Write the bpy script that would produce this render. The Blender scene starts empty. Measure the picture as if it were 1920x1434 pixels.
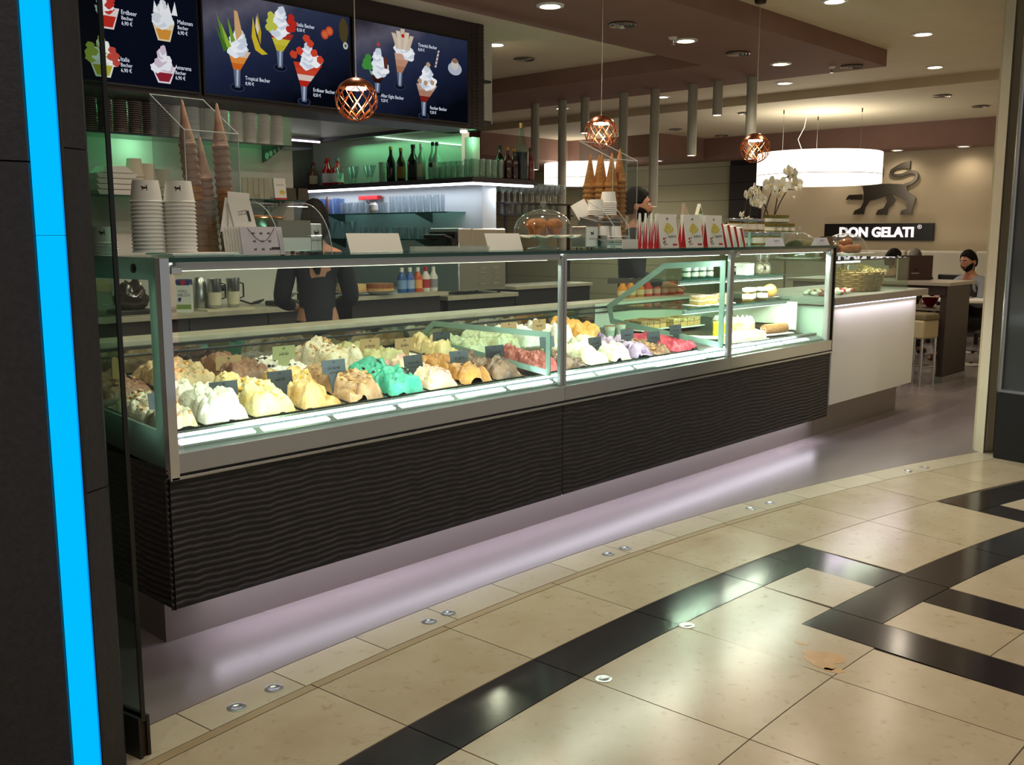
import bpy, bmesh, math, random
from mathutils import Vector, Matrix, noise
random.seed(7)
R = math.radians
COL = bpy.context.scene.collection

# ------------------------------------------------------------ camera, world, exposure
sc = bpy.context.scene
cam_d = bpy.data.cameras.new('camera'); cam = bpy.data.objects.new('camera', cam_d); COL.objects.link(cam)
cam.location = (0, 0, 1.45); cam.rotation_euler = (R(90 - 8.64), 0, R(43.2 - 90))
cam_d.sensor_width = 36; cam_d.lens = 1830 / 1920 * 36; cam_d.clip_start = .05; cam_d.clip_end = 200
sc.camera = cam
sc.view_settings.view_transform = 'Standard'; sc.view_settings.look = 'None'
sc.view_settings.gamma = 1; sc.view_settings.use_curve_mapping = False
sc.view_settings.exposure = 0.0
world = bpy.data.worlds.new('mall_ambient'); sc.world = world; world.use_nodes = True
world.node_tree.nodes['Background'].inputs[0].default_value = (1.0, .965, .92, 1)
world.node_tree.nodes['Background'].inputs[1].default_value = 0.30
sc.cycles.max_bounces = 8; sc.cycles.diffuse_bounces = 3; sc.cycles.glossy_bounces = 4
sc.cycles.transparent_max_bounces = 24; sc.cycles.transmission_bounces = 6
sc.cycles.caustics_reflective = False; sc.cycles.caustics_refractive = False
sc.cycles.sample_clamp_indirect = 3.0

# ------------------------------------------------------------ materials
MATS = {}
def srgb(h):
    h = h.lstrip('#'); v = [int(h[i:i+2], 16) / 255 for i in (0, 2, 4)]
    return tuple(((c + .055) / 1.055) ** 2.4 if c > .04045 else c / 12.92 for c in v) + (1,)
def mat(name, col='#808080', rough=.5, metal=0, spec=.5, emit=None, es=0, var=None, scale=8, bump=0, bscale=40, coat=0, alpha=1, trans=0, stretch=None):
    if name in MATS: return MATS[name]
    m = bpy.data.materials.new(name); m.use_nodes = True; nt = m.node_tree; b = nt.nodes['Principled BSDF']
    c = srgb(col) if isinstance(col, str) else col
    b.inputs['Base Color'].default_value = c; b.inputs['Roughness'].default_value = rough
    b.inputs['Metallic'].default_value = metal; b.inputs['Specular IOR Level'].default_value = spec
    b.inputs['Coat Weight'].default_value = coat; b.inputs['Alpha'].default_value = alpha
    b.inputs['Transmission Weight'].default_value = trans
    if emit: b.inputs['Emission Color'].default_value = srgb(emit); b.inputs['Emission Strength'].default_value = es
    if var or bump:
        tc = nt.nodes.new('ShaderNodeTexCoord'); src = tc.outputs['Object']
        if stretch:
            mp = nt.nodes.new('ShaderNodeMapping'); mp.inputs['Scale'].default_value = stretch
            nt.links.new(src, mp.inputs['Vector']); src = mp.outputs['Vector']
    if var:
        n = nt.nodes.new('ShaderNodeTexNoise'); n.inputs['Scale'].default_value = scale; n.inputs['Detail'].default_value = 5
        nt.links.new(src, n.inputs['Vector'])
        r = nt.nodes.new('ShaderNodeValToRGB'); r.color_ramp.elements[0].position = .32; r.color_ramp.elements[1].position = .68
        r.color_ramp.elements[0].color = c; r.color_ramp.elements[1].color = srgb(var)
        nt.links.new(n.outputs['Fac'], r.inputs['Fac']); nt.links.new(r.outputs['Color'], b.inputs['Base Color'])
    if bump:
        n2 = nt.nodes.new('ShaderNodeTexNoise'); n2.inputs['Scale'].default_value = bscale; n2.inputs['Detail'].default_value = 4
        nt.links.new(src, n2.inputs['Vector'])
        bp = nt.nodes.new('ShaderNodeBump'); bp.inputs['Strength'].default_value = bump; bp.inputs['Distance'].default_value = .01
        nt.links.new(n2.outputs['Fac'], bp.inputs['Height']); nt.links.new(bp.outputs['Normal'], b.inputs['Normal'])
    MATS[name] = m; return m
def thin_glass(name, tint='#e8f4ee', refl=.9, rough=.0, haze=0, hazecol='#ffffff', minr=0.0):
    """flat pane: clear straight through, mirror-like at grazing angles (fresnel)"""
    if name in MATS: return MATS[name]
    m = bpy.data.materials.new(name); m.use_nodes = True; nt = m.node_tree; nt.nodes.clear()
    o = nt.nodes.new('ShaderNodeOutputMaterial'); t = nt.nodes.new('ShaderNodeBsdfTransparent'); t.inputs[0].default_value = srgb(tint)
    g = nt.nodes.new('ShaderNodeBsdfGlossy'); g.inputs['Roughness'].default_value = rough; g.inputs['Color'].default_value = (refl, refl, refl, 1)
    lw = nt.nodes.new('ShaderNodeLayerWeight'); lw.inputs[0].default_value = .5
    pw = nt.nodes.new('ShaderNodeMath'); pw.operation = 'POWER'; pw.inputs[1].default_value = 5; nt.links.new(lw.outputs['Facing'], pw.inputs[0])
    f = nt.nodes.new('ShaderNodeMath'); f.operation = 'MULTIPLY_ADD'; f.inputs[1].default_value = .9; f.inputs[2].default_value = .028 + minr; nt.links.new(pw.outputs[0], f.inputs[0])
    mx = nt.nodes.new('ShaderNodeMixShader'); nt.links.new(f.outputs[0], mx.inputs[0])
    if haze:
        d = nt.nodes.new('ShaderNodeBsdfDiffuse'); d.inputs[0].default_value = srgb(hazecol)
        tl = nt.nodes.new('ShaderNodeBsdfTranslucent'); tl.inputs[0].default_value = srgb(hazecol)
        dm = nt.nodes.new('ShaderNodeMixShader'); dm.inputs[0].default_value = .5
        nt.links.new(d.outputs[0], dm.inputs[1]); nt.links.new(tl.outputs[0], dm.inputs[2])
        hm = nt.nodes.new('ShaderNodeMixShader'); hm.inputs[0].default_value = haze
        nt.links.new(t.outputs[0], hm.inputs[1]); nt.links.new(dm.outputs[0], hm.inputs[2])
        nt.links.new(hm.outputs[0], mx.inputs[1])
    else: nt.links.new(t.outputs[0], mx.inputs[1])
    nt.links.new(g.outputs[0], mx.inputs[2]); nt.links.new(mx.outputs[0], o.inputs[0])
    MATS[name] = m; return m
def emis(name, col, s):
    if name in MATS: return MATS[name]
    m = bpy.data.materials.new(name); m.use_nodes = True; nt = m.node_tree; nt.nodes.clear()
    o = nt.nodes.new('ShaderNodeOutputMaterial'); e = nt.nodes.new('ShaderNodeEmission')
    e.inputs[0].default_value = srgb(col); e.inputs[1].default_value = s; nt.links.new(e.outputs[0], o.inputs[0])
    MATS[name] = m; return m

# ------------------------------------------------------------ mesh builder
class MB:
    def __init__(s): s.v = []; s.f = []; s.sm = []
    def add(s, vs, fs, smooth=False):
        o = len(s.v); s.v += [tuple(p) for p in vs]; s.f += [tuple(i + o for i in f) for f in fs]; s.sm += [smooth] * len(fs); return s
    def box(s, x0, y0, z0, x1, y1, z1):
        v = [(x, y, z) for x in (x0, x1) for y in (y0, y1) for z in (z0, z1)]
        return s.add(v, [(0,1,3,2),(4,6,7,5),(0,4,5,1),(2,3,7,6),(0,2,6,4),(1,5,7,3)])
    def lathe(s, prof, n=20, cx=0, cy=0, cz=0, closed=False, smooth=True):
        vs = []; fs = []
        for r, z in prof:
            for k in range(n):
                a = 2 * math.pi * k / n; vs.append((cx + r * math.cos(a), cy + r * math.sin(a), cz + z))
        m = len(prof)
        for i in range(m if closed else m - 1):
            for k in range(n):
                i2 = (i + 1) % m; fs.append((i*n + k, i*n + (k+1) % n, i2*n + (k+1) % n, i2*n + k))
        if not closed:
            if prof[0][0] > 1e-6: fs.append(tuple(range(n))[::-1])
            if prof[-1][0] > 1e-6: fs.append(tuple((m-1)*n + k for k in range(n)))
        return s.add(vs, fs, smooth)
    def shell(s, prof, t, n=20, cx=0, cy=0, cz=0):
        """open vessel: outer profile bottom to top, wall thickness t"""
        inn = [(max(r - t, .0005), z) for r, z in reversed(prof)]; inn[-1] = (inn[-1][0], inn[-1][1] + t)
        return s.lathe(list(prof) + inn, n, cx, cy, cz)
    def cyl(s, cx, cy, z0, z1, r, r1=None, n=20): return s.lathe([(r, z0), (r if r1 is None else r1, z1)], n, cx, cy)
    def tube(s, path, r, n=8, cap=True):
        P = [Vector(p) for p in path]; vs = []; fs = []; up = None
        rr = r if isinstance(r, (list, tuple)) else [r] * len(P)
        for i, p in enumerate(P):
            t = (P[min(i+1, len(P)-1)] - P[max(i-1, 0)]).normalized()
            if up is None: up = Vector((0,0,1)) if abs(t.z) < .9 else Vector((1,0,0))
            a = t.cross(up).normalized(); b = a.cross(t).normalized(); up = b
            for k in range(n):
                q = 2*math.pi*k/n; vs.append(p + (a*math.cos(q) + b*math.sin(q)) * rr[i])
        for i in range(len(P)-1):
            for k in range(n): fs.append((i*n+k, i*n+(k+1) % n, (i+1)*n+(k+1) % n, (i+1)*n+k))
        if cap: fs.append(tuple(range(n))[::-1]); fs.append(tuple((len(P)-1)*n+k for k in range(n)))
        return s.add(vs, fs, True)
    def prism(s, poly, axis, a, b):
        """extrude a 2D polygon; axis x: (y,z) poly, y: (x,z), z: (x,y)"""
        def p3(p, h): return (h, p[0], p[1]) if axis == 'x' else (p[0], h, p[1]) if axis == 'y' else (p[0], p[1], h)
        n = len(poly); vs = [p3(p, a) for p in poly] + [p3(p, b) for p in poly]
        fs = [tuple(range(n)), tuple(range(2*n-1, n-1, -1))] + [(i, i+n, (i+1) % n + n, (i+1) % n) for i in range(n)]
        return s.add(vs, fs)
    def ring(s, outer, inner, axis, a, b):
        """frame: polygon with a hole (same vertex count), extruded"""
        def p3(p, h): return (h, p[0], p[1]) if axis == 'x' else (p[0], h, p[1]) if axis == 'y' else (p[0], p[1], h)
        n = len(outer); vs = [p3(p, h) for h in (a, b) for P in (outer, inner) for p in P]; fs = []
        for i in range(n):
            j = (i+1) % n
            fs += [(i, j, n+j, n+i), (2*n+i, 3*n+i, 3*n+j, 2*n+j), (i, 2*n+i, 2*n+j, j), (n+i, n+j, 3*n+j, 3*n+i)]
        return s.add(vs, fs)
    def ball(s, c, r, n=12, m=8, sq=(1,1,1)):
        prof = [(math.sin(math.pi*i/m), -math.cos(math.pi*i/m)) for i in range(m+1)]
        vs = []; fs = []
        for q, z in prof:
            for k in range(n):
                a = 2*math.pi*k/n; vs.append((c[0]+r*sq[0]*q*math.cos(a), c[1]+r*sq[1]*q*math.sin(a), c[2]+r*sq[2]*z))
        for i in range(m):
            for k in range(n): fs.append((i*n+k, i*n+(k+1) % n, (i+1)*n+(k+1) % n, (i+1)*n+k))
        return s.add(vs, fs, True)
    def mesh(s, name):
        me = bpy.data.meshes.new(name); me.from_pydata(s.v, [], s.f)
        bm = bmesh.new(); bm.from_mesh(me); bmesh.ops.remove_doubles(bm, verts=bm.verts, dist=1e-6)
        bmesh.ops.recalc_face_normals(bm, faces=bm.faces); 
        bm.to_mesh(me); bm.free()
        if any(s.sm):
            me.polygons.foreach_set('use_smooth', [True]*len(me.polygons)); me.set_sharp_from_angle(angle=R(38))
        return me
    def build(s, name, m, parent=None, loc=None, rot=None, bevel=0):
        return put(s.mesh(name), name, m, parent, loc, rot, bevel)
def put(me, name, m, parent=None, loc=None, rot=None, bevel=0):
    o = bpy.data.objects.new(name, me); COL.objects.link(o)
    if m and not me.materials: me.materials.append(m)
    if parent: o.parent = parent
    if loc: o.location = loc
    if rot: o.rotation_euler = rot
    if bevel:
        md = o.modifiers.new('bevel', 'BEVEL'); md.width = bevel; md.segments = 2; md.limit_method = 'ANGLE'
    return o
def B(x0, y0, z0, x1, y1, z1): return MB().box(x0, y0, z0, x1, y1, z1)
def tag(o, label=None, cat=None, group=None, kind=None):
    if label: o['label'] = label
    if cat: o['category'] = cat
    if group: o['group'] = group
    if kind: o['kind'] = kind
    return o
def struct(o): o['kind'] = 'structure'; return o
def thing(name, label, cat, loc=(0,0,0), rz=0, group=None):
    o = bpy.data.objects.new(name, None); COL.objects.link(o); o.location = loc; o.rotation_euler = (0,0,rz)
    o.empty_display_size = .05
    return tag(o, label, cat, group)
def dup(o, loc=None, rz=None, label=None, group=None, parent=None):
    c = o.copy(); COL.objects.link(c)
    if parent: c.parent = parent
    if loc is not None: c.location = loc
    if rz is not None: c.rotation_euler = (o.rotation_euler[0], o.rotation_euler[1], rz)
    if label: c['label'] = label
    if group: c['group'] = group
    for ch in list(o.children): dup(ch, parent=c)
    return c
def text(body, name, m, size, parent=None, loc=(0,0,0), rot=(R(90),0,0), extrude=.0006, align='LEFT', bold=0, sx=1):
    c = bpy.data.curves.new(name, 'FONT'); c.body = body; c.size = size; c.extrude = extrude; c.align_x = align; c.offset = bold; c.resolution_u = 3
    f = bpy.data.objects.new(name, c); COL.objects.link(f)
    me = bpy.data.meshes.new_from_object(f); bpy.data.objects.remove(f); bpy.data.curves.remove(c)
    me.name = name; me.materials.clear(); me.materials.append(m)
    o = put(me, name, None, parent, loc, rot); o.scale = (sx, 1, 1); return o
def scribble(name, m, w, h, parent, loc, seed, lines=1):
    """illegible handwriting: a looping pen stroke in the local xz plane"""
    rnd = random.Random(seed); mb = MB()
    for q in range(lines):
        n = 40; ph = rnd.uniform(0, 6); ww = w*rnd.uniform(.65, 1)
        pts = [(-ww/2 + ww*i/n + .12*h*math.cos(i*1.1+ph), 0, -q*h*1.3 + h*.35*math.sin(i*1.1+ph)*(1+.6*math.sin(i*.37+ph*2))) for i in range(n+1)]
        mb.tube(pts, h*.06, 4)
    return mb.build(name, m, parent, loc)
def lamp(kind, name, loc, energy, col='#fff1dc', rot=(0,0,0), size=.1, size_y=None, spot=None, blend=.6, parent=None):
    d = bpy.data.lights.new(name, kind); d.energy = energy; d.color = srgb(col)[:3]
    if kind == 'AREA':
        d.size = size
        if size_y: d.shape = 'RECTANGLE'; d.size_y = size_y
    else: d.shadow_soft_size = size
    if spot: d.spot_size = R(spot); d.spot_blend = blend
    o = bpy.data.objects.new(name, d); COL.objects.link(o); o.location = loc; o.rotation_euler = rot
    if parent: o.parent = parent
    return o

# common materials
STEEL = mat('brushed_steel', '#b9bab8', .28, 1, bump=.02, bscale=200, stretch=(1, 30, 30))
CHROME = mat('chrome', '#cfd2d4', .08, 1)
ALU = mat('anodised_aluminium', '#b4b5b6', .38, .85)
WHITE = mat('white_plastic', '#e8e6e0', .45)
BLACK = mat('black_plastic', '#0c0c0d', .4)
PAPER = mat('white_paper', '#eceae4', .8)
CREAM = mat('cream_paint', '#d8cdb4', .85, var='#d3c8ae', scale=3)
BROWN = mat('brown_paint', '#86675b', .8, var='#816257', scale=3)
GLASS = thin_glass('clear_glass', '#eef8f3')
GREEN_EDGE = mat('green_glass_edge', '#12403c', .15, 0, .6)
DARKWOOD = mat('dark_laminate', '#2a2022', .45, bump=.25, bscale=30, stretch=(1, 12, 60))
# ------------------------------------------------------------ floor: mall tiles on a polar grid, shop floor behind the arc
FC = (2.806, -10.274)
def pol(r, th): a = R(th); return (FC[0] + r*math.sin(a), FC[1] + r*math.cos(a))
def sector(r0, r1, t0, t1, step=.7):
    n = max(1, int(math.ceil((t1-t0)/step)))
    return [pol(r1, t0+(t1-t0)*i/n) for i in range(n+1)] + [pol(r0, t1-(t1-t0)*i/n) for i in range(n+1)]
def rpoly(pts, step=.7):
    """polygon given as (r, th) corners; arcs subdivided"""
    out = []
    for i, (r, t) in enumerate(pts):
        r2, t2 = pts[(i+1) % len(pts)]
        n = max(1, int(math.ceil(abs(t2-t)/step))) if abs(r-r2) < 1e-6 else 1
        out += [pol(r, t+(t2-t)*k/n) for k in range(n)]
    return out
def stone(name, base, var, vein, rough):
    m = bpy.data.materials.new(name); m.use_nodes = True; nt = m.node_tree; b = nt.nodes['Principled BSDF']
    tc = nt.nodes.new('ShaderNodeTexCoord'); oi = nt.nodes.new('ShaderNodeObjectInfo')
    ad = nt.nodes.new('ShaderNodeVectorMath'); ad.operation = 'ADD'
    mu = nt.nodes.new('ShaderNodeVectorMath'); mu.operation = 'SCALE'; mu.inputs['Scale'].default_value = 40
    cb = nt.nodes.new('ShaderNodeCombineXYZ'); nt.links.new(oi.outputs['Random'], cb.inputs[2]); nt.links.new(cb.outputs[0], mu.inputs[0])
    nt.links.new(tc.outputs['Object'], ad.inputs[0]); nt.links.new(mu.outputs[0], ad.inputs[1])
    n1 = nt.nodes.new('ShaderNodeTexNoise'); n1.inputs['Scale'].default_value = 3.2; n1.inputs['Detail'].default_value = 8; n1.inputs['Roughness'].default_value = .65
    n2 = nt.nodes.new('ShaderNodeTexNoise'); n2.inputs['Scale'].default_value = 26; n2.inputs['Detail'].default_value = 6
    for n in (n1, n2): nt.links.new(ad.outputs[0], n.inputs['Vector'])
    r1 = nt.nodes.new('ShaderNodeValToRGB'); e = r1.color_ramp.elements; e[0].position = .35; e[1].position = .7; e[0].color = srgb(base); e[1].color = srgb(var)
    nt.links.new(n1.outputs['Fac'], r1.inputs['Fac'])
    r2 = nt.nodes.new('ShaderNodeValToRGB'); e = r2.color_ramp.elements; e[0].position = .60; e[1].position = .74; e[0].color = (0,0,0,1); e[1].color = (1,1,1,1)
    nt.links.new(n2.outputs['Fac'], r2.inputs['Fac'])
    mx = nt.nodes.new('ShaderNodeMixRGB'); mx.inputs[2].default_value = srgb(vein); nt.links.new(r1.outputs[0], mx.inputs[1])
    ml = nt.nodes.new('ShaderNodeMath'); ml.operation = 'MULTIPLY'; ml.inputs[1].default_value = .55
    nt.links.new(r2.outputs[0], ml.inputs[0]); nt.links.new(ml.outputs[0], mx.inputs[0])
    hs = nt.nodes.new('ShaderNodeHueSaturation'); nt.links.new(mx.outputs[0], hs.inputs['Color'])
    mr = nt.nodes.new('ShaderNodeMapRange'); mr.inputs['To Min'].default_value = .93; mr.inputs['To Max'].default_value = 1.05
    nt.links.new(oi.outputs['Random'], mr.inputs[0]); nt.links.new(mr.outputs[0], hs.inputs['Value'])
    nt.links.new(hs.outputs[0], b.inputs['Base Color'])
    rr = nt.nodes.new('ShaderNodeMapRange'); rr.inputs['To Min'].default_value = rough*.75; rr.inputs['To Max'].default_value = rough*1.4
    nt.links.new(n1.outputs['Fac'], rr.inputs[0]); nt.links.new(rr.outputs[0], b.inputs['Roughness'])
    return m
LIME = stone('limestone', '#9c8e76', '#a89c87', '#826e50', .2)
STRIP = stone('pale_limestone', '#9e947f', '#a9a08e', '#82755e', .3)
TANB = stone('tan_limestone', '#8b7a5c', '#958468', '#75634a', .3)
GRANITE = mat('dark_granite', '#1c1718', .14, var='#241e20', scale=90)
grout = mat('grout', '#3b342b', .9)
floor = struct(MB().prism(sector(8.4, 13.025, -24, 26), 'z', -.05, -.0045).build('floor', grout))
G = .0022
TILES = []
def tile(poly, m, name='floor_tile'):
    cx = sum(p[0] for p in poly)/len(poly); cy = sum(p[1] for p in poly)/len(poly)
    q = []
    n = len(poly); area = sum(poly[i][0]*poly[(i+1) % n][1] - poly[(i+1) % n][0]*poly[i][1] for i in range(n))
    sg = 1 if area > 0 else -1
    for i in range(n):       # inset by the half joint
        a = Vector(poly[i-1]); b = Vector(poly[i]); c = Vector(poly[(i+1) % n])
        d1 = (b-a).normalized(); d2 = (c-b).normalized(); n1 = Vector((-d1.y, d1.x))*sg; n2 = Vector((-d2.y, d2.x))*sg
        h = (n1+n2); h = h / max(.3, h.dot(n1)); q.append((b.x + h.x*G - cx, b.y + h.y*G - cy))
    o = MB().prism(q, 'z', -.02, 0).build(name, m, floor, (cx, cy, 0)); return o
RD = [-4.78 + 2.78*k for k in range(-7, 11)]     # radial joints
# pale threshold strip along the shop front
t = -24.18
while t < 25.5:
    tile(sector(12.85, 13.025, t, t+1.61), STRIP, 'threshold_slab'); t += 1.61
for a in RD[:-1]:
    if a < 7: tile(sector(12.812, 12.85, a, a+2.78), TANB, 'border_strip'); tile(sector(12.41, 12.812, a, a+2.78), LIME)
    else: tile(sector(12.41, 12.85, a, a+2.78), LIME)
    tile(sector(9.78, 10.38, a, a+2.78), LIME); tile(sector(9.17, 9.78, a, a+2.78), LIME); tile(sector(8.5, 9.17, a, a+2.78), LIME)
    if a < .5:
        tile(sector(12.2, 12.41, a, a+2.78), GRANITE, 'granite_band')
        tile(sector(11.59, 12.2, a, a+2.78), LIME) if a < -2.5 else None
        tile(sector(10.99, 11.59, a, a+2.78), LIME) if a < -3 or a > 4 else None
        tile(sector(10.38, 10.99, a, a+2.78), LIME)
    elif a > .5:
        tile(sector(10.38, 10.99, a, a+2.78), LIME)
# granite band end, with its leg
tile(sector(12.2, 12.41, .78, 3.55), GRANITE, 'granite_band'); tile(sector(12.2, 12.41, 3.55, 5.13), GRANITE, 'granite_band')
tile(rpoly([(12.41, 5.13), (12.41, 6.32), (11.88, 6.2), (11.88, 5.1)]), GRANITE, 'granite_band')
# second band with legs
tile(rpoly([(11.88, 2.36), (11.88, 3.43), (11.68, 3.43), (10.99, 3.4), (10.99, 2.2), (11.28, 2.26)]), GRANITE, 'granite_band')
for a, b in ((3.43, 6.2), (6.2, 9.1), (9.1, 12.0), (12.0, 14.8), (14.8, 17.6), (17.6, 20.4), (20.4, 23.2)): tile(sector(11.672, 11.88, a, b), GRANITE, 'granite_band')
tile(sector(11.28, 11.672, 5.06, 6.17), GRANITE, 'granite_band'); tile(sector(10.99, 11.28, 5.02, 6.15), GRANITE, 'granite_band')
tile(sector(11.88, 12.17, 12.0, 13.0), GRANITE, 'granite_band'); tile(rpoly([(12.39, 12.05), (12.39, 14.8), (12.17, 14.8), (12.17, 12.0)]), GRANITE, 'granite_band')
for a in (14.8, 17.6, 20.4): tile(sector(12.17, 12.39, a, a+2.8), GRANITE, 'granite_band')
# limestone between the bands
tile(sector(11.59, 12.2, -2.0, .76), LIME)
tile(rpoly([(12.2, .76), (12.2, 3.5), (11.88, 3.43), (11.88, 2.36), (11.59, 2.3), (11.59, .72)]), LIME)
tile(sector(11.88, 12.2, 3.5, 5.13), LIME)
tile(sector(11.88, 12.41, 6.32, 9.1), LIME); tile(sector(11.88, 12.41, 9.1, 12.0), LIME)
for a, b in ((13.0, 14.8), (14.8, 17.6), (17.6, 20.4), (20.4, 23.2)): tile(sector(11.88, 12.17, a, b), LIME)
tile(sector(11.28, 11.672, 3.43, 5.06), LIME); tile(sector(10.99, 11.28, 3.42, 5.02), LIME)
tile(sector(11.28, 11.672, 6.17, 9.2), LIME); tile(sector(10.99, 11.28, 6.15, 9.2), LIME)
for a in (9.2, 12.0, 14.8, 17.6, 20.4): tile(sector(10.99, 11.672, a, a+2.8), LIME)
tile(sector(10.99, 11.59, -2.0, .68), LIME); tile(sector(10.99, 11.59, .68, 2.24), LIME)
tile(sector(12.2, 12.39, 23.2, 25.8), GRANITE, 'granite_band')
# stains on the limestone
stain = mat('ochre_stain', '#9a7038', .3, var='#a8834e', scale=20)
def blotch(x, y, rx, ry, seed, m, name='stain'):
    rnd = random.Random(seed); n = 22
    ph = [rnd.uniform(0, 6.28) for _ in range(3)]
    p = []
    for k in range(n):
        a = 2*math.pi*k/n; f = 1 + .28*math.sin(2*a+ph[0]) + .18*math.sin(3*a+ph[1]) + .12*math.sin(5*a+ph[2]); p.append((rx*f*math.cos(a), ry*f*math.sin(a)))
    o = MB().prism(p, 'z', .0003, .0007).build(name, m, floor, (x, y, 0)); return o
blotch(3.06, 1.40, .055, .085, 3, stain); blotch(3.13, 1.515, .016, .02, 5, stain); blotch(3.0, 1.33, .02, .03, 9, stain)

# shop floor: polished grey-mauve screed behind the arc
def shop_floor_mat():
    m = mat('polished_screed', '#6d6366', .3); nt = m.node_tree; b = nt.nodes['Principled BSDF']
    tc = nt.nodes.new('ShaderNodeTexCoord'); mp = nt.nodes.new('ShaderNodeMapping'); mp.inputs['Scale'].default_value = (.35, 1.6, 1); mp.inputs['Rotation'].default_value = (0, 0, R(-14))
    nt.links.new(tc.outputs['Object'], mp.inputs[0])
    n = nt.nodes.new('ShaderNodeTexNoise'); n.inputs['Scale'].default_value = 1.3; n.inputs['Detail'].default_value = 3; n.inputs['Distortion'].default_value = .3; nt.links.new(mp.outputs[0], n.inputs['Vector'])
    r = nt.nodes.new('ShaderNodeValToRGB'); e = r.color_ramp.elements; e[0].position = .3; e[1].position = .7; e[0].color = srgb('#6a6264'); e[1].color = srgb('#7d7475')
    nt.links.new(n.outputs['Fac'], r.inputs[0]); nt.links.new(r.outputs[0], b.inputs['Base Color'])
    mr = nt.nodes.new('ShaderNodeMapRange'); mr.inputs['To Min'].default_value = .2; mr.inputs['To Max'].default_value = .32
    nt.links.new(n.outputs['Fac'], mr.inputs[0]); nt.links.new(mr.outputs[0], b.inputs['Roughness']); return m
arc = [pol(13.027, -24 + 50*i/60) for i in range(61)]
struct(MB().prism(arc + [(16.5, 1.0), (16.5, 15.5), (-4, 15.5), (-4, 1.4)], 'z', -.05, 0).build('floor_shop', shop_floor_mat()))
# metal door sockets let into the threshold
disc = MB().lathe([(.001, .0002), (.012, .0004), (.014, .0016), (.026, .0016), (.03, .0008), (.03, -.004)], 18).mesh('floor_socket')
for i, (x, y) in enumerate(((1.637, 2.592), (1.486, 2.566), (2.35, 2.637), (2.455, 2.645), (3.44, 2.627), (3.56, 2.62), (4.56, 2.53), (4.73, 2.51), (5.97, 2.25), (6.14, 2.21), (2.985, 1.905), (2.42, 1.86))):
    tag(put(disc, 'floor_socket', STEEL, loc=(x, y, .001)), 'round steel door socket set in the pale threshold strip' if i < 10 else 'round steel floor cap beside the dark granite band', 'floor socket', 'metal floor sockets')

# ------------------------------------------------------------ walls
WALL = mat('white_wall_paint', '#cfcdc6', .8, var='#c9c7c0', scale=2)
FARW = mat('beige_wall', '#b9aa90', .9, var='#b5a68c', scale=2)
struct(B(15.2, 1.0, -.02, 15.4, 9.03, 3.3).build('wall_sign', FARW))
panelw = mat('pale_wall_panel', '#a3a083', .7)
wp = struct(B(15.24, 9.03, -.02, 15.4, 15.5, 3.3).build('wall_panelled', mat('panel_joint', '#55523f', .9)))
for k in range(10):
    for y0 in (9.03, 12.2): B(15.215, y0, .01+.29*k, 15.26, y0+3.165, .294+.29*k).build('wall_panel', panelw, wp)
col_dark = mat('dark_slat', '#1f1716', .6)
wd = struct(B(15.12, 8.45, 0, 15.22, 9.03, 2.75).build('wall_dark_pier', mat('pier_joint', '#0a0808', .8)))
for k in range(9): B(15.10, 8.452, .01+.29*k, 15.14, 9.028, .292+.29*k).build('slat', col_dark, wd)
struct(B(-4, 15.3, -.02, 15.5, 15.5, 3.3).build('wall_rear', FARW))
struct(MB().prism([(6.9, 2.17), (15.3, 3.9), (15.3, 3.7), (6.93, 2.05)], 'z', 0, 3.2).build('wall_right', CREAM))
struct(B(-4.1, 2.0, 0, -4, 15.5, 3.3).build('wall_left', WALL))
# back wall of the bar, its passage and its side wall with the glass shelves
bw = struct(B(-4, 6.5, 0, 4.45, 6.62, 3.15).build('wall_bar', WALL))
struct(B(4.39, 6.62, 0, 4.45, 9.2, 3.15).build('wall_passage', WALL))
struct(B(4.45, 9.1, 0, 6.6, 9.2, 3.15).build('wall_passage_end', mat('passage_wall', '#6f6a62', .8)))
struct(B(6.42, 6.40, 0, 6.60, 9.1, 1.90).build('wall_shelf_side', mat('pale_blue_wall', '#c3cdd0', .5)))
struct(B(6.50, 6.75, 1.96, 6.60, 9.1, 3.15).build('wall_shelf_upper', WALL))
# white bulkhead over the passage and along the bar
bk = MB().prism([(4.45, 8.6), (6.25, 8.6), (6.25, 6.35), (6.50, 6.35), (6.50, 9.1), (4.45, 9.1)], 'z', 2.43, 3.15)
struct(bk.build('wall_bulkhead', WALL))
tk = MB().prism([(4.45, 8.58), (6.23, 8.58), (6.23, 6.34), (6.25, 6.34), (6.25, 8.6), (4.45, 8.6)], 'z', 2.40, 2.435)
struct(tk.build('trim_bulkhead', DARKWOOD))

# ------------------------------------------------------------ ceiling
ceil = struct(MB().prism([pol(12.98, -24 + 50*i/40) for i in range(41)] + [(11.2, 1.0), (11.2, 15.5), (-4, 15.5), (-4, 1.4)], 'z', 3.15, 3.3).build('ceiling', CREAM))
struct(B(11.2, .5, 3.05, 15.4, 15.5, 3.3).build('ceiling_dining', CREAM))
bs = MB()                                              # brown soffit ring over the counter, open over the bar
bs.prism([(-4, 3.93), (9.3, 3.93), (9.3, 13), (8.05, 13), (8.05, 5.15), (-4, 5.15)], 'z', 3.0, 3.16)
struct(bs.build('ceiling_soffit', BROWN))
fs_ = MB().prism([(14.62, .5), (14.62, 9.25), (13.35, 9.28), (13.35, 11.2), (11.2, 11.2), (11.2, 15.4), (15.3, 15.4), (15.3, .5)], 'z', 2.70, 3.06)
struct(fs_.build('ceiling_soffit_dining', BROWN))

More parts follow.
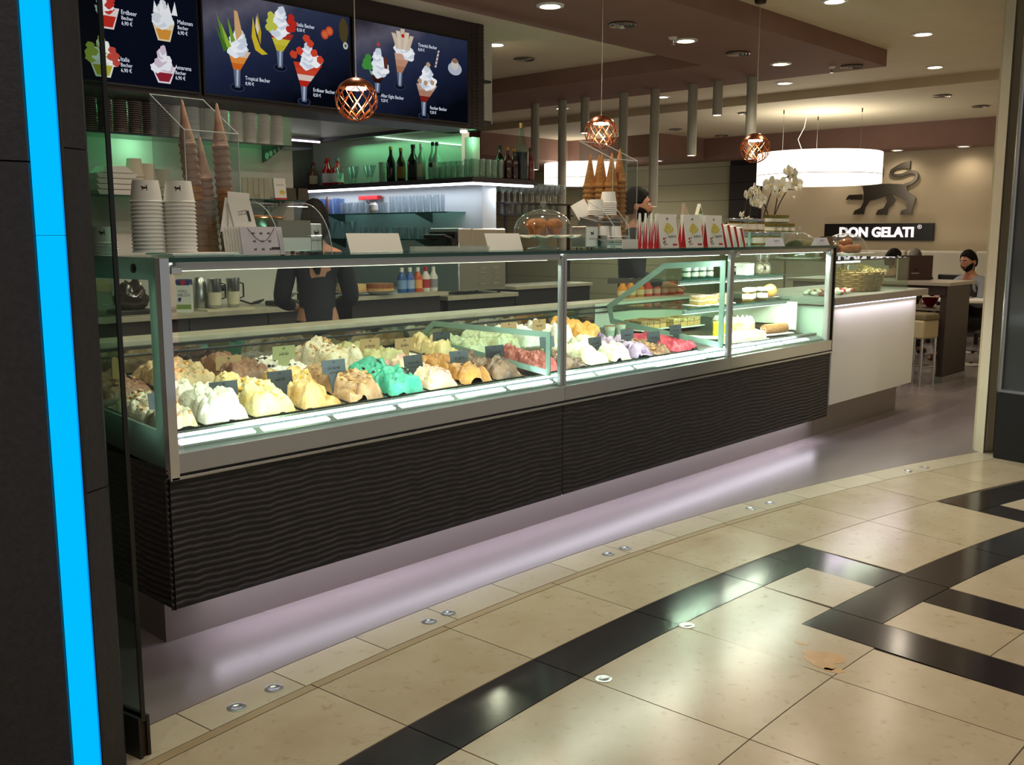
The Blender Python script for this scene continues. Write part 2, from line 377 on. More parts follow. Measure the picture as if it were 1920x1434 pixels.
# ------------------------------------------------------------ dark granite pillar with the blue light strip
PG = mat('pillar_granite', '#1b1a1e', .45, var='#26242a', scale=60, bump=.15, bscale=120)
b1 = Vector((.956, 2.484)); b2 = Vector((1.006, 2.432)); pr = Vector((1.089, 2.477))
back = Vector((.62, .78)).normalized()
pillar = struct(MB().prism([(-1.6, 2.95), tuple(b1 + Vector((-.003, .003)) + back*.03), tuple(b2+back*.03), tuple(pr+back*.004), tuple(pr + Vector((-.12, .16))), (-1.5, 3.3)], 'z', 0, 3.2).build('wall_pillar', mat('pillar_core', '#08080a', .7)))
LFT = (b1 - Vector((-1.6, 2.95))).normalized()
for z0, z1 in ((0, .02),) : pass
for z0, z1 in ((.0, .795), (.799, 1.655), (1.659, 3.2)):      # slabs on the narrow side
    MB().prism([tuple(b2+back*.012 + Vector((.004, .002))), tuple(pr), tuple(pr+back*.012), tuple(b2+back*.03)], 'z', z0, z1).build('granite_slab', PG, pillar)
for z0, z1 in ((0, 1.62), (1.624, 3.2)):                       # broad face left of the strip
    MB().prism([(-1.6, 2.93), tuple(b1 + Vector((-.006, -.0))), tuple(b1+back*.03), (-1.6, 2.96)], 'z', z0, z1).build('granite_slab', PG, pillar)
ls = thing('light_strip', 'tall glowing cyan blue light strip on the dark granite pillar', 'light strip', (b1.x, b1.y, 0))
blue = emis('cyan_light', '#00bdff', 1.0)
d12 = b2 - b1
edge = thin_glass('strip_cover', '#bfe9ff')
for z0, z1 in ((.02, 1.4465), (1.4475, 1.6545), (1.6555, 3.19)):
    MB().prism([(0, 0), (d12.x*.94, d12.y*.94), (d12.x*.94+.012, d12.y*.94+.016), (.012, .016)], 'z', z0, z1).build('diffuser', blue, ls)
MB().prism([(d12.x*.955, d12.y*.955), (d12.x, d12.y), (d12.x+.014, d12.y+.018), (d12.x*.955+.014, d12.y*.955+.018)], 'z', .02, 3.19).build('cover_edge', edge, ls)
MB().prism([(d12.x*1.01, d12.y*1.01), (d12.x*1.06, d12.y*1.06), (d12.x*1.06+.014, d12.y*1.06+.018), (d12.x*1.01+.014, d12.y*1.01+.018)], 'z', .0, 3.19).build('channel', BLACK, ls)

# ------------------------------------------------------------ sliding glass wall parked at the left
gp = thing('glass_partition', 'tall sliding glass panel with dark edge beside the granite pillar', 'glass panel', (1.155, 2.50, 0), R(10.5))
SMOKE = thin_glass('tinted_glass', '#c2d2cb', .8)
B(-.006, .0, .105, .006, .75, 3.1).build('pane', SMOKE, gp)
B(-.0065, -.005, .105, .0065, .0, 3.1).build('pane_edge', mat('dark_glass_edge', '#050b0b', .25), gp)
B(-.018, -.006, .0, -.008, .74, .12).build('floor_shoe', BLACK, gp); B(.008, -.006, 0, .018, .74, .12).build('floor_shoe', BLACK, gp)
B(-.008, .0, .0, .008, .74, .1).build('shoe_core', mat('bronze_shoe', '#3a2a22', .35, .7), gp)

# ------------------------------------------------------------ right-hand shop front: white post, neighbour's glazing and black plinth
post = struct(MB().prism([(6.815, 2.075), (6.875, 2.15), (6.95, 2.16), (6.885, 2.085)], 'z', 0, 3.15).build('trim_1', mat('ivory_post', '#cac0aa', .6)))
nb = thing('shopfront_pier', 'dark steel-edged pier on a black plinth beside the ivory post', 'pier', (6.72, 1.985, 0))
MB().prism([(0, 0), (-.07, -.42), (.5, -.55), (.56, -.02)], 'z', 0, .44).build('plinth', mat('black_stone', '#050506', .45), nb, bevel=.006)
MB().prism([(.03, -.01), (-.035, -.40), (.48, -.5), (.53, -.03)], 'z', .44, 3.1).build('glass_cladding', mat('grey_back_painted_glass', '#4a4d51', .12, 0, .5), nb)
MB().cyl(.024, -.004, .44, 3.1, .016).build('chrome_edge', STEEL, nb)
MB().prism([(-.008, -.005), (-.08, -.43), (.51, -.56), (.57, -.01)], 'z', .44, .458).build('ledge', STEEL, nb)
nw = thing('shop_window', 'narrow strip of neighbouring shop window behind the ivory post', 'shop window', (6.98, 2.08, 0))
MB().prism([(.06, -.005), (2.2, .28), (2.2, .275), (.06, -.012)], 'z', .12, 3.0).build('pane', GLASS, nw)
MB().prism([(.06, .0), (2.2, .29), (2.2, .26), (.06, -.02)], 'z', 0, .12).build('sill', STEEL, nw)
# ------------------------------------------------------------ ceiling fittings
BULB = emis('lamp_face', '#fff3e0', 14)
def make_downlight():
    t = thing('downlight', '', 'downlight')
    MB().lathe([(.066, -.001), (.072, -.012), (.095, -.008), (.098, 0), (.066, 0)], 28, closed=True).build('rim', mat('white_trim', '#d8d4cc', .3), t)
    MB().lathe([(.001, -.004), (.066, -.004)], 28).build('lamp_face', BULB, t)
    return t
DL = None
def downlight(x, y, z, label, power=60, group='recessed downlights', spot=155):
    global DL
    if DL is None: DL = make_downlight(); o = DL; o.location = (x, y, z); o['label'] = label; o['group'] = group
    else: o = dup(DL, (x, y, z), label=label, group=group); [bpy.data.objects.remove(c) for c in list(o.children) if c.type == 'LIGHT']
    lamp('SPOT', 'downlight_beam', (0, 0, -.02), power, '#ffedd4', size=.06, spot=spot, blend=.8, parent=o)
    return o
for x, y in ((5.28, 4.6), (6.95, 4.6), (8.47, 4.57), (3.6, 4.6), (2.0, 4.6)): downlight(x, y, 3.0, 'glowing round downlight in the brown soffit above the counter')
for x, y in ((6.6, 6.4),): downlight(x, y, 3.15, 'glowing round downlight in the cream recess beside the menu screens')
for x, y in ((7.11, 3.42), (8.77, 3.4), (5.45, 3.42), (3.79, 3.42), (2.13, 3.42)): downlight(x, y, 3.15, 'glowing round downlight in the cream ceiling in front of the brown soffit')
for x, y in ((10.55, 3.95), (10.48, 5.6), (10.47, 7.25), (10.47, 8.9)): downlight(x, y, 3.15, 'glowing round downlight in the cream ceiling beyond the brown soffit')
for x, y in ((14.9, 7.05), (14.9, 6.06), (14.9, 5.1), (14.9, 8.1)): downlight(x, y, 2.70, 'small glowing downlight in the brown soffit over the sign wall', 16)
for x, y in ((14.2, 9.9), (14.2, 11.4), (12.6, 11.8), (14.3, 13.2)): downlight(x, y, 2.70, 'small glowing downlight in the brown soffit by the panelled wall', 14)
# mall hall: high ceiling out of view, its downlights added to light the floor
mc = struct(MB().prism([pol(12.95, -24 + 50*i/30) for i in range(31)] + [(16, -1), (12, -9), (-8, -9), (-8, 2)], 'z', 4.3, 4.4).build('ceiling_mall', WALL))
struct(MB().prism([pol(12.98, -24 + 50*i/30) for i in range(31)] + [pol(12.90, 26 - 50*i/30) for i in range(31)], 'z', 3.14, 4.35).build('wall_fascia', CREAM))
for x, y in ((-1.5, .3), (.8, .2), (3.1, .1), (5.4, -.2), (7.7, -.8), (-1.5, -2.2), (1.5, -2.4), (4.5, -2.6), (7.5, -3), (3, -5.5)): downlight(x, y, 4.3, 'unseen round downlight added in the high mall ceiling to light the floor', 145 if y > -1 else 115, 'added mall downlights', 140)
# vents
def make_vent():
    t = thing('ceiling_vent', '', 'vent'); m = mat('vent_metal', '#8f8a84', .25, .9); d = mat('vent_shadow', '#15110f', .7)
    MB().lathe([(.001, -.002), (.1, -.002)], 28).build('backing', d, t)
    for r in (.035, .062, .09): MB().lathe([(r, -.004), (r+.006, -.016), (r+.014, -.010), (r+.010, -.003)], 28, closed=True).build('louvre', m, t)
    return t
V = make_vent()
vs = ((6.1, 4.6, 3.0), (7.73, 4.58, 3.0), (9.05, 4.15, 3.0), (7.32, 6.71, 3.15), (12.0, 4.39, 3.05), (13.3, 4.38, 3.05), (13.0, 8.75, 3.05), (14.3, 8.72, 3.05), (11.9, 6.9, 3.05))
vl = ('round metal vent in the brown soffit between downlights',)*2 + ('round metal vent at the corner of the brown soffit', 'round metal vent in the cream recess beside the menu screens') + ('round metal vent in the cream ceiling of the dining area',)*5
for i, p in enumerate(vs):
    o = V if i == 0 else dup(V, p); o.location = p; o['label'] = vl[i]; o['group'] = 'round ceiling vents'
# sprinklers
def make_sprinkler():
    t = thing('sprinkler', '', 'sprinkler')
    MB().lathe([(.001, -.022), (.02, -.02), (.036, -.006), (.037, 0)], 18).build('rosette', WHITE, t)
    MB().lathe([(.007, -.02), (.006, -.05), (.016, -.055), (.016, -.058), (.001, -.058)], 12).build('head', STEEL, t)
    return t
S = make_sprinkler()
for i, (p, l) in enumerate((((6.78, 4.61, 3.0), 'white sprinkler head beside a downlight in the brown soffit'), ((8.95, 4.3, 3.0), 'white sprinkler head near the end of the brown soffit'))):
    o = S if i == 0 else dup(S, p); o.location = p; o['label'] = l; o['group'] = 'ceiling sprinklers'
# white tubes hanging from the soffit edge
tubem = mat('pale_grey_tube', '#b3b2a6', .5)
for i, (y, ln) in enumerate(((8.07, .78), (7.64, 1.75), (7.3, .40), (6.75, 1.55), (6.33, 1.25), (5.85, .73), (5.55, .34), (5.16, .80))):
    t = thing('hanging_tube_lamp', {.34: 'shortest', .40: 'second shortest', 1.75: 'longest', 1.55: 'second longest', 1.25: 'third longest'}.get(ln, 'medium length') + ' of the slim pale grey tube lamps hanging from the brown soffit edge', 'tube lamp', (9.0, y, 3.0 - ln), 0, 'row of hanging tube lamps')
    MB().lathe([(.046, ln), (.05, ln-.01), (.05, 0), (.044, 0), (.044, .01), (.001, .012)], 18).build('tube', tubem, t)
    MB().lathe([(.001, .003), (.04, .003)], 18).build('lamp_face', BULB, t)
    lamp('SPOT', 'tube_beam', (0, 0, -.01), 5, '#ffe3bd', size=.04, spot=90, parent=t)
# copper pendants: pierced ribbon globes
COPPER = mat('copper', '#c47a52', .22, 1)
def make_pendant(seed):
    t = thing('pendant_lamp', '', 'pendant lamp'); r = .11
    m = MB(); th = .0025                                   # closed cap
    prof = [(r*math.sin(R(a)), r*math.cos(R(a))) for a in range(4, 64, 6)]; inn = [(q*.97, z*.97) for q, z in reversed(prof)]
    m.lathe(prof + inn, 32, closed=True); m.build('dome', COPPER, t)
    MB().lathe([(.0, r*.5), (.05, r*.46), (.052, r*.5), (.05, r*.54), (.0, r*.56)], 24).build('lamp_disc', emis('pendant_disc', '#ffe4c8', 30), t)
    def sp(la, lo, k=1): return (r*k*math.cos(la)*math.cos(lo), r*k*math.cos(la)*math.sin(lo), r*k*math.sin(la))
    rnd = random.Random(seed)
    for s in range(22):                                     # criss-cross ribbons
        lo0 = 2*math.pi*s/11 + rnd.uniform(-.1, .1); d = 1 if s % 2 else -1; tw = rnd.uniform(1.1, 1.7); w = rnd.uniform(.006, .0085)
        vs = []; fs = []; n = 14
        for i in range(n+1):
            u = i/n; la = R(30) - u*R(112); lo = lo0 + d*tw*u
            c = max(.2, math.cos(la)); dl = w/r
            for k in (1, .97):
                vs += [sp(la+dl, lo-d*.25*dl/c, k), sp(la-dl, lo+d*.25*dl/c, k)]
        for i in range(n):
            a = 4*i; b = a+4
            fs += [(a, a+1, b+1, b), (a+2, b+2, b+3, a+3), (a, b, b+2, a+2), (a+1, a+3, b+3, b+1)]
        MB().add(vs, fs, True).build('ribbon', COPPER, t)
    return t
for i, (x, y, z, zc, l) in enumerate(((3.237, 4.14, 2.135, 3.0, 'copper ribbon globe pendant hanging in front of the menu screens'), (5.268, 4.134, 2.12, 3.0, 'copper ribbon globe pendant hanging over the cone stacks'), (6.716, 3.805, 2.087, 3.15, 'copper ribbon globe pendant hanging beside the wide drum lamp'))):
    t = make_pendant(i); t.location = (x, y, z); t['label'] = l; t['group'] = 'copper pendants'
    MB().tube([(0, 0, .108), (0, 0, zc-z-.02)], .0022, 6).build('cord', mat('clear_cord', '#b8b0a4', .4), t)
    MB().cyl(0, 0, zc-z-.025, zc-z, .04, .045).build('ceiling_rose', mat('dark_bronze', '#3b2d27', .4, .6), t)
    lamp('POINT', 'pendant_bulb', (0, 0, .03), 4, '#ffcfa0', size=.03, parent=t)
# big drum lamps
SHADE = emis('glowing_shade', '#fff6e4', 2.2)
def drum(x, y, z, r, h, zc, label):
    t = thing('drum_lamp', label, 'drum lamp', (x, y, z)); t['group'] = 'white drum lamps'
    MB().lathe([(r*.985, 0), (r, .0), (r, h*.985), (r*.99, h), (r*.975, h), (r*.985, h*.98)], 64, closed=True).build('shade', SHADE, t)
    MB().lathe([(r*1.001, h*.27), (r*1.003, h*.275), (r*1.003, h*.285), (r*1.001, h*.29)], 64, closed=True).build('seam', mat('shade_seam', '#b9ad98', .8), t)
    MB().lathe([(.001, .03), (r*.98, .03)], 64).build('diffuser', SHADE, t)
    for k in range(3):
        a = R(30 + 120*k); MB().tube([(r*.7*math.cos(a), r*.7*math.sin(a), h*.9), (r*.7*math.cos(a), r*.7*math.sin(a), zc-z-.01)], .002, 5).build('wire', STEEL, t)
        MB().cyl(r*.7*math.cos(a), r*.7*math.sin(a), zc-z-.05, zc-z-.001, .008).build('wire_fixing', mat('dark_bronze', '#3b2d27', .4, .6), t)
    MB().tube([(.05, .0, h), (.0, .25, h+.05), (-.03, .3, h+.2), (-.02, .22, (zc-z)*.8), (0, .2, zc-z-.01)], .005, 6).build('cable', WHITE, t)
    lamp('POINT', 'drum_bulb_up', (0, 0, h*1.25), 22, '#fff0d8', size=.3, parent=t)
    lamp('AREA', 'drum_bulb_down', (0, 0, -.02), 25, '#fff0d8', size=r, parent=t)
drum(12.476, 6.113, 2.11, .80, .40, 3.05, 'wide white fabric drum lamp hanging in front of the lion emblem')
drum(13.5, 10.96, 2.30, .69, .36, 2.70, 'white fabric drum lamp hanging behind the ice cream cone display')
# ------------------------------------------------------------ the gelato counter: display case
def wavy_panel(name, parent, L, Hh, frame, seed, nx, nz):
    """carved wave relief in real depth; frame maps (u along, depth out, v up) to the counter's space"""
    vs = []; fs = []; rid = []
    pitch = .0232
    for i in range(nx+1):
        for j in range(nz+1):
            u = L*i/nx; v = Hh*j/nz
            w = noise.noise(Vector((u*9, v*3.2, seed)))*.35 + noise.noise(Vector((u*26, v*7, seed+5)))*.16 + noise.noise(Vector((u*2.2, v*1.5, seed+9)))*.6
            p = (v/pitch + w) % 1.0
            h = (p/.8 if p < .8 else (1-p)/.2)
            h = h*h*(3-2*h)
            e = min(1, v/.006, (Hh-v)/.006, u/.004, (L-u)/.004); h *= max(e, 0)
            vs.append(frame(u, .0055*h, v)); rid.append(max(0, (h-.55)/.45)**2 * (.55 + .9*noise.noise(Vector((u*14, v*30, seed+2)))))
    for i in range(nx):
        for j in range(nz):
            a = i*(nz+1)+j; fs.append((a, a+nz+1, a+nz+2, a+1))
    me = bpy.data.meshes.new(name); me.from_pydata(vs, [], fs)
    at = me.attributes.new('ridge_light', 'FLOAT', 'POINT'); at.data.foreach_set('value', rid)
    me.polygons.foreach_set('use_smooth', [True]*len(fs))
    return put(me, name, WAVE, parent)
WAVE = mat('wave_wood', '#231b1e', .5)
nt = WAVE.node_tree; at_ = nt.nodes.new('ShaderNodeAttribute'); at_.attribute_name = 'ridge_light'
rp = nt.nodes.new('ShaderNodeValToRGB'); rp.color_ramp.elements[0].color = srgb('#0c0a0d'); rp.color_ramp.elements[1].color = srgb('#3d373e'); rp.color_ramp.elements[1].position = .9  # crests coloured lighter to imitate light caught on the carved ridges
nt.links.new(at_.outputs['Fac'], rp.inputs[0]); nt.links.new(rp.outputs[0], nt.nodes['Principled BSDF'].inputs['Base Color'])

case = thing('display_case', 'long glass gelato display case on a dark wave-carved base', 'display case', (1.543, 3.054, 0))
O = Vector((1.543, 3.054, 0))
def C(m, name, mt, **k):   # parts given in world coordinates, kept under the case
    m.v = [(x-O.x, y-O.y, z-O.z) for x, y, z in m.v]; return m.build(name, mt, case, **k)
XE = 6.555; YB = 4.30
KICK = mat('kick_steel', '#8f8783', .33, .75, bump=.05, bscale=60)
C(MB().prism([(1.574, 3.18), (6.56, 3.167), (6.56, 4.28), (1.574, 4.28)], 'z', 0, .20), 'plinth', KICK)
C(B(1.57, 3.07, .16, XE, YB, .62), 'base_carcass', mat('carcass', '#171214', .7))
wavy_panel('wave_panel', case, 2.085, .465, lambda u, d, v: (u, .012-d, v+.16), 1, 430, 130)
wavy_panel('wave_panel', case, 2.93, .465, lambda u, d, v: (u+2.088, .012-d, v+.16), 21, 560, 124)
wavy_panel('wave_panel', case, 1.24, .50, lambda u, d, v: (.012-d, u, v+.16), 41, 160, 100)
# aluminium front rail, in three lengths with a shadow groove
XP = (1.60, 3.63, 5.19, XE)
for i in range(3):
    a, b = XP[i] - (.02 if i == 0 else 0), XP[i+1]
    C(B(a+.001, 3.050, .640, b-.001, 3.10, .712), 'front_rail', ALU if i == 0 else STEEL, bevel=.003)
C(B(1.56, 3.060, .632, XE, 3.09, .641), 'groove', BLACK)
C(B(1.556, 3.040, .622, XE+.01, 3.09, .633), 'lower_trim', STEEL, bevel=.002)
# end post + intermediate posts
for x, w in ((1.553, .034),): C(B(x, 3.040, .622, x+w, 3.075, 1.372), 'corner_post', CHROME, bevel=.002)
for x in XP[1:3]:
    C(B(x-.022, 3.062, .712, x-.002, 3.085, 1.345), 'mullion', ALU, bevel=.002); C(B(x+.002, 3.062, .712, x+.022, 3.085, 1.345), 'mullion', ALU, bevel=.002)
C(B(XE-.055, 3.062, .69, XE-.012, 3.10, 1.352), 'end_mullion', ALU, bevel=.002); C(B(XE-.008, 3.05, .62, XE+.004, 3.10, 1.372), 'end_edge', mat('dark_glass_edge', '#050b0b', .25))
# glass front
for i in range(3): C(B(XP[i]+.024, 3.068, .713, XP[i+1]-.024, 3.074, 1.345), 'front_glass', GLASS)
# top: green edged glass on aluminium rails, with a light bar below
TOPG = thin_glass('top_glass', '#cfe6dc', .9)
C(B(1.585, 3.046, 1.358, XE+.01, 3.62, 1.372), 'top_glass', TOPG)
C(B(1.585, 3.0445, 1.357, XE+.01, 3.0465, 1.373), 'top_glass_edge', GREEN_EDGE)
for i in range(3):
    C(B(XP[i]+.024, 3.066, 1.33, XP[i+1]-.024, 3.09, 1.357), 'top_rail', ALU, bevel=.002)
    C(B(XP[i]+.024, 3.60, 1.33, XP[i+1]-.024, 3.63, 1.357), 'top_rail', ALU)
led = emis('case_led', '#f4fff4', 9); ledw = emis('case_led_warm', '#fff3d6', 3.0)
for i, e in ((0, ledw), (1, led), (2, led)):
    C(B(XP[i]+.05, 3.125, 1.326, XP[i+1]-.05, 3.150, 1.346), 'light_bar_housing', ALU)
    C(B(XP[i]+.055, 3.122, 1.3245, XP[i+1]-.055, 3.148, 1.3262), 'light_bar', e)
    L_ = XP[i+1]-XP[i]-.15
    lamp('AREA', 'case_light', ((XP[i]+XP[i+1])/2-O.x, 3.14-O.y, 1.318), (17, 16, 20)[i], '#fbfdf2', (R(12), 0, 0), L_, .03, parent=case)
# corner clips
for x in (1.60, 5.22, 6.47): C(B(x, 3.052, 1.315, x+.04, 3.07, 1.345), 'corner_clip', CHROME, bevel=.006)
# frosted end panel, its lower edge rising to the back
FROST = thin_glass('frosted_glass', '#7f978d', .5, .35, .62, '#9fb8ab')
FROST2 = thin_glass('frosted_border', '#9fb5aa', .5, .3, .75, '#a9c2b5')
C(MB().ring([(3.06, .645), (YB, .75), (YB, 1.373), (3.085, 1.373), (3.06, 1.355)], [(3.14, .785), (YB-.08, .845), (YB-.08, 1.287), (3.138, 1.298), (3.137, 1.29)], 'x', 1.560, 1.572), 'end_panel', FROST)
C(MB().prism([(3.14, .785), (YB-.08, .845), (YB-.08, 1.287), (3.138, 1.298)], 'x', 1.564, 1.568), 'end_window', GLASS)
C(MB().lathe([(.001, 0), (.016, 0), (.016, .006), (.001, .008)], 16), 'panel_knob', BLACK).matrix_local = Matrix.Translation((0.016, .178, 1.335)) @ Matrix.Rotation(R(-90), 4, 'Y') @ Matrix.Translation(O)
# far end glass
C(B(XE-.03, 3.09, .72, XE-.024, 4.05, 1.33), 'end_glass', GLASS)
# inner dividers with frosted borders
def inset(poly, d):
    n = len(poly); ar = sum(poly[i][0]*poly[(i+1) % n][1]-poly[(i+1) % n][0]*poly[i][1] for i in range(n)); s = 1 if ar > 0 else -1; q = []
    for i in range(n):
        a, b, c = Vector(poly[i-1]), Vector(poly[i]), Vector(poly[(i+1) % n]); d1 = (b-a).normalized(); d2 = (c-b).normalized()
        n1 = Vector((-d1.y, d1.x))*s; n2 = Vector((-d2.y, d2.x))*s; h = n1+n2; h = h/max(.3, h.dot(n1)); q.append((b.x+h.x*d, b.y+h.y*d))
    return q
for x, pl, d in ((3.555, [(3.085, .765), (3.085, .982), (3.93, .985), (4.04, .90), (4.04, .872)], .028), (5.145, [(3.085, .765), (3.085, 1.296), (3.527, 1.27), (3.97, .986), (3.94, .866)], .035)):
    C(MB().ring(pl, inset(pl, d), 'x', x, x+.006), 'divider_border', FROST2); C(MB().prism(inset(pl, d), 'x', x+.002, x+.004), 'divider_glass', GLASS)
# lit front ledge
LEDGE = mat('ledge_steel', '#d5dbe0', .16, .9)
C(MB().prism([(3.09, .712), (3.09, .722), (3.155, .742), (3.19, .758), (3.19, .712)], 'x', 1.60, XE-.03), 'front_ledge', LEDGE)
C(B(1.60, 3.155, .745, XE-.03, 3.163, .756), 'ledge_rail', STEEL)
strip = emis('ledge_tube', '#f2fbff', 3.2)
k = 0; x = 1.63
while x < 6.35:
    ln = .30
    if not any(abs(x+ln/2 - q) < .2 for q in (5.19,)) or True:
        C(MB().prism([(3.108, .729), (3.108, .7315), (3.136, .7397), (3.136, .7372)], 'x', x, min(x+ln, 6.3)), 'ledge_light', strip)
    x += ln + .035; k += 1
lamp('AREA', 'ledge_glow', (2.4, .07, .75), 22, '#eefaff', (R(180-38), 0, 0), 4.6, .03, parent=case)
# interior deck, rear wall with mirror band, marble ledge
DECK = mat('dark_deck', '#4a4845', .3, .7)
def deckz(y): return .758 + (y-3.2)*.11
C(MB().prism([(3.19, .70), (3.19, .740), (4.08, deckz(4.08)-.03), (4.08, .70)], 'x', 1.59, XE-.03), 'deck', DECK)
C(MB().prism([(3.645, .76), (3.645, deckz(3.645)+.012), (3.675, deckz(3.675)+.012), (3.675, .76)], 'x', 1.59, 5.14), 'deck_bar', STEEL)
MIRROR = mat('rear_mirror', '#8f918c', .06, .95)
C(B(1.59, 4.085, .80, XE-.03, 4.10, .955), 'rear_mirror', MIRROR)
C(B(1.59, 4.07, .955, XE-.03, 4.11, .968), 'rear_rail', BLACK); C(B(1.59, 4.065, .925, XE-.03, 4.085, .932), 'rear_rail', BLACK)
MARBLE = mat('cream_marble', '#b3ab98', .35, var='#a59d89', scale=12)
C(B(1.57, 4.10, .966, XE, 4.30, .992), 'rear_ledge', MARBLE, bevel=.003)
C(B(1.57, 4.12, .62, XE, 4.28, .966), 'rear_cabinet', mat('carcass', '#171214', .7))
# glass shelves of the pastry end
for z, x0, x1, y0, y1 in ((1.165, 5.17, 6.5, 3.40, 3.80), (.985, 5.17, 6.5, 3.36, 3.85)):
    C(B(x0, y0, z-.004, x1, y1, z+.004), 'glass_shelf', GLASS); C(B(x0, y0-.0012, z-.004, x1, y0, z+.004), 'shelf_edge', GREEN_EDGE)
    C(B(x0, y0+.02, z-.03, x1, y0+.035, z-.006), 'shelf_light_housing', ALU); C(B(x0, y0+.021, z-.032, x1, y0+.034, z-.030), 'shelf_light', led)
    for xs in (5.3, 6.42): C(MB().prism([(y0+.05, z-.006), (4.085, z-.006), (4.085, z-.05)], 'x', xs, xs+.006), 'bracket', STEEL)
    lamp('AREA', 'shelf_glow', (5.83-O.x, y0+.05-O.y, z-.035), 9, '#fff8e6', (0, 0, 0), 1.2, .02, parent=case)
C(B(5.16, 4.080, .80, XE-.03, 4.084, .985), 'pale_back_panel', mat('pale_green_panel', '#c9d6c4', .4))
C(B(XE-.06, 3.30, .77, XE-.05, 4.08, .97), 'pale_side_panel', mat('pale_green_panel', '#c9d6c4', .4))
# glow strip under the base
C(B(1.6, 3.085, .152, 6.45, 3.105, .160), 'kick_light', emis('kick_led', '#efe4ff', 3))
lamp('AREA', 'kick_glow', (2.55, .05, .145), 9, '#f6efff', (R(8), 0, 0), 4.75, .05, parent=case)

# ------------------------------------------------------------ white counter at the far end
wc = thing('white_counter', 'white glowing-topped counter joined to the end of the gelato case', 'counter', (6.56, 3.054, 0))
def W(m, name, mt, **k):
    m.v = [(x-6.56, y-3.054, z) for x, y, z in m.v]; return m.build(name, mt, wc, **k)
W(B(6.562, 3.054, .24, 8.07, 3.085, .955), 'front_panel', mat('gloss_white_panel', '#d6d8d6', .16, coat=.4), bevel=.002)
W(MB().prism([(6.565, 3.167), (8.04, 3.163), (8.04, 3.9), (6.565, 3.9)], 'z', 0, .235), 'plinth', KICK)
W(B(6.60, 3.09, .23, 8.06, 3.9, .94), 'body', WHITE)
W(B(6.562, 3.045, .952, 8.30, 3.95, 1.006), 'worktop', mat('grey_worktop', '#8c8683', .35), bevel=.003)
W(B(6.58, 3.048, .946, 8.05, 3.056, .953), 'under_light', emis('kick_led', '#efe4ff', 3))
lamp('AREA', 'counter_glow', (.75, -.035, .945), 3, '#fff0ff', (R(-25), 0, 0), 1.45, .015, parent=wc)
# low glass case standing on it
W(B(6.60, 3.10, 1.258, 8.0, 3.62, 1.268), 'case_top_glass', TOPG); W(B(6.60, 3.0985, 1.258, 8.0, 3.10, 1.268), 'case_top_edge', GREEN_EDGE)
W(B(6.60, 3.10, 1.008, 7.99, 3.106, 1.258), 'case_front_glass', GLASS); W(B(7.99, 3.10, 1.008, 7.996, 3.62, 1.258), 'case_end_glass', GLASS)
W(B(6.62, 3.125, 1.244, 7.12, 3.14, 1.254), 'case_light', led)
lamp('AREA', 'case_glow', (.8, .12, 1.245), 6, '#fff6dd', (0, 0, 0), 1.2, .02, parent=wc)
# ------------------------------------------------------------ gelato tubs
PAN = mat('pan_steel', '#9a9a98', .25, .9)
def gel_mat(name, c1, c2, scale=14, c3=None):
    m = mat('gelato_' + name, c1, .38, var=c2, scale=scale, bump=.9, bscale=38)
    m.node_tree.nodes['Principled BSDF'].inputs['Subsurface Weight'].default_value = .08
    m.node_tree.nodes['Principled BSDF'].inputs['Subsurface Radius'].default_value = (.01, .008, .006)
    return m
def mound(w, d, h, seed, style):
    nx, ny = 40, 56; vs = []; fs = []; rnd = random.Random(seed)
    folds = []
    for k in range(26):
        folds.append((rnd.uniform(-.36, .36)*w, (-.42 + .84*((k*.618) % 1))*d, rnd.uniform(.17, .36)*w, rnd.uniform(-.9, .9), rnd.uniform(.35, 1.0)))
    for j in range(ny+1):
        for i in range(nx+1):
            x = w*(i/nx-.5); y = d*(j/ny-.5); u = abs(2*x/w); v = abs(2*y/d)
            wob = .12*noise.noise(Vector((x*14, y*14, seed+4.4))); e = max(0, 1-(u*(1+wob))**9)*max(0, 1-(v*(1+wob))**11)
            wx = x + .018*noise.noise(Vector((x*22, y*22, seed+.3))); wy = y + .018*noise.noise(Vector((x*22, y*22, seed+8.3)))
            f = 0
            for fx, fy, fr, fa, fh in folds:
                dx = (wx-fx)*math.cos(fa) + (wy-fy)*math.sin(fa); dy = -(wx-fx)*math.sin(fa) + (wy-fy)*math.cos(fa)
                q = (dx/fr)**2 + (dy/(fr*.6))**2
                if q < 1: f = max(f, fh*(1-q)**.3*(1 + .28*dy/fr) + .10*math.sin(dy/fr*9 + dx/fr*2)*(1-q))
            base = .40 + .15*noise.noise(Vector((x*8, y*7, seed*3.1)))
            z = h*e*(base + .52*f) + .012*e*noise.noise(Vector((x*45, y*45, seed))) + .006*e*noise.noise(Vector((x*120, y*120, seed)))
            if style == 'flat': z = h*.55*e + .010*e*noise.noise(Vector((x*40, y*25, seed))) + .008*e*math.sin(x*150 + 4*noise.noise(Vector((x*9, y*9, seed))))
            vs.append((x, y, max(z, -.004)))
    for j in range(ny):
        for i in range(nx):
            a = j*(nx+1)+i; fs.append((a, a+1, a+nx+2, a+nx+1))
    m = MB().add(vs, fs, True); return m
TILT = math.atan(.11)
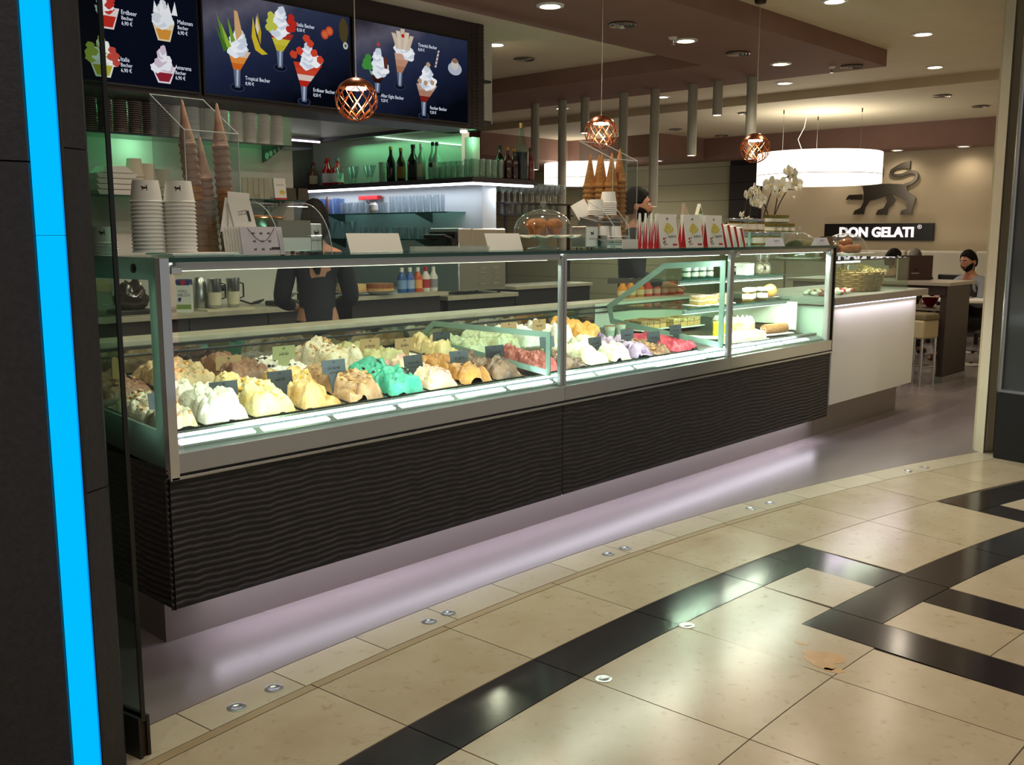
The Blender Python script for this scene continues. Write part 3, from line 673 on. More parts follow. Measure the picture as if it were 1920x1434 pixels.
def tub(x, yc, w, d, h, m, label, seed, style='', topping=None, ntop=0):
    t = thing('gelato_tub', label, 'gelato tub', (x, yc, deckz(yc) - .018)); t.rotation_euler = (TILT, 0, 0); t['group'] = 'gelato tubs in the display case'
    o = [(-w/2, -d/2), (w/2, -d/2), (w/2, d/2), (-w/2, d/2)]; i_ = [(-w/2+.008, -d/2+.008), (w/2-.008, -d/2+.008), (w/2-.008, d/2-.008), (-w/2+.008, d/2-.008)]
    pm = MB().ring(o, i_, 'z', .01, .0165)
    s1 = [(-w/2+.007, -d/2+.007), (w/2-.007, -d/2+.007), (w/2-.007, d/2-.007), (-w/2+.007, d/2-.007)]; s2 = [(p[0]*.985, p[1]*.985) for p in s1]
    pm.ring(s1, s2, 'z', -.012, .011); pm.box(-w/2+.008, -d/2+.008, -.013, w/2-.008, d/2-.008, -.010); pm.build('pan', PAN, t)
    g = mound(w-.004, d-.006, h, seed, style).build('gelato', m, t, (0, 0, .004))
    if topping:
        rnd = random.Random(seed+50); zz = {}
        tm = MB()
        for k in range(ntop):
            px = rnd.uniform(-.36, .36)*w; py = rnd.uniform(-.42, .35)*d
            best = min(g.data.vertices, key=lambda v: (v.co.x-px)**2 + (v.co.y-py)**2).co
            r = rnd.uniform(.005, .012); tm.ball((px, py, best.z+.004), r, 6, 4, (rnd.uniform(.7, 1.5), rnd.uniform(.7, 1.4), .7))
        o = tm.build('topping', topping, t); o['kind'] = 'stuff'
    return t
NUT = mat('nut_bits', '#9a6a3a', .5, var='#c99a5c', scale=60); CHOC = mat('chocolate_bits', '#2a140c', .3); FRUIT = mat('candied_fruit', '#d9861a', .25)
gm = dict(stracc=gel_mat('stracciatella', '#dfd4bb', '#c2ad85'), cream=gel_mat('cream', '#e3ddcb', '#d3c8ac'), vanilla=gel_mat('vanilla', '#e6d6a4', '#d6b670'), honey=gel_mat('honey', '#d8b67c', '#b98a48'),
          hazel=gel_mat('hazelnut', '#bb936c', '#8f6540'), mint=gel_mat('mint', '#4aa88a', '#2f8a70', 10), pinkc=gel_mat('pink_cream', '#dcc7a0', '#c98a84', 7), caramel=gel_mat('caramel', '#bb8340', '#8a551f', 9),
          choc=gel_mat('chocolate_swirl', '#8a6a52', '#4a2c1c', 10), red=gel_mat('strawberry', '#c8625a', '#b04444', 8), lemon=gel_mat('lemon', '#e2dcc2', '#cdc49c'), berry=gel_mat('blueberry_swirl', '#b9a0b6', '#6d4a70', 14),
          rasp=gel_mat('raspberry', '#c44a58', '#a82c40', 8), beige=gel_mat('nougat', '#cfb68a', '#b3925e'), white=gel_mat('white', '#f1efe6', '#e6e2d2'), pist=gel_mat('pistachio', '#c4be8e', '#a49e62'), mango=gel_mat('mango', '#e6b45c', '#cf8c30', 8), brown=gel_mat('brown_nut', '#94694a', '#6a4228', 12))
FY, FD = 3.42, .40
front = [('stracc', 1.69, .17, .09, 'cream gelato tub with brown flakes beside the frosted end panel', NUT, 18), ('cream', 1.885, .20, .12, 'white cream gelato tub piled behind the frontmost grey sign', None, 0), ('vanilla', 2.10, .21, .12, 'pale vanilla gelato tub with golden crumble', mat('crumble', '#d9a240', .6), 26), ('honey', 2.325, .215, .12, 'honey coloured gelato tub next to the hazelnut tub', mat('crumble', '#d9a240', .6), 14),
         ('hazel', 2.55, .21, .115, 'light brown hazelnut gelato tub with nut pieces', NUT, 34), ('mint', 2.775, .21, .12, 'bright mint green gelato tub with chocolate chips', CHOC, 12), ('pinkc', 2.995, .205, .11, 'cream and pink rippled gelato tub beside the mint tub', None, 0), ('caramel', 3.21, .205, .11, 'orange caramel gelato tub with dark sauce', CHOC, 8), ('choc', 3.425, .20, .10, 'brown chocolate swirl gelato tub by the glass divider', None, 0),
         ('red', 3.72, .20, .10, 'salmon red gelato tub just past the first glass divider', None, 0), ('choc', 3.93, .19, .07, 'brown gelato tub behind the first aluminium mullion', None, 0), ('lemon', 4.14, .20, .10, 'pale lemon gelato tub in the middle case section', None, 0), ('lemon', 4.34, .19, .10, 'second pale lemon gelato tub next to the purple one', None, 0), ('berry', 4.545, .20, .10, 'purple and white berry swirl gelato tub', None, 0), ('brown', 4.75, .19, .06, 'low brown nut gelato tub in front of the raspberry tub', NUT, 20), ('rasp', 4.97, .24, .10, 'deep red raspberry gelato tub beside the second glass divider', None, 0)]
for i, (k, x, w, h, l, tp, n) in enumerate(front): tub(x, FY, w-.006, FD, h, gm[k], l, i+1, 'flat' if k == 'rasp' else '', tp, int(n*1.7))
rear = [('brown', 1.75, .24, .07, 'brown gelato tub in the rear row by the frosted end panel', NUT, 10), ('beige', 2.02, .25, .10, 'nougat beige gelato tub topped with orange candied fruit', FRUIT, 10), ('brown', 2.29, .24, .10, 'dark brown gelato tub behind the orange tan sign', None, 0), ('white', 2.55, .24, .05, 'nearly empty white flaked gelato tub in the rear row', CHOC, 14), ('stracc', 2.80, .25, .13, 'tall cream gelato tub covered with brown nut crumble', NUT, 40), ('pist', 3.06, .24, .10, 'pale pistachio green gelato tub in the rear row', None, 0), ('white', 3.29, .18, .02, 'empty-looking white gelato tub behind the tan signs', None, 0), ('vanilla', 3.475, .17, .11, 'yellow vanilla gelato tub at the rear beside the divider', None, 0), ('lemon', 3.70, .20, .09, 'pale lemon gelato tub in the rear row behind the divider', None, 0),
        ('lemon', 3.93, .22, .10, 'soft white lemon gelato tub behind the salmon red one', None, 0), ('white', 4.17, .23, .12, 'peaked white gelato tub in the rear row', None, 0), ('white', 4.42, .22, .12, 'second peaked white gelato tub in the rear row', None, 0), ('mango', 4.66, .24, .12, 'golden mango gelato tub in the rear row', None, 0)]
for i, (k, x, w, h, l, tp, n) in enumerate(rear): tub(x, 3.87, w-.006, .37, h, gm[k], l, i+101, '', tp, int(n*1.7))
# hanging cone biscuit stuck in the rear tub
w_ = thing('wafer_biscuit', 'finger wafer biscuit standing in the brown rear tub', 'wafer', (1.73, 3.80, .87))
MB().prism([(-.014, 0), (.014, 0), (.014, .08), (.010, .092), (0, .096), (-.010, .092), (-.014, .08)], 'y', -.005, .005).build('wafer', mat('wafer', '#c99a63', .7, bump=.4, bscale=200), w_)
# dessert glasses in the rear row
for x, y in ((4.93, 3.78), (5.07, 3.80)):
    t = thing('dessert_glass', 'small white cream dessert in a glass with brown dusting', 'dessert', (x, y, deckz(y)-.03), 0, 'cream desserts')
    MB().shell([(.028, 0), (.034, .02), (.038, .085)], .002, 20).build('glass', GLASS, t); MB().lathe([(.001, .004), (.029, .004), (.0365, .08), (.001, .083)], 20).build('cream', gm['white'], t)
    MB().lathe([(.001, .0845), (.034, .0835), (.035, .081)], 20).build('cocoa', mat('cocoa', '#7c4a26', .9, var='#a87848', scale=120), t)
# tasting cup left in front of the pastry end, cakes and slices
# ------------------------------------------------------------ slate and tan name signs
SL = mat('slate_sign', '#3f4549', .6); SL2 = mat('slate_sign_dark', '#26292b', .6); TAN = mat('tan_sign', '#a98b60', .6); GRN = mat('olive_sign', '#98996a', .6); INK = mat('ink', '#15130f', .8)
def sign(x, y, z, w, h, m, label, body, tilt=-8):
    t = thing('name_sign', label, 'name sign', (x, y, z)); t.rotation_euler = (R(tilt), 0, R(random.Random(int(x*1000)).uniform(-9, 5))); t['group'] = 'gelato name signs'
    p = [(-w/2, .35*h), (w/2, .35*h), (w/2, h), (-w/2, h)]
    MB().prism([(-w*.16, -.06), (w*.16, -.06), (w*.26, .33*h), (w/2, .36*h), (w/2, h), (-w/2, h), (-w/2, .36*h), (-w*.26, .33*h)], 'y', -.0012, .0012).build('board', m, t)
    LION2(t, .012, (0, -.0016, h*.88), INK)
    scribble('handwriting', INK, w*.62, h*.17, t, (0, -.0016, h*.62), int(x*997), 1 + (int(x*100) % 2))
    return t
def LION2(parent, s, loc, m, rot=None, flip=False):
    """small walking lion emblem, s = its width"""
    g = bpy.data.meshes.get('lion_small')
    if g is None:
        pts = [(-.5,.1),(-.46,.28),(-.3,.36),(-.22,.2),(.3,.2),(.36,.32),(.26,.42),(.3,.5),(.46,.46),(.42,.36),(.46,.2),(.44,-.1),(.5,-.34),(.34,-.34),(.32,-.12),(.2,-.02),(.08,-.06),(.1,-.34),(-.06,-.34),(-.08,-.06),(-.2,-.1),(-.2,-.34),(-.36,-.34),(-.32,-.02),(-.36,.06)]
        g = MB().prism([(a, b) for a, b in pts], 'y', -.0002, .0002).mesh('lion_small')
    o = put(g, 'lion_emblem', None, parent, loc, rot)
    if not g.materials: g.materials.append(m)
    o.scale = (s, 1, s); return o
sg = [(1.95, .80, SL, 'slate sign in the white cream gelato', 'Fior di\nLatte'), (2.205, .815, SL2, 'slate sign between the vanilla and honey gelato', 'Vanille'), (2.472, .835, SL, 'slate sign in the hazelnut gelato', 'Nocciola'), (2.917, .815, SL2, 'dark tilted slate sign behind the mint gelato', 'Malaga'), (3.206, .81, SL, 'slate sign in the caramel gelato', 'Caramel'), (3.45, .815, SL2, 'slate sign in the chocolate swirl gelato', 'Nutella'), (3.846, .83, SL, 'slate sign beside the salmon red gelato', 'Melone'), (4.25, .795, SL2, 'slate sign between the two pale lemon gelatos', 'Limone'), (4.548, .82, SL2, 'slate sign in the purple berry gelato', 'Mirtillo'), (4.81, .785, SL2, 'slate sign in the low brown nut gelato', 'Croccante'), (5.043, .81, SL2, 'slate sign in the raspberry gelato', 'Lampone')]
for x, z, m, l, b in sg: sign(x, 3.35, z, .115, .09, m, l, b)
for x, z, m, l, b in ((2.237, .83, TAN, 'tan sign standing before the dark brown rear gelato', 'Malaga'), (2.52, .85, GRN, 'olive sign standing at the white flaked rear gelato', 'Cocco'), (3.02, .845, TAN, 'tan sign in the pistachio gelato', 'Pistacchio'), (3.243, .83, TAN, 'tan sign before the empty white rear tub', 'Yogurt'), (3.50, .845, SL, 'grey slate sign behind the yellow vanilla gelato', 'Crema'), (4.02, .86, TAN, 'brown sign behind the soft lemon gelato', 'Limone'), (4.28, .86, TAN, 'brown sign between the peaked white gelatos', 'Cocco')): sign(x, 3.80, z, .118, .095, m, l, b, 0)
sign(1.66, 3.28, .80, .10, .09, SL, 'slate sign seen through the frosted end window', 'Stracciatella')

# ------------------------------------------------------------ pastry end of the case
SPONGE = mat('sponge', '#c9a06a', .8, var='#b98c55', scale=50, bump=.4, bscale=90); ICING = mat('icing', '#efe9dc', .5); BERRY = mat('berry_topping', '#a61f2c', .25, var='#e7d5c9', scale=40)
def slice_cake(x, y, z, rz, label, top, name='cake_slice', w=.06, l=.12, h=.06):
    t = thing(name, label, 'cake', (x, y, z), rz, 'cakes in the pastry case')
    pl = [(-w/2, 0), (w/2, 0), (w*.1, l), (-w*.1, l)]
    MB().prism(pl, 'z', .004, h*.5).build('sponge', SPONGE, t); MB().prism(pl, 'z', h*.5, h*.62).build('filling', ICING, t); MB().prism(pl, 'z', h*.62, h*.9).build('sponge', SPONGE, t)
    MB().prism([(a*1.02, b*1.01) for a, b in pl], 'z', h*.9, h*1.05).build('topping', top, t)
    MB().prism([(-.055, -.02), (.055, -.02), (.055, .14), (-.055, .14)], 'z', 0, .003).build('doily', PAPER, t)
    return t
for x, y, l in ((5.45, 3.43, 'berry topped cake slice on the middle glass shelf by the divider'), (5.62, 3.43, 'second berry topped cake slice on the middle glass shelf'), (5.80, 3.44, 'berry cake slice behind the mullion on the middle shelf')): slice_cake(x, y, .99, R(random.Random(int(x*100)).uniform(-30, 30)), l, BERRY)
def cake_box(x, y, w, d, h, z, label, top, crumbs=None, seed=1):
    t = thing('tray_cake', label, 'cake', (x, y, z), 0, 'cakes in the pastry case')
    MB().box(-w/2-.02, -d/2-.02, 0, w/2+.02, d/2+.02, .006).build('tray', PAPER, t)
    nx, ny = max(1, int(w/.07)), max(1, int(d/.07))
    for i in range(nx):
        for j in range(ny):
            x0 = -w/2+w*i/nx; y0 = -d/2+d*j/ny; hh = h*random.Random(seed+i*7+j).uniform(.85, 1.1)
            B(x0+.003, y0+.003, .006, x0+w/nx-.003, y0+d/ny-.003, hh*.6).build('portion', SPONGE, t, bevel=.003)
            B(x0+.002, y0+.002, hh*.6, x0+w/nx-.002, y0+d/ny-.002, hh).build('portion_top', top, t, bevel=.005)
    return t
zf = deckz(3.5)
def dk(y): return deckz(y) - .02
cake_box(5.42, 3.88, .30, .2, .06, dk(3.9), 'tray of beige and brown cake squares in the rear of the pastry section', mat('streusel', '#b08352', .8, var='#7a5230', scale=60, bump=.6, bscale=120), seed=2)
cake_box(5.78, 3.86, .34, .22, .065, dk(3.86), 'tray of pale crumble cake squares beside the yellow cup', mat('pale_streusel', '#d9bf8b', .8, var='#8a6238', scale=50, bump=.6, bscale=120), seed=5)
t = thing('yellow_cup', 'plain yellow cake ring on a white doily', 'cake', (5.67, 3.42, dk(3.42)+.012)); MB().lathe([(.001, .003), (.052, .003), (.052, .095), (.046, .10), (.001, .10)], 28).build('cake', mat('yellow_glaze', '#e8c83c', .35), t); MB().lathe([(.001, 0), (.075, .001), (.075, .003), (.001, .003)], 28).build('doily', PAPER, t)
t = thing('paper_napkin', 'folded white paper lying between the cakes', 'paper', (5.50, 3.45, dk(3.45)+.01), R(25)); MB().box(-.045, -.11, 0, .045, .11, .006).build('sheet', PAPER, t); MB().box(-.04, -.10, .006, .04, .10, .012).build('fold', PAPER, t)
t = thing('cream_cake', 'large white cream topped cake with piped peaks', 'cake', (6.10, 3.58, dk(3.58)), 0)
MB().lathe([(.001, .004), (.15, .004), (.15, .06), (.145, .065), (.001, .066)], 36).build('body', gm['vanilla'], t)
for k in range(20):
    a = 2*math.pi*k/20; MB().lathe([(.018, 0), (.02, .008), (.012, .02), (.003, .034), (.0, .036)], 10, .125*math.cos(a), .125*math.sin(a), .064).build('cream_peak', ICING, t)
MB().lathe([(.001, 0), (.175, .001), (.175, .004), (.001, .004)], 36).build('board', PAPER, t)
t = thing('swiss_roll', 'tan nut coated cake roll on a white board', 'cake', (6.22, 3.32, dk(3.32)+.012), R(-8))
MB().lathe([(.001, -.12), (.032, -.12), (.034, -.11), (.034, .11), (.032, .12), (.001, .12)], 20).build('roll', mat('roll_sponge', '#b07c48', .8, bump=.6, bscale=150, var='#8f5d33', scale=70), t, (0, 0, .036), (0, R(90), 0))
for s in (-1, 1):
    sp = [((.004 + .0023*k)*math.cos(k*.6), (.004 + .0023*k)*math.sin(k*.6)) for k in range(12)]
    MB().tube([(s*.121, a, .036+b) for a, b in sp], .0025, 5).build('cream_spiral', ICING, t)
MB().box(-.15, -.055, -.004, .15, .055, .003).build('board', PAPER, t)
t = thing('cream_log', 'white and yellow cream cake log at the front of the pastry section', 'cake', (5.70, 3.27, dk(3.27)+.012), R(-4)); MB().prism([(-.04, 0), (.04, 0), (.042, .03), (.02, .055), (-.02, .055), (-.042, .03)], 'x', -.22, .22).build('log', mat('cream_log', '#eee3b8', .5, var='#e5c866', scale=9), t, bevel=.006); B(-.24, -.05, -.004, .24, .05, .002).build('board', PAPER, t)
t = thing('steel_tray', 'empty dark steel tray at the far end of the pastry section', 'tray', (6.385, 3.60, dk(3.60)+.004)); MB().ring([(-.10, -.16), (.10, -.16), (.10, .16), (-.10, .16)], [(-.09, -.15), (.09, -.15), (.09, .15), (-.09, .15)], 'z', 0, .022).box(-.095, -.155, 0, .095, .155, .003).build('tray', mat('dark_tray', '#3b3c3e', .25, .8), t)
# middle shelf: jam pots, round bun
def pot(x, y, z, label, body, name='jam_pot', r=.04, h=.085, lid=WHITE, group=None, lidh=.02):
    t = thing(name, label, 'jar', (x, y, z), random.Random(int(x*999)).uniform(0, 6), group)
    MB().shell([(r*.9, 0), (r, .006), (r, h*.72), (r*.9, h*.8)], .002, 20).build('glass', GLASS, t); MB().lathe([(.001, .003), (r*.92, .005), (r*.94, h*.7), (.001, h*.71)], 20).build('filling', body, t)
    MB().lathe([(r*.95, h*.78), (r*1.02, h*.79), (r*1.02, h*.79+lidh), (r*.98, h*.79+lidh+.002), (.001, h*.79+lidh+.002)], 20).build('lid', lid, t)
    MB().lathe([(r*1.004, h*.2), (r*1.004, h*.6)], 20).build('label', mat('jar_label', '#e4dccb', .7), t)
    return t
AMBER = mat('amber_jam', '#b5762a', .3); ORANGE = mat('orange_jam', '#c9842f', .3)
pot(6.08, 3.46, .989, 'amber jam pot with white lid beside the mullion', AMBER); pot(6.18, 3.50, .989, 'orange jam pot with white lid between two pots', ORANGE); pot(6.28, 3.46, .989, 'brown jam pot with white lid beside the round bun', mat('brown_jam', '#6a4424', .3))
t = thing('round_bun', 'golden round bun on a white paper on the glass shelf', 'bun', (6.46, 3.50, .989)); MB().ball((0, 0, .056), .052, 24, 14, (1, 1, .95)).build('bun', mat('bun_crust', '#d69a4c', .5, var='#e8b56c', scale=12), t); MB().lathe([(.001, 0), (.03, .001), (.07, .012), (.072, .014), (.028, .006), (.001, .005)], 24).build('paper', PAPER, t)
# top shelf: small jars, white boxes, wrapped sweets
for k in range(4): pot(5.36+.09*k, 3.5, 1.169, 'small grey jar on the upper glass shelf behind the divider', mat('grey_tea', '#7a7f76', .5), 'small_jar', .03, .06, WHITE, 'small jars on the upper shelf')
t = thing('gift_carton', 'plain white gift carton on the upper glass shelf', 'box', (6.10, 3.5, 1.169), R(10)); B(-.07, -.04, 0, .07, .04, .08).build('carton', PAPER, t, bevel=.002); text('gelato', 'print', mat('grey_print', '#77736e', .8), .03, t, (.02, -.0405, .03), extrude=.0001)
for k, x in enumerate((6.24, 6.33)):
    t = thing('sweet_bag', 'clear cellophane bag of sweets tied at the neck', 'bag', (x, 3.47, 1.169), k, 'cellophane bags'); 
    MB().lathe([(.02, 0), (.036, .01), (.04, .05), (.03, .075), (.008, .09), (.03, .13), (.036, .14)], 12).build('wrap', thin_glass('cellophane', '#f4f2ea', 1, .1, .18, '#e8e4d8', .05), t)
    MB().ball((0, 0, .04), .03, 10, 8, (1, 1, 1.1)).build('sweets', mat('sweets', '#9a7d58', .6, var='#e3d9c4', scale=60), t); MB().lathe([(.009, .086), (.011, .09), (.009, .094)], 10).build('tie', NUT, t)
    MB().cyl(0, 0, -.001, .001, .014, n=16).build('tag', BLACK, t, (0.01, -.042, .045), (R(90), 0, 0))
for k in range(3): pot(6.33+.065*k, 3.70, 1.169, 'small olive green jar at the back of the upper glass shelf', mat('olive', '#6d7048', .5), 'olive_jar', .03, .065, WHITE, 'olive jars')
# red and amber bottles behind the case end
for k in range(8):
    x = 5.70 + .105*k; c = ('#c8842a', '#c8842a', '#c8842a', '#c8362a', '#cf5030', '#c8362a', '#d0452e', '#c8362a')[k]
    t = thing('juice_bottle', 'small %s bottle standing on the ledge behind the pastry case' % ('amber' if k < 3 else 'orange red'), 'bottle', (x, 4.26, .992), 0, 'juice bottles behind the case')
    MB().lathe([(.001, 0), (.034, 0), (.036, .01), (.036, .07), (.018, .095), (.015, .125), (.001, .126)], 16).build('bottle', mat('juice' + c, c, .1, spec=.7), t); MB().cyl(0, 0, .12, .14, .016, n=14).build('cap', WHITE if k % 2 else STEEL, t); MB().lathe([(.0365, .02), (.0365, .055)], 16).build('label', mat('bottle_label' + c, '#d9a58a' if k > 2 else '#dcc48c', .6), t)
# ------------------------------------------------------------ things standing on the glass top (z = 1.373)
ZT = 1.373
CUPW = mat('white_cup_paper', '#f3f2ec', .6); CUPD = mat('dark_cup_paper', '#3a1d22', .5); LOGO = mat('logo_ink', '#1d1b1a', .7); LOGOW = mat('logo_pale', '#cfc7b8', .7)
def cup_mesh(r0, r1, h, name):    # upside-down paper cup: rim (r1) at the bottom, base (r0) on top
    return MB().lathe([(r1+.002, 0), (r1+.0032, .002), (r1+.002, .0045), (r1-.0005, .0055), (r0, h), (r0-.002, h-.0005), (r0-.0035, h-.006), (.001, h-.006)], 24).mesh(name)
RIMP = mat('pale_cup_rim', '#b9aba0', .6)
def cup_stack(x, y, z, n, me, r0, h, pitch, m, label, group, lean=0, logo=True, lm=None, rot=R(-47)):
    if m is CUPD and len(me.materials) == 0:
        me.materials.append(m); me.materials.append(RIMP)
        for p in me.polygons:
            if p.center.z < .0035: p.material_index = 1
    for k in range(n):
        o = put(me, 'paper_cup', m, loc=(x+lean*k, y, z+pitch*k)); tag(o, label, 'paper cup', group)
        if k == n-1 and logo:
            tag(o, label.replace('stacked', 'topmost stacked') if 'stacked' in label else label, None)
            for dz, s in ((h*.62, .022),):
                e = LION2(o, s, (0, 0, 0), lm or LOGO); a = R(-137+15); rr = (r0+.004)
                e.location = (rr*math.cos(a), rr*math.sin(a), dz); e.rotation_euler = (0, 0, a+R(90)); e.data = e.data.copy(); e.data.materials.clear(); e.data.materials.append(lm or LOGO)
            
big = cup_mesh(.044, .054, .075, 'big_cup')
tr = thing('cup_tray', 'flat white tray under the two tall stacks of white cups', 'tray', (1.78, 3.29, ZT)); B(-.10, -.10, .004, .17, .10, .012).build('tray', WHITE, tr, bevel=.003); B(-.085, -.085, 0, .15, .085, .004).build('foot', STEEL, tr)
cup_stack(1.665, 3.33, ZT+.013, 14, big, .044, .075, .0135, CUPW, 'white paper cup stacked upside down in the tower nearest the end panel', 'white cup tower by the end panel')
cup_stack(1.768, 3.29, ZT+.013, 14, big, .044, .075, .0135, CUPW, 'white paper cup stacked upside down in the tower beside the cone holder', 'white cup tower by the cones')
small = cup_mesh(.036, .044, .06, 'small_cup')
cup_stack(1.60, 3.54, ZT, 5, small, .036, .06, .011, CUPW, 'white paper cup stacked in the short pile behind the cup towers', 'short white cup pile')
# cone holder
ACRYL = thin_glass('acrylic', '#f4f7f7', .9, .0, .012, '#dfe6e8', .0); ACE = mat('acrylic_edge', '#c9d4d4', .1, 0, .8)
WAF = mat('waffle', '#cb8c4c', .7, var='#a86c34', scale=30, bump=.8, bscale=70); WAFO = mat('waffle_orange', '#cf8a3c', .7, var='#b5702a', scale=30, bump=.8, bscale=70); WAFP = mat('waffle_paper', '#bd9882', .6, var='#ab846e', scale=24, bump=.3, bscale=80)
def cone_mesh(r, h, name):
    n = 18; vs = []; fs = []
    prof = [(r*1.0, 0), (r*1.12, .003), (r*1.12, .012), (r*1.0, .016), (r*.92, .03), (r*.5, h*.55), (.004, h-.004), (.0005, h)]
    mb = MB(); mb.lathe(prof, n); mb.v = [(x*(1 + .03*math.cos(6*math.atan2(y, x) + z*90)), y*(1 + .03*math.cos(6*math.atan2(y, x) + z*90)), z) for x, y, z in mb.v]
    return mb.mesh(name)
conem = cone_mesh(.029, .17, 'ice_cream_cone_mesh')
def cone_stack(x, y, z, n, label, group, lean=(0, 0), pitch=.027, ms=(WAF,), top=None, me=conem):
    for k in range(n):
        m = top if (top and k >= n-6) else ms[k % len(ms)]
        key = me.name + m.name; mm = bpy.data.meshes.get(key)
        if mm is None: mm = me.copy(); mm.name = key; mm.materials.clear(); mm.materials.append(m)
        o = put(mm, 'ice_cream_cone', None, loc=(x+lean[0]*k, y+lean[1]*k, z+pitch*k), rot=(math.atan(-lean[1]/pitch), math.atan(lean[0]/pitch), 0)); tag(o, label, 'cone', group)
def acrylic_box(x0, x1, y0, y1, z0, z1a, z1b, label, parts):
    t = thing('cone_holder', label, 'cone holder', (x0, y0, z0)); w = x1-x0; d = y1-y0; ha = z1a-z0; hb = z1b-z0
    B(0, 0, 0, w, .003, ha).build('front_sheet', ACRYL, t); B(0, d-.003, 0, w, d, hb).build('back_sheet', ACRYL, t)
    for xx in (0, w-.003): MB().prism([(0, 0), (d, 0), (d, hb), (0, ha)], 'x', xx, xx+.003).build('side_sheet', ACRYL, t)
    B(0, 0, 0, w, d, .004).build('base', ACRYL, t)
    for xx in (0, w-.003):
        MB().tube([(xx+.0015, 0, ha), (xx+.0015, d, hb)], .0018, 5).build('edge', ACE, t); MB().tube([(xx+.0015, 0, 0), (xx+.0015, 0, ha)], .0018, 5).build('edge', ACE, t)
    MB().tube([(0, d, hb), (w, d, hb)], .0018, 5).build('edge', ACE, t); MB().tube([(0, 0, ha), (w, 0, ha)], .0018, 5).build('edge', ACE, t)
    return t
ah = acrylic_box(1.81, 2.03, 3.31, 3.55, ZT, 1.82, 1.965, 'clear acrylic holder of waffle cones beside the white cup towers', 0)
B(.01, .012, .0, .18, .016, .20).build('inner_sheet', ACRYL, ah)
cone_stack(1.885, 3.36, ZT+.006, 15, 'waffle cone in the tall stack nearest the cup towers', 'tall cone stack', (-.0022, .0005), .0275, (WAF,), WAFP)
cone_stack(1.95, 3.40, ZT+.006, 11, 'waffle cone in the short middle stack of the acrylic holder', 'short cone stack', (-.0012, .001), .0265, (WAF,), WAFP)
cone_stack(2.005, 3.36, ZT+.006, 15, 'waffle cone in the tall stack nearest the leaflets', 'second tall cone stack', (-.0012, .0005), .0275, (WAF,), WAFP)
# red indicator lamp behind the cups
# leaflet holder
lh = thing('leaflet_holder', 'clear holder full of pale printed gift cards', 'leaflet holder', (1.945, 3.17, ZT), R(-8))
PRN = mat('pale_lilac_print', '#cfcbd6', .6); INKD = mat('dark_print', '#3a363c', .7)
for k in range(7):
    y = .012*k; o = MB().box(0, 0, 0, .165, .004, .105).build('card', PRN if k == 0 else PAPER, lh, (-.006*k, y, .002), (R(-14), 0, 0))
    if k == 0:
        MB().tube([(.03 + .105*i/12, -.001, .10 - .05*math.sin(math.pi*i/12)) for i in range(13)], .0012, 4).build('envelope_line', INKD, o)
        for i in range(3):
            for j in range(3): LION2(o, .012, (.05+.03*j, -.0004, .02+.03*i), INKD)
        B(.115, -.0006, .018, .15, 0, .028).build('name_plate', INKD, o)
B(-.002, -.004, 0, .17, .09, .003).build('base', ACRYL, lh)
for k, (x, a, h) in enumerate(((.0, 14, .13), (.028, 4, .15), (.05, -10, .12))):
    lf = thing('leaflet', ('white printed leaflet leaning out of the card holder', 'white leaflet standing tallest in the card holder', 'white leaflet tilted over the front of the card holder')[k], 'leaflet', (1.925+x, 3.27-.012*k, ZT+.085), R(-8)); lf.rotation_euler = (R(-8), R(a), R(-8))
    B(-.01, 0, 0, .075, .0015, h).build('sheet', PAPER, lf); scribble('print', INKD, .04, .008, lf, (.035, -.0012, h*.6), k+3, 2); B(.05, -.001, .03, .06, 0, .07).build('name_plate', INKD, lf)
# curved acrylic guard with tongs, wafer box and napkin dispenser
gd = thing('acrylic_guard', 'curved clear acrylic guard over the wafer box', 'acrylic guard', (2.09, 3.15, ZT))
arcp = [(.02+.20*(1-math.cos(R(a))) , .21*math.sin(R(a))) for a in range(0, 91, 9)]
arcp = [(-.0 + .19*(1-math.sin(R(90-a))), .20*math.sin(R(a))) for a in range(0, 91, 9)]
for x in (0, .235): MB().prism(arcp + [(.25, .2), (.25, 0)], 'x', x, x+.003).build('side_sheet', ACRYL, gd); MB().tube([(x+.0015, a, b) for a, b in arcp], .0016, 5).build('edge', ACE, gd)
gm2 = MB(); n = len(arcp)
gm2.add([(x, a, b) for x in (0, .238) for a, b in arcp], [(i, i+1, n+i+1, n+i) for i in range(n-1)], True); gm2.build('curved_sheet', ACRYL, gd)
wb = thing('wafer_box', 'white box of wafers with grey lid under the curved guard', 'box', (2.15, 3.25, ZT)); B(0, 0, .012, .15, .12, .065).build('box', WHITE, wb, bevel=.003); B(.0, .0, .065, .15, .12, .13).build('wafer_bin', mat('smoked_bin', '#8b8578', .3), wb)
for k in range(3): MB().cyl(.03+.045*k, .02, 0, .012, .008, n=12).build('foot', BLACK, wb)
cj = thing('cookie_canister', 'clear canister of brown wafers with glass knob', 'canister', (2.25, 3.54, ZT)); MB().shell([(.075, 0), (.078, .01), (.078, .19)], .002, 24).build('canister', ACRYL, cj); MB().lathe([(.001, .005), (.072, .005), (.072, .15), (.001, .155)], 20).build('wafers', WAF, cj); MB().lathe([(.08, .19), (.08, .2), (.02, .206), (.001, .206)], 24).build('lid', ACRYL, cj); MB().ball((0, 0, .222), .018, 12, 8).build('knob', ACRYL, cj)
bowl = thing('steel_scoop_bowl', 'green lined steel bowl with copper rim behind the guard', 'bowl', (2.18, 3.385, ZT+.065)); bowl.location.z = ZT
MB().lathe([(.025, 0), (.03, .07), (.06, .10), (.078, .135), (.08, .14), (.076, .138), (.055, .105), (.001, .09)], 24).build('bowl', mat('green_steel', '#8fa98c', .25, .6), bowl); MB().lathe([(.079, .137), (.082, .14), (.079, .143), (.076, .14)], 24, closed=True).build('rim', COPPER, bowl)
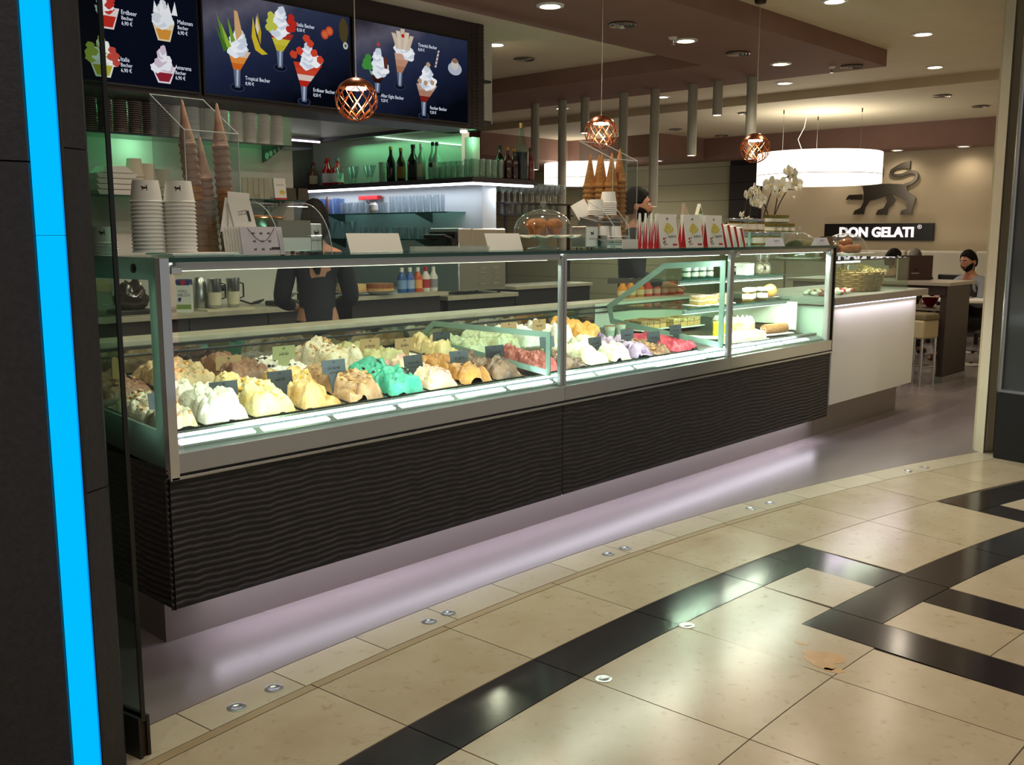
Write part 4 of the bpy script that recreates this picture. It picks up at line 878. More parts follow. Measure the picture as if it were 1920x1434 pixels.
tg = thing('serving_tongs', 'dark steel serving tongs lying beside the acrylic guard', 'tongs', (2.03, 3.26, ZT+.07), R(20)); tg.location.z = ZT
for s in (-1, 1): MB().tube([(0, 0, .004), (.02, s*.006, .05), (.10, s*.014, .095), (.15, s*.01, .105)], [.006, .006, .005, .008], 6).build('arm', mat('dark_steel', '#2f2f31', .3, .8), tg)
def napkin(x, y, label, rz=0, w=.055, h=.118):
    t = thing('napkin_dispenser', label, 'napkin dispenser', (x, y, ZT), rz); B(-w/2, -.05, .008, w/2, .05, h).build('body', STEEL, t, bevel=.004); B(-w/2+.004, -.0515, .014, w/2-.004, -.049, h-.004).build('front_plate', WHITE, t)
    LION2(t, .026, (0, -.0525, h*.68), LOGO); text('DON GELATI', 'lettering', LOGO, .0085, t, (0, -.0522, h*.42), extrude=.0002, align='CENTER')
    for sx in (-1, 1):
        for sy in (-1, 1): MB().cyl(sx*.018, sy*.035, 0, .009, .005, n=10).build('foot', BLACK, t)
    return t
napkin(2.325, 3.30, 'slim white napkin dispenser beside the wafer box'); napkin(4.075, 3.30, 'white napkin dispenser with lion emblem beside the glass cake dome', w=.105)
# blank white cards
for x, w, l in ((2.675, .285, 'blank white card leaning in front of the dark-haired woman'), (3.475, .24, 'blank white card standing beside the steel toaster')):
    t = thing('menu_card', l, 'card', (x, 3.30, ZT+.001)); t.rotation_euler = (R(-20), 0, 0); B(-w/2, 0, 0, w/2, .004, .085).build('card', PAPER, t); MB().prism([(0, 0), (.05, 0), (.004, .075)], 'x', -.004, .004).build('strut', ACRYL, t)
t = thing('acrylic_tray', 'shallow clear acrylic change tray on the glass top', 'tray', (3.10, 3.30, ZT)); MB().ring([(-.165, -.09), (.165, -.09), (.165, .09), (-.165, .09)], [(-.15, -.075), (.15, -.075), (.15, .075), (-.15, .075)], 'z', 0, .022).box(-.16, -.085, 0, .16, .085, .004).build('tray', thin_glass('acrylic_tray', '#e3e6e2', .9, .1, .25, '#dfe3df', .05), t)
# cake stand with dome and muffins
def dome(x, y, z, r, h, label, name='cake_dome', base=None, knob=True):
    t = thing(name, label, 'cake dome', (x, y, z)); 
    MB().lathe([(r, 0), (r, .02)] + [(r*math.cos(R(a)), .02+(h-.02)*math.sin(R(a))) for a in range(6, 91, 7)], 36).build('dome', thin_glass('dome_glass', '#f3f4f2', 1, 0, .02, '#ffffff', .05), t)
    if knob: MB().lathe([(.006, h-.002), (.005, h+.012), (.014, h+.02), (.015, h+.032), (.008, h+.04), (.001, h+.041)], 16).build('knob', thin_glass('knob_glass', '#e8ecea', 1, 0, .1), t)
    return t
st = thing('cake_stand', 'clear glass cake stand with a white lace doily under the dome', 'cake stand', (3.79, 3.34, ZT))
MB().lathe([(.001, 0), (.085, .001), (.085, .006), (.02, .014), (.014, .04), (.03, .056), (.17, .060), (.172, .066), (.001, .066)], 32).build('stand', thin_glass('stand_glass', '#dfe6e3', 1, 0, .1, '#ffffff', .04), st)
dl_ = []; n = 48
vs = [(0, 0, .072)]; fs = []
for k in range(n): a = 2*math.pi*k/n; rr = .185 + .012*math.cos(12*a); vs.append((rr*math.cos(a), rr*math.sin(a), .068 + .006*math.cos(12*a)))
for k in range(n): vs.append((vs[k+1][0], vs[k+1][1], vs[k+1][2]-.004)); 
vs.append((0, 0, .066))
fs = [(0, 1+k, 1+(k+1) % n) for k in range(n)] + [(1+k, 1+n+k, 1+n+(k+1) % n, 1+(k+1) % n) for k in range(n)] + [(2*n+1, 1+n+(k+1) % n, 1+n+k) for k in range(n)]
MB().add(vs, fs, True).build('doily', mat('lace', '#d8d2c2', .9, bump=.6, bscale=150), st)
dome(3.79, 3.34, ZT+.074, .15, .13, 'clear glass dome with knob over the orange muffins')
MUF = mat('muffin', '#c07a30', .6, var='#8a4f1c', scale=24, bump=.4, bscale=60)
for k, (x, y, m) in enumerate(((3.74, 3.32, 0), (3.83, 3.30, 1), (3.80, 3.41, 0))):
    t = thing('muffin', 'golden brown muffin under the glass dome', 'muffin', (x, y, ZT+.074), k, 'muffins under the dome'); MB().lathe([(.028, 0), (.036, .035), (.045, .045), (.042, .062), (.026, .078), (.001, .083)], 18).build('muffin', MUF, t)
# second cone holder, steel cup rack
ah2 = acrylic_box(4.39, 4.62, 3.36, 3.60, ZT, 1.86, 1.97, 'tall clear acrylic holder of orange brown cones beside the red gift boxes', 0)
conel = cone_mesh(.036, .19, 'long_cone_mesh')
for k, (x, y, m, n) in enumerate(((4.43, 3.555, WAFO, 13), (4.435, 3.475, WAFO, 13), (4.435, 3.405, WAFO, 13), (4.51, 3.55, WAFO, 13), (4.52, 3.41, WAF, 14), (4.575, 3.46, WAF, 13))):
    cone_stack(x, y, ZT+.006, n, ('orange waffle cone in the front bundle of the tall acrylic holder' if m is WAFO else 'brown waffle cone in the bundle next to the gift boxes'), 'orange cone bundle' if m is WAFO else 'brown cone bundle', (.004*(4.50-x), 0), .0275, (m,), None, conel)
rk = thing('cup_rack', 'steel angled cup rack in front of the orange cones', 'cup rack', (4.14, 3.20, ZT))
for z, y in ((.10, .06), (.0, 0)):
    MB().prism([(y, z+.045), (y+.14, z+.075), (y+.14, z+.07), (y, z+.04)], 'x', -.03, .22).build('shelf', STEEL, rk); B(.0, y, z, .002, y+.14, z+.07).build('side', STEEL, rk); B(.198, y, z, .2, y+.14, z+.07).build('side', STEEL, rk)
MB().tube([(.07, 0, 0), (.06, .0, .12), (.03, .05, .2), (-.02, .12, .25)], .002, 5).build('hoop', ACE, rk); MB().tube([(.2, 0, 0), (.19, .0, .12), (.16, .05, .2), (.11, .12, .25)], .002, 5).build('hoop', ACE, rk)
B(.07, -.05, .0, .21, -.046, .05).build('front_card', WHITE, rk)
for x, y, z, n in ((4.185, 3.31, ZT+.178, 3), (4.29, 3.31, ZT+.178, 7)):
    for k in range(n): tag(put(small, 'paper_cup', CUPW, loc=(x, y, z+.011*k)), 'white paper cup stacked on the upper tier of the steel rack', 'paper cup', 'cups on the rack')
for x, n in ((4.185, 6), (4.29, 6)):
    for k in range(n): tag(put(small, 'paper_cup', CUPW, loc=(x, 3.27, ZT+.005+.011*k)), 'white paper cup stacked on the lower tier of the steel rack', 'paper cup', 'cups low on the rack')
for k, rz in enumerate((-20, 12)):
    t = thing('paper_napkin', ('pink white paper napkin stuck above the cup rack', 'white folded napkin stuck above the cup rack')[k], 'napkin', (4.16+.1*k, 3.36, ZT+.17), R(rz)); t.rotation_euler = (R(-25), R(rz), 0); B(-.06, 0, 0, .06, .003, .09).build('sheet', PAPER, t)
# red and white gift boxes
REDB = mat('red_card', '#b3141c', .45); YEL = mat('dried_pasta_print', '#b6a63a', .6, var='#e3d77a', scale=60)
def gift_box(x, y, rz, label, tilt=0, w=.185, h=.19, d=.07, front=True):
    t = thing('gift_box', label, 'gift box', (x, y, ZT), R(rz), 'red and white gift boxes'); t.rotation_euler = (R(tilt), 0, R(rz))
    MB().prism([(0, 0), (d, 0), (d*.55, h), (d*.45, h)], 'x', -w/2+.002, w/2-.002).build('red_body', REDB, t)
    MB().prism([(-.002, 0), (.0, 0), (d*.45, h+.002), (d*.45-.003, h+.002)], 'x', -w/2, w/2).build('front_panel', PAPER, t)
    MB().prism([(d, 0), (d+.002, 0), (d*.55+.003, h+.002), (d*.55, h+.002)], 'x', -w/2, w/2).build('back_panel', PAPER, t)
    for s in (-1, 1): MB().prism([(d*.5-.17*d, h+.001), (d*.5+.17*d, h+.001), (d*.5, .03)], 'x', s*w/2-.001, s*w/2+.001).build('white_gusset', PAPER, t)
    if front:
        sl = math.atan(d*.45/h); q = bpy.data.objects.new('front_print', None); COL.objects.link(q); q.parent = t; q.location = (0, -.003, 0); q.rotation_euler = (-sl, 0, 0)
        q2 = blotch_xz(.04, .032, 3, YEL).build('pasta_picture', YEL, t, (.005, -.0035+.105*math.tan(sl), .108), (-sl, 0, 0))
        bpy.data.objects.remove(q)
        text('spaghetti', 'lettering', mat('grey_print', '#77736e', .8), .024, t, (-.01, -.0042+.06*math.tan(sl), .058), (R(90)-sl, 0, 0), .0002)
        for i, (a, b, r) in enumerate(((-.055, .05, .008), (-.045, .035, .007), (-.06, .03, .006), (-.035, .055, .006), (-.03, .02, .005), (-.05, .018, .006))): MB().cyl(0, 0, -.0004, .0004, r, n=12).build('berry_print', mat('grey_print', '#77736e', .8) if i % 2 else REDB, t, (a, -.0044+b*math.tan(sl), b), (R(90)-sl, 0, 0))
        B(.03, -.0006, -.005, .075, 0, .006).build('red_flash', REDB, t, (0, -.0035+.016*math.tan(sl), .016), (-sl, 0, 0)); 
        LION2(t, .018, (0, -.0036+.165*math.tan(sl), .165), REDB, (-sl, 0, 0))
    return t
def blotch_xz(rx, rz, seed, m):
    rnd = random.Random(seed); n = 20; ph = [rnd.uniform(0, 6) for _ in range(3)]
    return MB().prism([(rx*(1+.2*math.sin(2*a+ph[0])+.1*math.sin(5*a+ph[1]))*math.cos(a), rz*(1+.2*math.sin(3*a+ph[2]))*math.sin(a)) for a in [2*math.pi*k/n for k in range(n)]], 'y', -.0004, .0004)
for k in range(4): gift_box(4.555+.019*k, 3.27-.026*k, 35, 'red and white gift box turned edge-on in the row beside the cones', 0, d=.033, front=False)
for x, l in ((4.80, 'white fronted gift box with pasta picture next to the red edges'), (5.065, 'middle white fronted gift box with pasta picture'), (5.305, 'white fronted gift box with pasta picture beside the leaning packs')): gift_box(x, 3.25, 0, l)
for k in range(4):
    t = thing('chocolate_pack', 'slim white and red pack leaning in the row beside the jars', 'pack', (5.47+.075*k, 3.30, ZT), R(50), 'leaning slim packs'); t.rotation_euler = (R(-14), 0, R(55)); B(-.07, 0, 0, .07, .022, .15 - .008*k).build('pack', PAPER, t); B(-.071, .004, 0, -.069, .018, .15-.01*k).build('red_edge', REDB, t); B(-.065, -.0008, .01, .065, 0, .05).build('berry_print', mat('berry_print', '#b54a3c', .6, var='#e9dccb', scale=60), t)
for k, (x, c) in enumerate(((5.30, '#b59a86'), (5.46, '#d6d8c4'))):
    t = thing('pointed_bag', ('tan pointed paper bag behind the gift boxes', 'pale pointed bag with olive window behind the gift boxes')[k], 'bag', (x, 3.48, ZT)); MB().prism([(-.03, 0), (.03, 0), (.03, .2), (.0, .27) if k else (-.02, .27), (-.03, .2)], 'y', -.012, .012).build('bag', mat('bag%d' % k, c, .7), t)
    if k: MB().prism([(-.022, .205), (.022, .205), (0, .25)], 'y', -.0135, -.012).build('window', mat('olive', '#6d7048', .5), t)
# jars on a two-tier stand, price tags
GOLD = mat('gold_lid', '#8f7a3c', .3, .9); SILV = mat('silver_lid', '#a9aaac', .3, .9)
js = thing('jar_stand', 'white two-tier jar stand near the end of the glass top', 'stand', (5.72, 3.34, ZT)); B(.0, 0, .083, .92, .26, .09).build('shelf', WHITE, js); B(.44, .12, 0, .86, .24, .083).build('support', WHITE, js); B(.02, .2, 0, .04, .24, .083).build('leg', WHITE, js)
for k in range(4): pot(5.79+.112*k, 3.30 if k else 3.36, ZT, 'orange preserve jar with silver lid under the jar stand', ORANGE, 'preserve_jar', .045, .092, SILV, 'orange jars low', .016)
for k in range(4): pot(5.80+.105*k, 3.42, ZT+.09, 'orange preserve jar with silver lid on top of the jar stand', ORANGE, 'preserve_jar', .045, .092, SILV, 'orange jars high', .016)
for k in range(4): pot(6.27+.098*k, 3.42, ZT+.09, 'small pale jar with gold lid on the jar stand', mat('pale_honey', '#a89a6c', .4), 'gold_lid_jar', .04, .058, GOLD, 'gold lid jars', .014)
for k in range(3): pot(6.29+.1*k, 3.43, ZT+.152, 'small pale jar with gold lid stacked on other gold lid jars', mat('pale_honey', '#a89a6c', .4), 'gold_lid_jar', .04, .055, GOLD, 'gold lid jars stacked', .014)
for x, l in ((5.85, 'folded white price tag in front of the orange jars'), (6.50, 'folded white price tag in front of the jar stand support')):
    t = thing('price_tag', l, 'price tag', (x, 3.12, ZT)); MB().prism([(0, 0), (.05, 0), (.026, .052), (.024, .052)], 'x', -.09, .09).build('tent', mat('tag_paper', '#cfd0de', .7), t); scribble('print', mat('blue_print', '#4a4c78', .8), .10, .012, t, (0, .013, .036), int(x*10), 1); text('6,50', 'price', mat('blue_print', '#4a4c78', .8), .018, t, (.01, .004, .008), (R(65), 0, 0), .0002)
# orchids
PET = mat('orchid_petal', '#e9e6d6', .6); STEM = mat('orchid_stem', '#2c2416', .7); ostick = mat('dark_twig', '#1e1712', .8)
def orchid(x, y, stems, flowers, label):
    t = thing('orchid', label, 'orchid', (x, y, ZT+.005)); MB().shell([(.04, 0), (.055, .10)], .004, 20).build('pot', WHITE, t); MB().lathe([(.001, .085), (.05, .085)], 20).build('moss', mat('moss', '#3c4424', .9, bump=1, bscale=80), t)
    for s in stems: MB().tube(s, [.005]*(len(s)-1)+[.002], 6).build('stem', STEM, t)
    for i, (fx, fy, fz, r) in enumerate(flowers):
        rnd = random.Random(i+int(x*10)); f = bpy.data.objects.new('blossom', None); 
        mb = MB(); rot = rnd.uniform(-.3, .3)
        for k, (a, l, w) in enumerate(((90, 1, .55), (210, .95, .5), (330, .95, .5), (15, 1.0, .85), (165, 1.0, .85))):
            a = R(a) + rot; n = 8; vs = [(0, 0, 0)]
            for q in range(n+1):
                u = math.pi*q/n; rad = l*r*math.sin(u*.5 + .0)*1.0; ox = l*r*(.5 - .5*math.cos(u)); wy = w*r*.62*math.sin(u)
                for sg in (1,): pass
                vs.append((ox*math.cos(a) - wy*math.sin(a), -.25*ox + .004*k, ox*math.sin(a) + wy*math.cos(a)))
            for q in range(n, -1, -1):
                u = math.pi*q/n; ox = l*r*(.5 - .5*math.cos(u)); wy = -w*r*.62*math.sin(u)
                vs.append((ox*math.cos(a) - wy*math.sin(a), -.25*ox + .004*k, ox*math.sin(a) + wy*math.cos(a)))
            m_ = len(vs); back = [(p[0], p[1]+.003, p[2]) for p in vs]
            mb.add(vs + back, [(0, q, q+1) for q in range(1, m_-1)] + [(m_, m_+q+1, m_+q) for q in range(1, m_-1)] + [(q, m_+q, m_+q+1, q+1) for q in range(1, m_-1)], True)
        bpy.data.objects.remove(f)
        o = mb.build('blossom', PET, t, (fx, fy, fz), (R(rnd.uniform(-15, 15)), 0, R(rnd.uniform(-60, 10)))); MB().ball((0, -.008, 0), r*.16, 8, 6).build('lip', mat('orchid_lip', '#d8c268', .5), o)
orchid(6.16, 3.545, [[(0, 0, .08), (-.02, 0, .2), (-.03, -.02, .3), (.0, -.03, .36), (.06, -.04, .34)], [(.02, 0, .08), (.06, 0, .2), (.07, 0, .32), (.12, -.02, .36)], [(-.01, 0, .08), (-.06, 0, .14), (-.10, 0, .17)]],
       [(-.02, -.03, .34, .05), (.04, -.04, .37, .055), (.11, -.03, .35, .055), (.16, -.03, .31, .045), (.02, -.05, .29, .05), (.07, -.05, .28, .04), (-.08, -.02, .20, .032), (-.02, -.03, .17, .03), (.04, -.03, .155, .03)], 'white orchid with clustered blossoms behind the orange jars')
orchid(6.46, 3.55, [[(-.06, 0, .08), (-.03, 0, .22), (.02, -.01, .34), (.07, -.02, .44), (.16, -.02, .46)], [(.04, 0, .08), (.11, 0, .2), (.14, -.01, .36), (.22, -.02, .48), (.3, -.02, .5)], [(.03, 0, .08), (.1, 0, .18), (.2, 0, .31), (.3, 0, .40), (.42, 0, .40)], [(-.05, 0, .3), (0, 0, .24), (.09, 0, .14)]],
       [(-.01, -.03, .42, .065), (.05, -.03, .38, .05), (.14, -.03, .42, .065), (.12, -.03, .35, .045), (.31, -.03, .50, .06), (.36, -.03, .44, .06), (.25, -.03, .53, .045), (.45, -.01, .40, .03), (.40, -.01, .34, .02)], 'taller white orchid with arching dark stems in front of the drum lamp')
tw = thing('twig_wreath', 'small wreath of dark twigs with pale berries beside the leaning packs', 'wreath', (5.98, 3.53, ZT+.09)); tw.location.z = ZT
for k in range(10):
    rnd = random.Random(k); MB().tube([(.09*math.cos(a), .01*math.sin(3*a+k), .12+.07*math.sin(a)) for a in [rnd.uniform(0, 1)+2*math.pi*i/14*rnd.uniform(.6, .95) for i in range(14)]], .003, 5).build('twig', ostick, tw)
MB().tube([(-.13+.035*math.cos(a), 0, .07+.07*math.sin(a)) for a in [R(60+20*i) for i in range(12)]], .004, 6).build('hoop', SILV, tw)
star = thing('star_ornament', 'dark star shaped ornament hanging among the orchid stems', 'ornament', (6.68, 3.60, ZT+.20)); MB().prism([((.05 if k % 2 == 0 else .02)*math.sin(2*math.pi*k/10), (.05 if k % 2 == 0 else .02)*math.cos(2*math.pi*k/10)) for k in range(10)], 'y', -.004, .004).build('star', mat('pewter', '#5a544e', .5, .3), star); MB().tube([(0, 0, .05), (.02, -.03, .12)], .001, 4).build('thread', STEM, star)
dome(6.50, 3.30, ZT, .001, .001, 'x') if False else None
# domes at the end
d2 = thing('cake_plate', 'white plate holding an olive green cake under a clear dome', 'cake plate', (6.69, 3.40, 1.270)); MB().lathe([(.001, 0), (.15, .004), (.17, .014), (.16, .014), (.001, .008)], 32).build('plate', WHITE, d2)
oc = thing('green_cake', 'olive green domed cake under the glass cover at the case end', 'cake', (6.69, 3.40, 1.279)); MB().lathe([(.11, 0), (.115, .05), (.10, .10), (.06, .13), (.001, .14)], 28).build('cake', mat('matcha', '#6f6a3c', .6, bump=.3, bscale=40), oc)
dome(6.69, 3.40, 1.285, .145, .175, 'clear dome with knob over the olive green cake')
# ------------------------------------------------------------ back bar: cup shelves, worktops, machines
SHG = thin_glass('shelf_glass', '#b9d8cc', .9, 0, .15, '#8fb8a6')
def glass_shelf(x0, y0, x1, y1, z, label, front='y'):
    t = thing('glass_shelf', label, 'shelf', (x0, y0, z)); B(0, 0, 0, x1-x0, y1-y0, .01).build('pane', SHG, t)
    (B(0, -.0015, 0, x1-x0, 0, .01) if front == 'y' else B(-.0015, 0, 0, 0, y1-y0, .01)).build('edge', GREEN_EDGE, t)
    BR = mat('bracket_grey', '#5d6663', .4, .5)
    if front == 'y':
        for k in range(2):
            xx = (x1-x0)*(.16+.72*k); poly = [(.01, 0), (y1-y0-.002, 0), (y1-y0-.002, -.10), (y1-y0-.05, -.09)]
            MB().prism(poly, 'x', xx, xx+.006).build('bracket', BR, t)
            for q in range(4): MB().cyl(0, 0, -.005, .005, .028-.005*q if False else (.026-.005*(3-q)), n=14).build('bracket_hole', mat('bracket_pale', '#c9d4cd', .5), t, (xx+.003, (y1-y0)-.04-.05*(3-q) if False else .07+.052*q, -.012-.014*q), (0, R(90), 0))
    else:
        for k in range(2):
            yy = (y1-y0)*(.2+.6*k); MB().prism([(.01, 0), (x1-x0-.002, 0), (x1-x0-.002, -.09)], 'y', yy, yy+.006).build('bracket', BR, t)
    return t
ZS1, ZS2 = 2.09, 1.70
glass_shelf(2.4, 6.20, 4.42, 6.498, ZS1-.01, 'upper glass shelf carrying the rows of stacked paper cups')
glass_shelf(2.4, 6.20, 4.42, 6.498, ZS2-.01, 'lower glass shelf carrying foam boxes and chocolate cartons')
redc = cup_mesh(.038, .046, .062, 'red_cup_mesh')
for k in range(6):
    cup_stack(2.80+.1*k, 6.30, ZS1, 17, redc, .038, .062, .0138, CUPD, 'dark red paper cup stacked on the upper glass shelf', 'dark red cups on the shelf', lm=LOGOW)
whc = cup_mesh(.042, .051, .068, 'white_cup_mesh')
for k, n in enumerate((16, 17, 19, 16, 17, 17, 18, 16)):
    cup_stack(3.40+.112*k, 6.31, ZS1, n, whc, .042, .051*1.3, .0132, CUPW, 'white paper cup stacked on the upper glass shelf', 'white cups on the shelf')
# green glow lamps on the wall behind the shelf cups
for x in (2.85, 3.0, 3.75, 4.05):
    t = thing('shelf_lamp', 'small greenish white wall lamp behind the stacked cups', 'lamp', (x, 6.47, 2.36), 0, 'lamps behind the cups'); MB().prism([(-.02, .05), (.02, .05), (0, -.06)], 'y', -.01, .025).build('lamp', emis('green_lamp', '#c8ffd8', 5), t); lamp('POINT', 'green_bulb', (0, -.06, -.1), 1.0, '#8dffb0', size=.03, parent=t)
for x in (2.7, 3.15): lamp('POINT', 'under_shelf_green', (x, 6.36, 2.03), 1.1, '#a6ffc4', size=.03)
FOAM = mat('foam_white', '#dddcd4', .7)
for k in range(4):
    t = thing('foam_box', 'white foam takeaway box in the pile on the lower glass shelf', 'takeaway box', (2.93, 6.33, ZS2+.035*k), 0, 'foam takeaway boxes'); MB().prism([(-.14, .032), (-.12, 0), (.12, 0), (.14, .032)], 'y', -.1, .1).build('tray', FOAM, t, bevel=.004)
t = thing('foam_box', 'closed white foam box with raised lid on top of the pile', 'takeaway box', (2.94, 6.33, ZS2+.14), 0, 'foam takeaway boxes'); MB().lathe([(.14, 0), (.135, .012), (.10, .045), (.001, .048)], 4).build('lid', FOAM, t, rot=(0, 0, R(45)), bevel=.004)
paper = cup_mesh(.045, .06, .12, 'soup_cup_mesh')
for x, n, z0 in ((3.08, 5, ZS2), (3.17, 4, ZS2), (3.27, 3, ZS2)):
    for k in range(n): tag(put(paper, 'soup_cup', mat('beige_cup', '#cfc8b4', .7), loc=(x, 6.30, z0+.03*k)), 'beige paper soup cup stacked beside the foam boxes', 'paper cup', 'beige soup cups')
for k in range(5):
    t = thing('chocolate_carton', 'slim greenish grey chocolate carton standing on the lower glass shelf', 'carton', (3.88+.045*k, 6.27, ZS2), R(-30), 'chocolate cartons'); B(-.018, -.06, 0, .018, .06, .15).build('carton', mat('carton_grey', '#a9a893', .7), t)
t = thing('chocolate_carton', 'white chocolate carton with yellow picture and red base', 'carton', (4.17, 6.25, ZS2)); t.rotation_euler = (R(-10), 0, R(-12)); B(-.045, 0, 0, .045, .03, .16).build('carton', PAPER, t); B(-.046, -.001, 0, .046, .031, .015).build('red_base', REDB, t); blotch_xz(.02, .018, 4, YEL).build('picture', YEL, t, (.015, -.001, .055)); scribble('lettering', LOGO, .06, .012, t, (0, -.001, .11), 5)
for k in range(2):
    t = thing('metal_bin', 'dark metal bin hanging below the end of the cup shelf', 'bin', (4.27+.11*k, 6.32, ZS2), 0, 'dark metal bins'); MB().prism([(-.05, 0), (.05, 0), (.042, .09), (-.042, .09)], 'y', -.05, .05).build('bin', mat('bin_metal', '#4d4842', .4, .7), t)
t = thing('till_light', 'small red glowing lamp on the bar wall', 'lamp', (2.72, 6.49, 1.62)); B(-.02, -.02, -.02, .02, .01, .02).build('lamp', emis('red_led', '#ff4a38', 2.5), t)
# worktop on the left, its cabinet and clutter
wt = thing('back_worktop', 'cream worktop on dark cabinets behind the gelato case', 'worktop', (2.0, 5.90, 0)); B(0, 0, .905, 2.45, .597, .94).build('top', MARBLE, wt, bevel=.003)
for k in range(4): B(.02+.6*k, .03, .10, .61+.6*k, .05, .90).build('door', DARKWOOD, wt); MB().tube([(.56+.6*k, .02, .5), (.56+.6*k, -.01, .56), (.56+.6*k, -.01, .68), (.56+.6*k, .02, .74)], .006, 6).build('handle', STEEL, wt)
B(.01, .05, 0, 2.44, .597, .905).build('carcass', mat('carcass', '#171214', .7), wt)
ZW = .94
def wx(x): return x*.925
t = thing('milk_carton', 'white milk carton with blue top printed in German', 'carton', (3.24, 6.02, ZW), R(-40)); B(-.048, -.035, 0, .048, .035, .185).build('carton', mat('milk_white', '#dfe2dc', .5), t); B(-.0485, -.0355, .17, .0485, .0355, .215).build('blue_top', mat('milk_blue', '#2a2a6e', .5), t, bevel=.008); MB().cyl(0, 0, -.001, .001, .016, n=16).build('red_mark', REDB, t, (0, -.0365, .195), (R(90), 0, 0)); text('VOLL\nMILCH', 'lettering', mat('milk_print', '#3a4a7a', .6), .026, t, (-.035, -.036, .13), extrude=.0002); B(-.047, -.0358, .02, .047, -.035, .05).build('meadow_print', mat('meadow', '#7f9a4c', .6), t); blotch_xz(.012, .014, 2, SL).build('blue_drop', mat('milk_blue', '#2a2a6e', .5), t, (-.025, -.036, .085))
t = thing('steel_jug', 'dull steel thermos jug beside the milk carton', 'jug', (3.40, 6.10, ZW)); MB().lathe([(.05, 0), (.055, .01), (.052, .17), (.035, .21), (.03, .22), (.001, .222)], 20).build('jug', STEEL, t); MB().tube([(.05, 0, .05), (.09, 0, .07), (.09, 0, .16), (.045, 0, .18)], .007, 6).build('handle', STEEL, t)
for k, (x, l) in enumerate(((3.44, 'steel mixing beaker half full of cream next to the jug'), (3.58, 'steel mixing beaker half full of cream next to the cable'))):
    t = thing('mixing_beaker', l, 'beaker', (x+.01, 6.0, ZW+.012)); MB().shell([(.034, 0), (.04, .01), (.046, .2)], .0015, 20).build('beaker', STEEL, t); MB().lathe([(.0402, .02), (.0455, .11)], 20).build('cream_window', mat('cream_liquid', '#d8d0b6', .5), t); MB().tube([(.04, 0, .06), (.08, 0, .07), (.08, 0, .16), (.045, 0, .17)], .006, 6).build('handle', BLACK, t)
t = thing('cutting_board', 'cream plastic board under the steel beakers', 'board', (3.46, 5.96, ZW)); B(-.12, -.05, 0, .24, .14, .012).build('board', mat('board', '#c9c2a8', .6), t)
t = thing('kitchen_scale', 'black kitchen scale with a white bowl on the worktop', 'scale', (4.05, 6.05, ZW)); B(-.12, -.1, 0, .12, .1, .035).build('body', BLACK, t, bevel=.01); MB().lathe([(.03, .035), (.03, .05), (.09, .09), (.10, .095), (.088, .094), (.03, .056), (.001, .055)], 28).build('bowl', WHITE, t)
t = thing('steel_cup', 'small steel cup standing in the scale bowl', 'cup', (4.05, 6.05, ZW+.056)); MB().shell([(.04, 0), (.045, .09)], .0015, 18).build('cup', STEEL, t)
t = thing('power_cable', 'coiled black power cable hanging at the wall socket', 'cable', (3.78, 6.30, ZW)); MB().tube([(0, .18, .12), (0, .05, .10), (.03, 0, .04), (.10, -.05, .01), (.18, -.03, .012), (.24, .0, .03), (.16, .02, .012)], .007, 6).build('cable', BLACK, t); B(-.03, .17, .08, .03, .198, .16).build('socket', WHITE, t); MB().cyl(0, 0, -.02, .02, .022, n=14).build('plug', BLACK, t, (0, .165, .12), (R(90), 0, 0))
t = thing('dark_bag', 'crumpled dark plastic bag on a black tray', 'bag', (2.92, 6.12, ZW)); mb = MB().ball((0, 0, .10), .11, 20, 12, (1, .8, .9)); mb.v = [(x*(1+.45*noise.noise(Vector((x*28, y*28, z*28)))), y, max(.03, z*(1+.5*noise.noise(Vector((x*25, y*25, z*25)))))) for x, y, z in mb.v]; mb.build('bag', mat('bag_plastic', '#2a2220', .2, spec=.8), t); B(-.12, -.1, 0, .12, .1, .03).build('tray', BLACK, t, bevel=.006)
t = thing('glass_jar', 'large clear glass jar with a cream lid at the worktop end', 'jar', (2.70, 6.12, ZW)); MB().shell([(.085, 0), (.095, .01), (.10, .11), (.085, .15)], .003, 24).build('jar', GLASS, t); MB().lathe([(.09, .15), (.095, .16), (.09, .20), (.06, .225), (.001, .23)], 24).build('lid', mat('cream_lid', '#b9ab86', .35), t)
# corner worktop with toaster oven and cakes
w2 = thing('corner_worktop', 'L-shaped cream worktop carrying the steel toaster oven', 'worktop', (5.53, 5.92, 0))
MB().prism([(0, 0), (.86, 0), (.86, .46), (.86, 3.1), (.05, 3.1)], 'z', .905, .94).build('top', MARBLE, w2, bevel=.003); MB().prism([(.03, .03), (.84, .03), (.84, 3.1), (.08, 3.1)], 'z', 0, .905).build('carcass', mat('carcass', '#171214', .7), w2)
for k in range(3): B(.01, .1+.62*k, .12, .03, .68+.62*k, .88).build('door', DARKWOOD, w2); MB().tube([(.01, .62+.62*k, .6), (-.02, .62+.62*k, .63), (-.02, .62+.62*k, .72), (.01, .62+.62*k, .75)], .005, 6).build('handle', STEEL, w2)
wr = thing('side_worktop', 'cream worktop with glasses to the right of the toaster oven', 'worktop', (6.42, 5.98, 0)); B(0, 0, .955, 1.1, .4, .985).build('top', MARBLE, wr, bevel=.003); B(.02, .02, 0, 1.08, .4, .955).build('carcass', mat('carcass', '#171214', .7), wr)
ov = thing('toaster_oven', 'large stainless toaster oven with vented side and black handle', 'oven', (5.72, 5.99, .94))
B(0, 0, .03, .58, .36, .56).build('body', STEEL, ov, bevel=.012)
for k in range(7):
    for q in range(2): B(.25+.16*q, -.004, .08+.045*k, .33+.16*q, .002, .095+.045*k).build('vent_slot', CHROME, ov, bevel=.004)
B(.04, -.003, .32, .14, .001, .40).build('maker_plate', mat('maker_plate', '#7a4a5a', .4), ov)
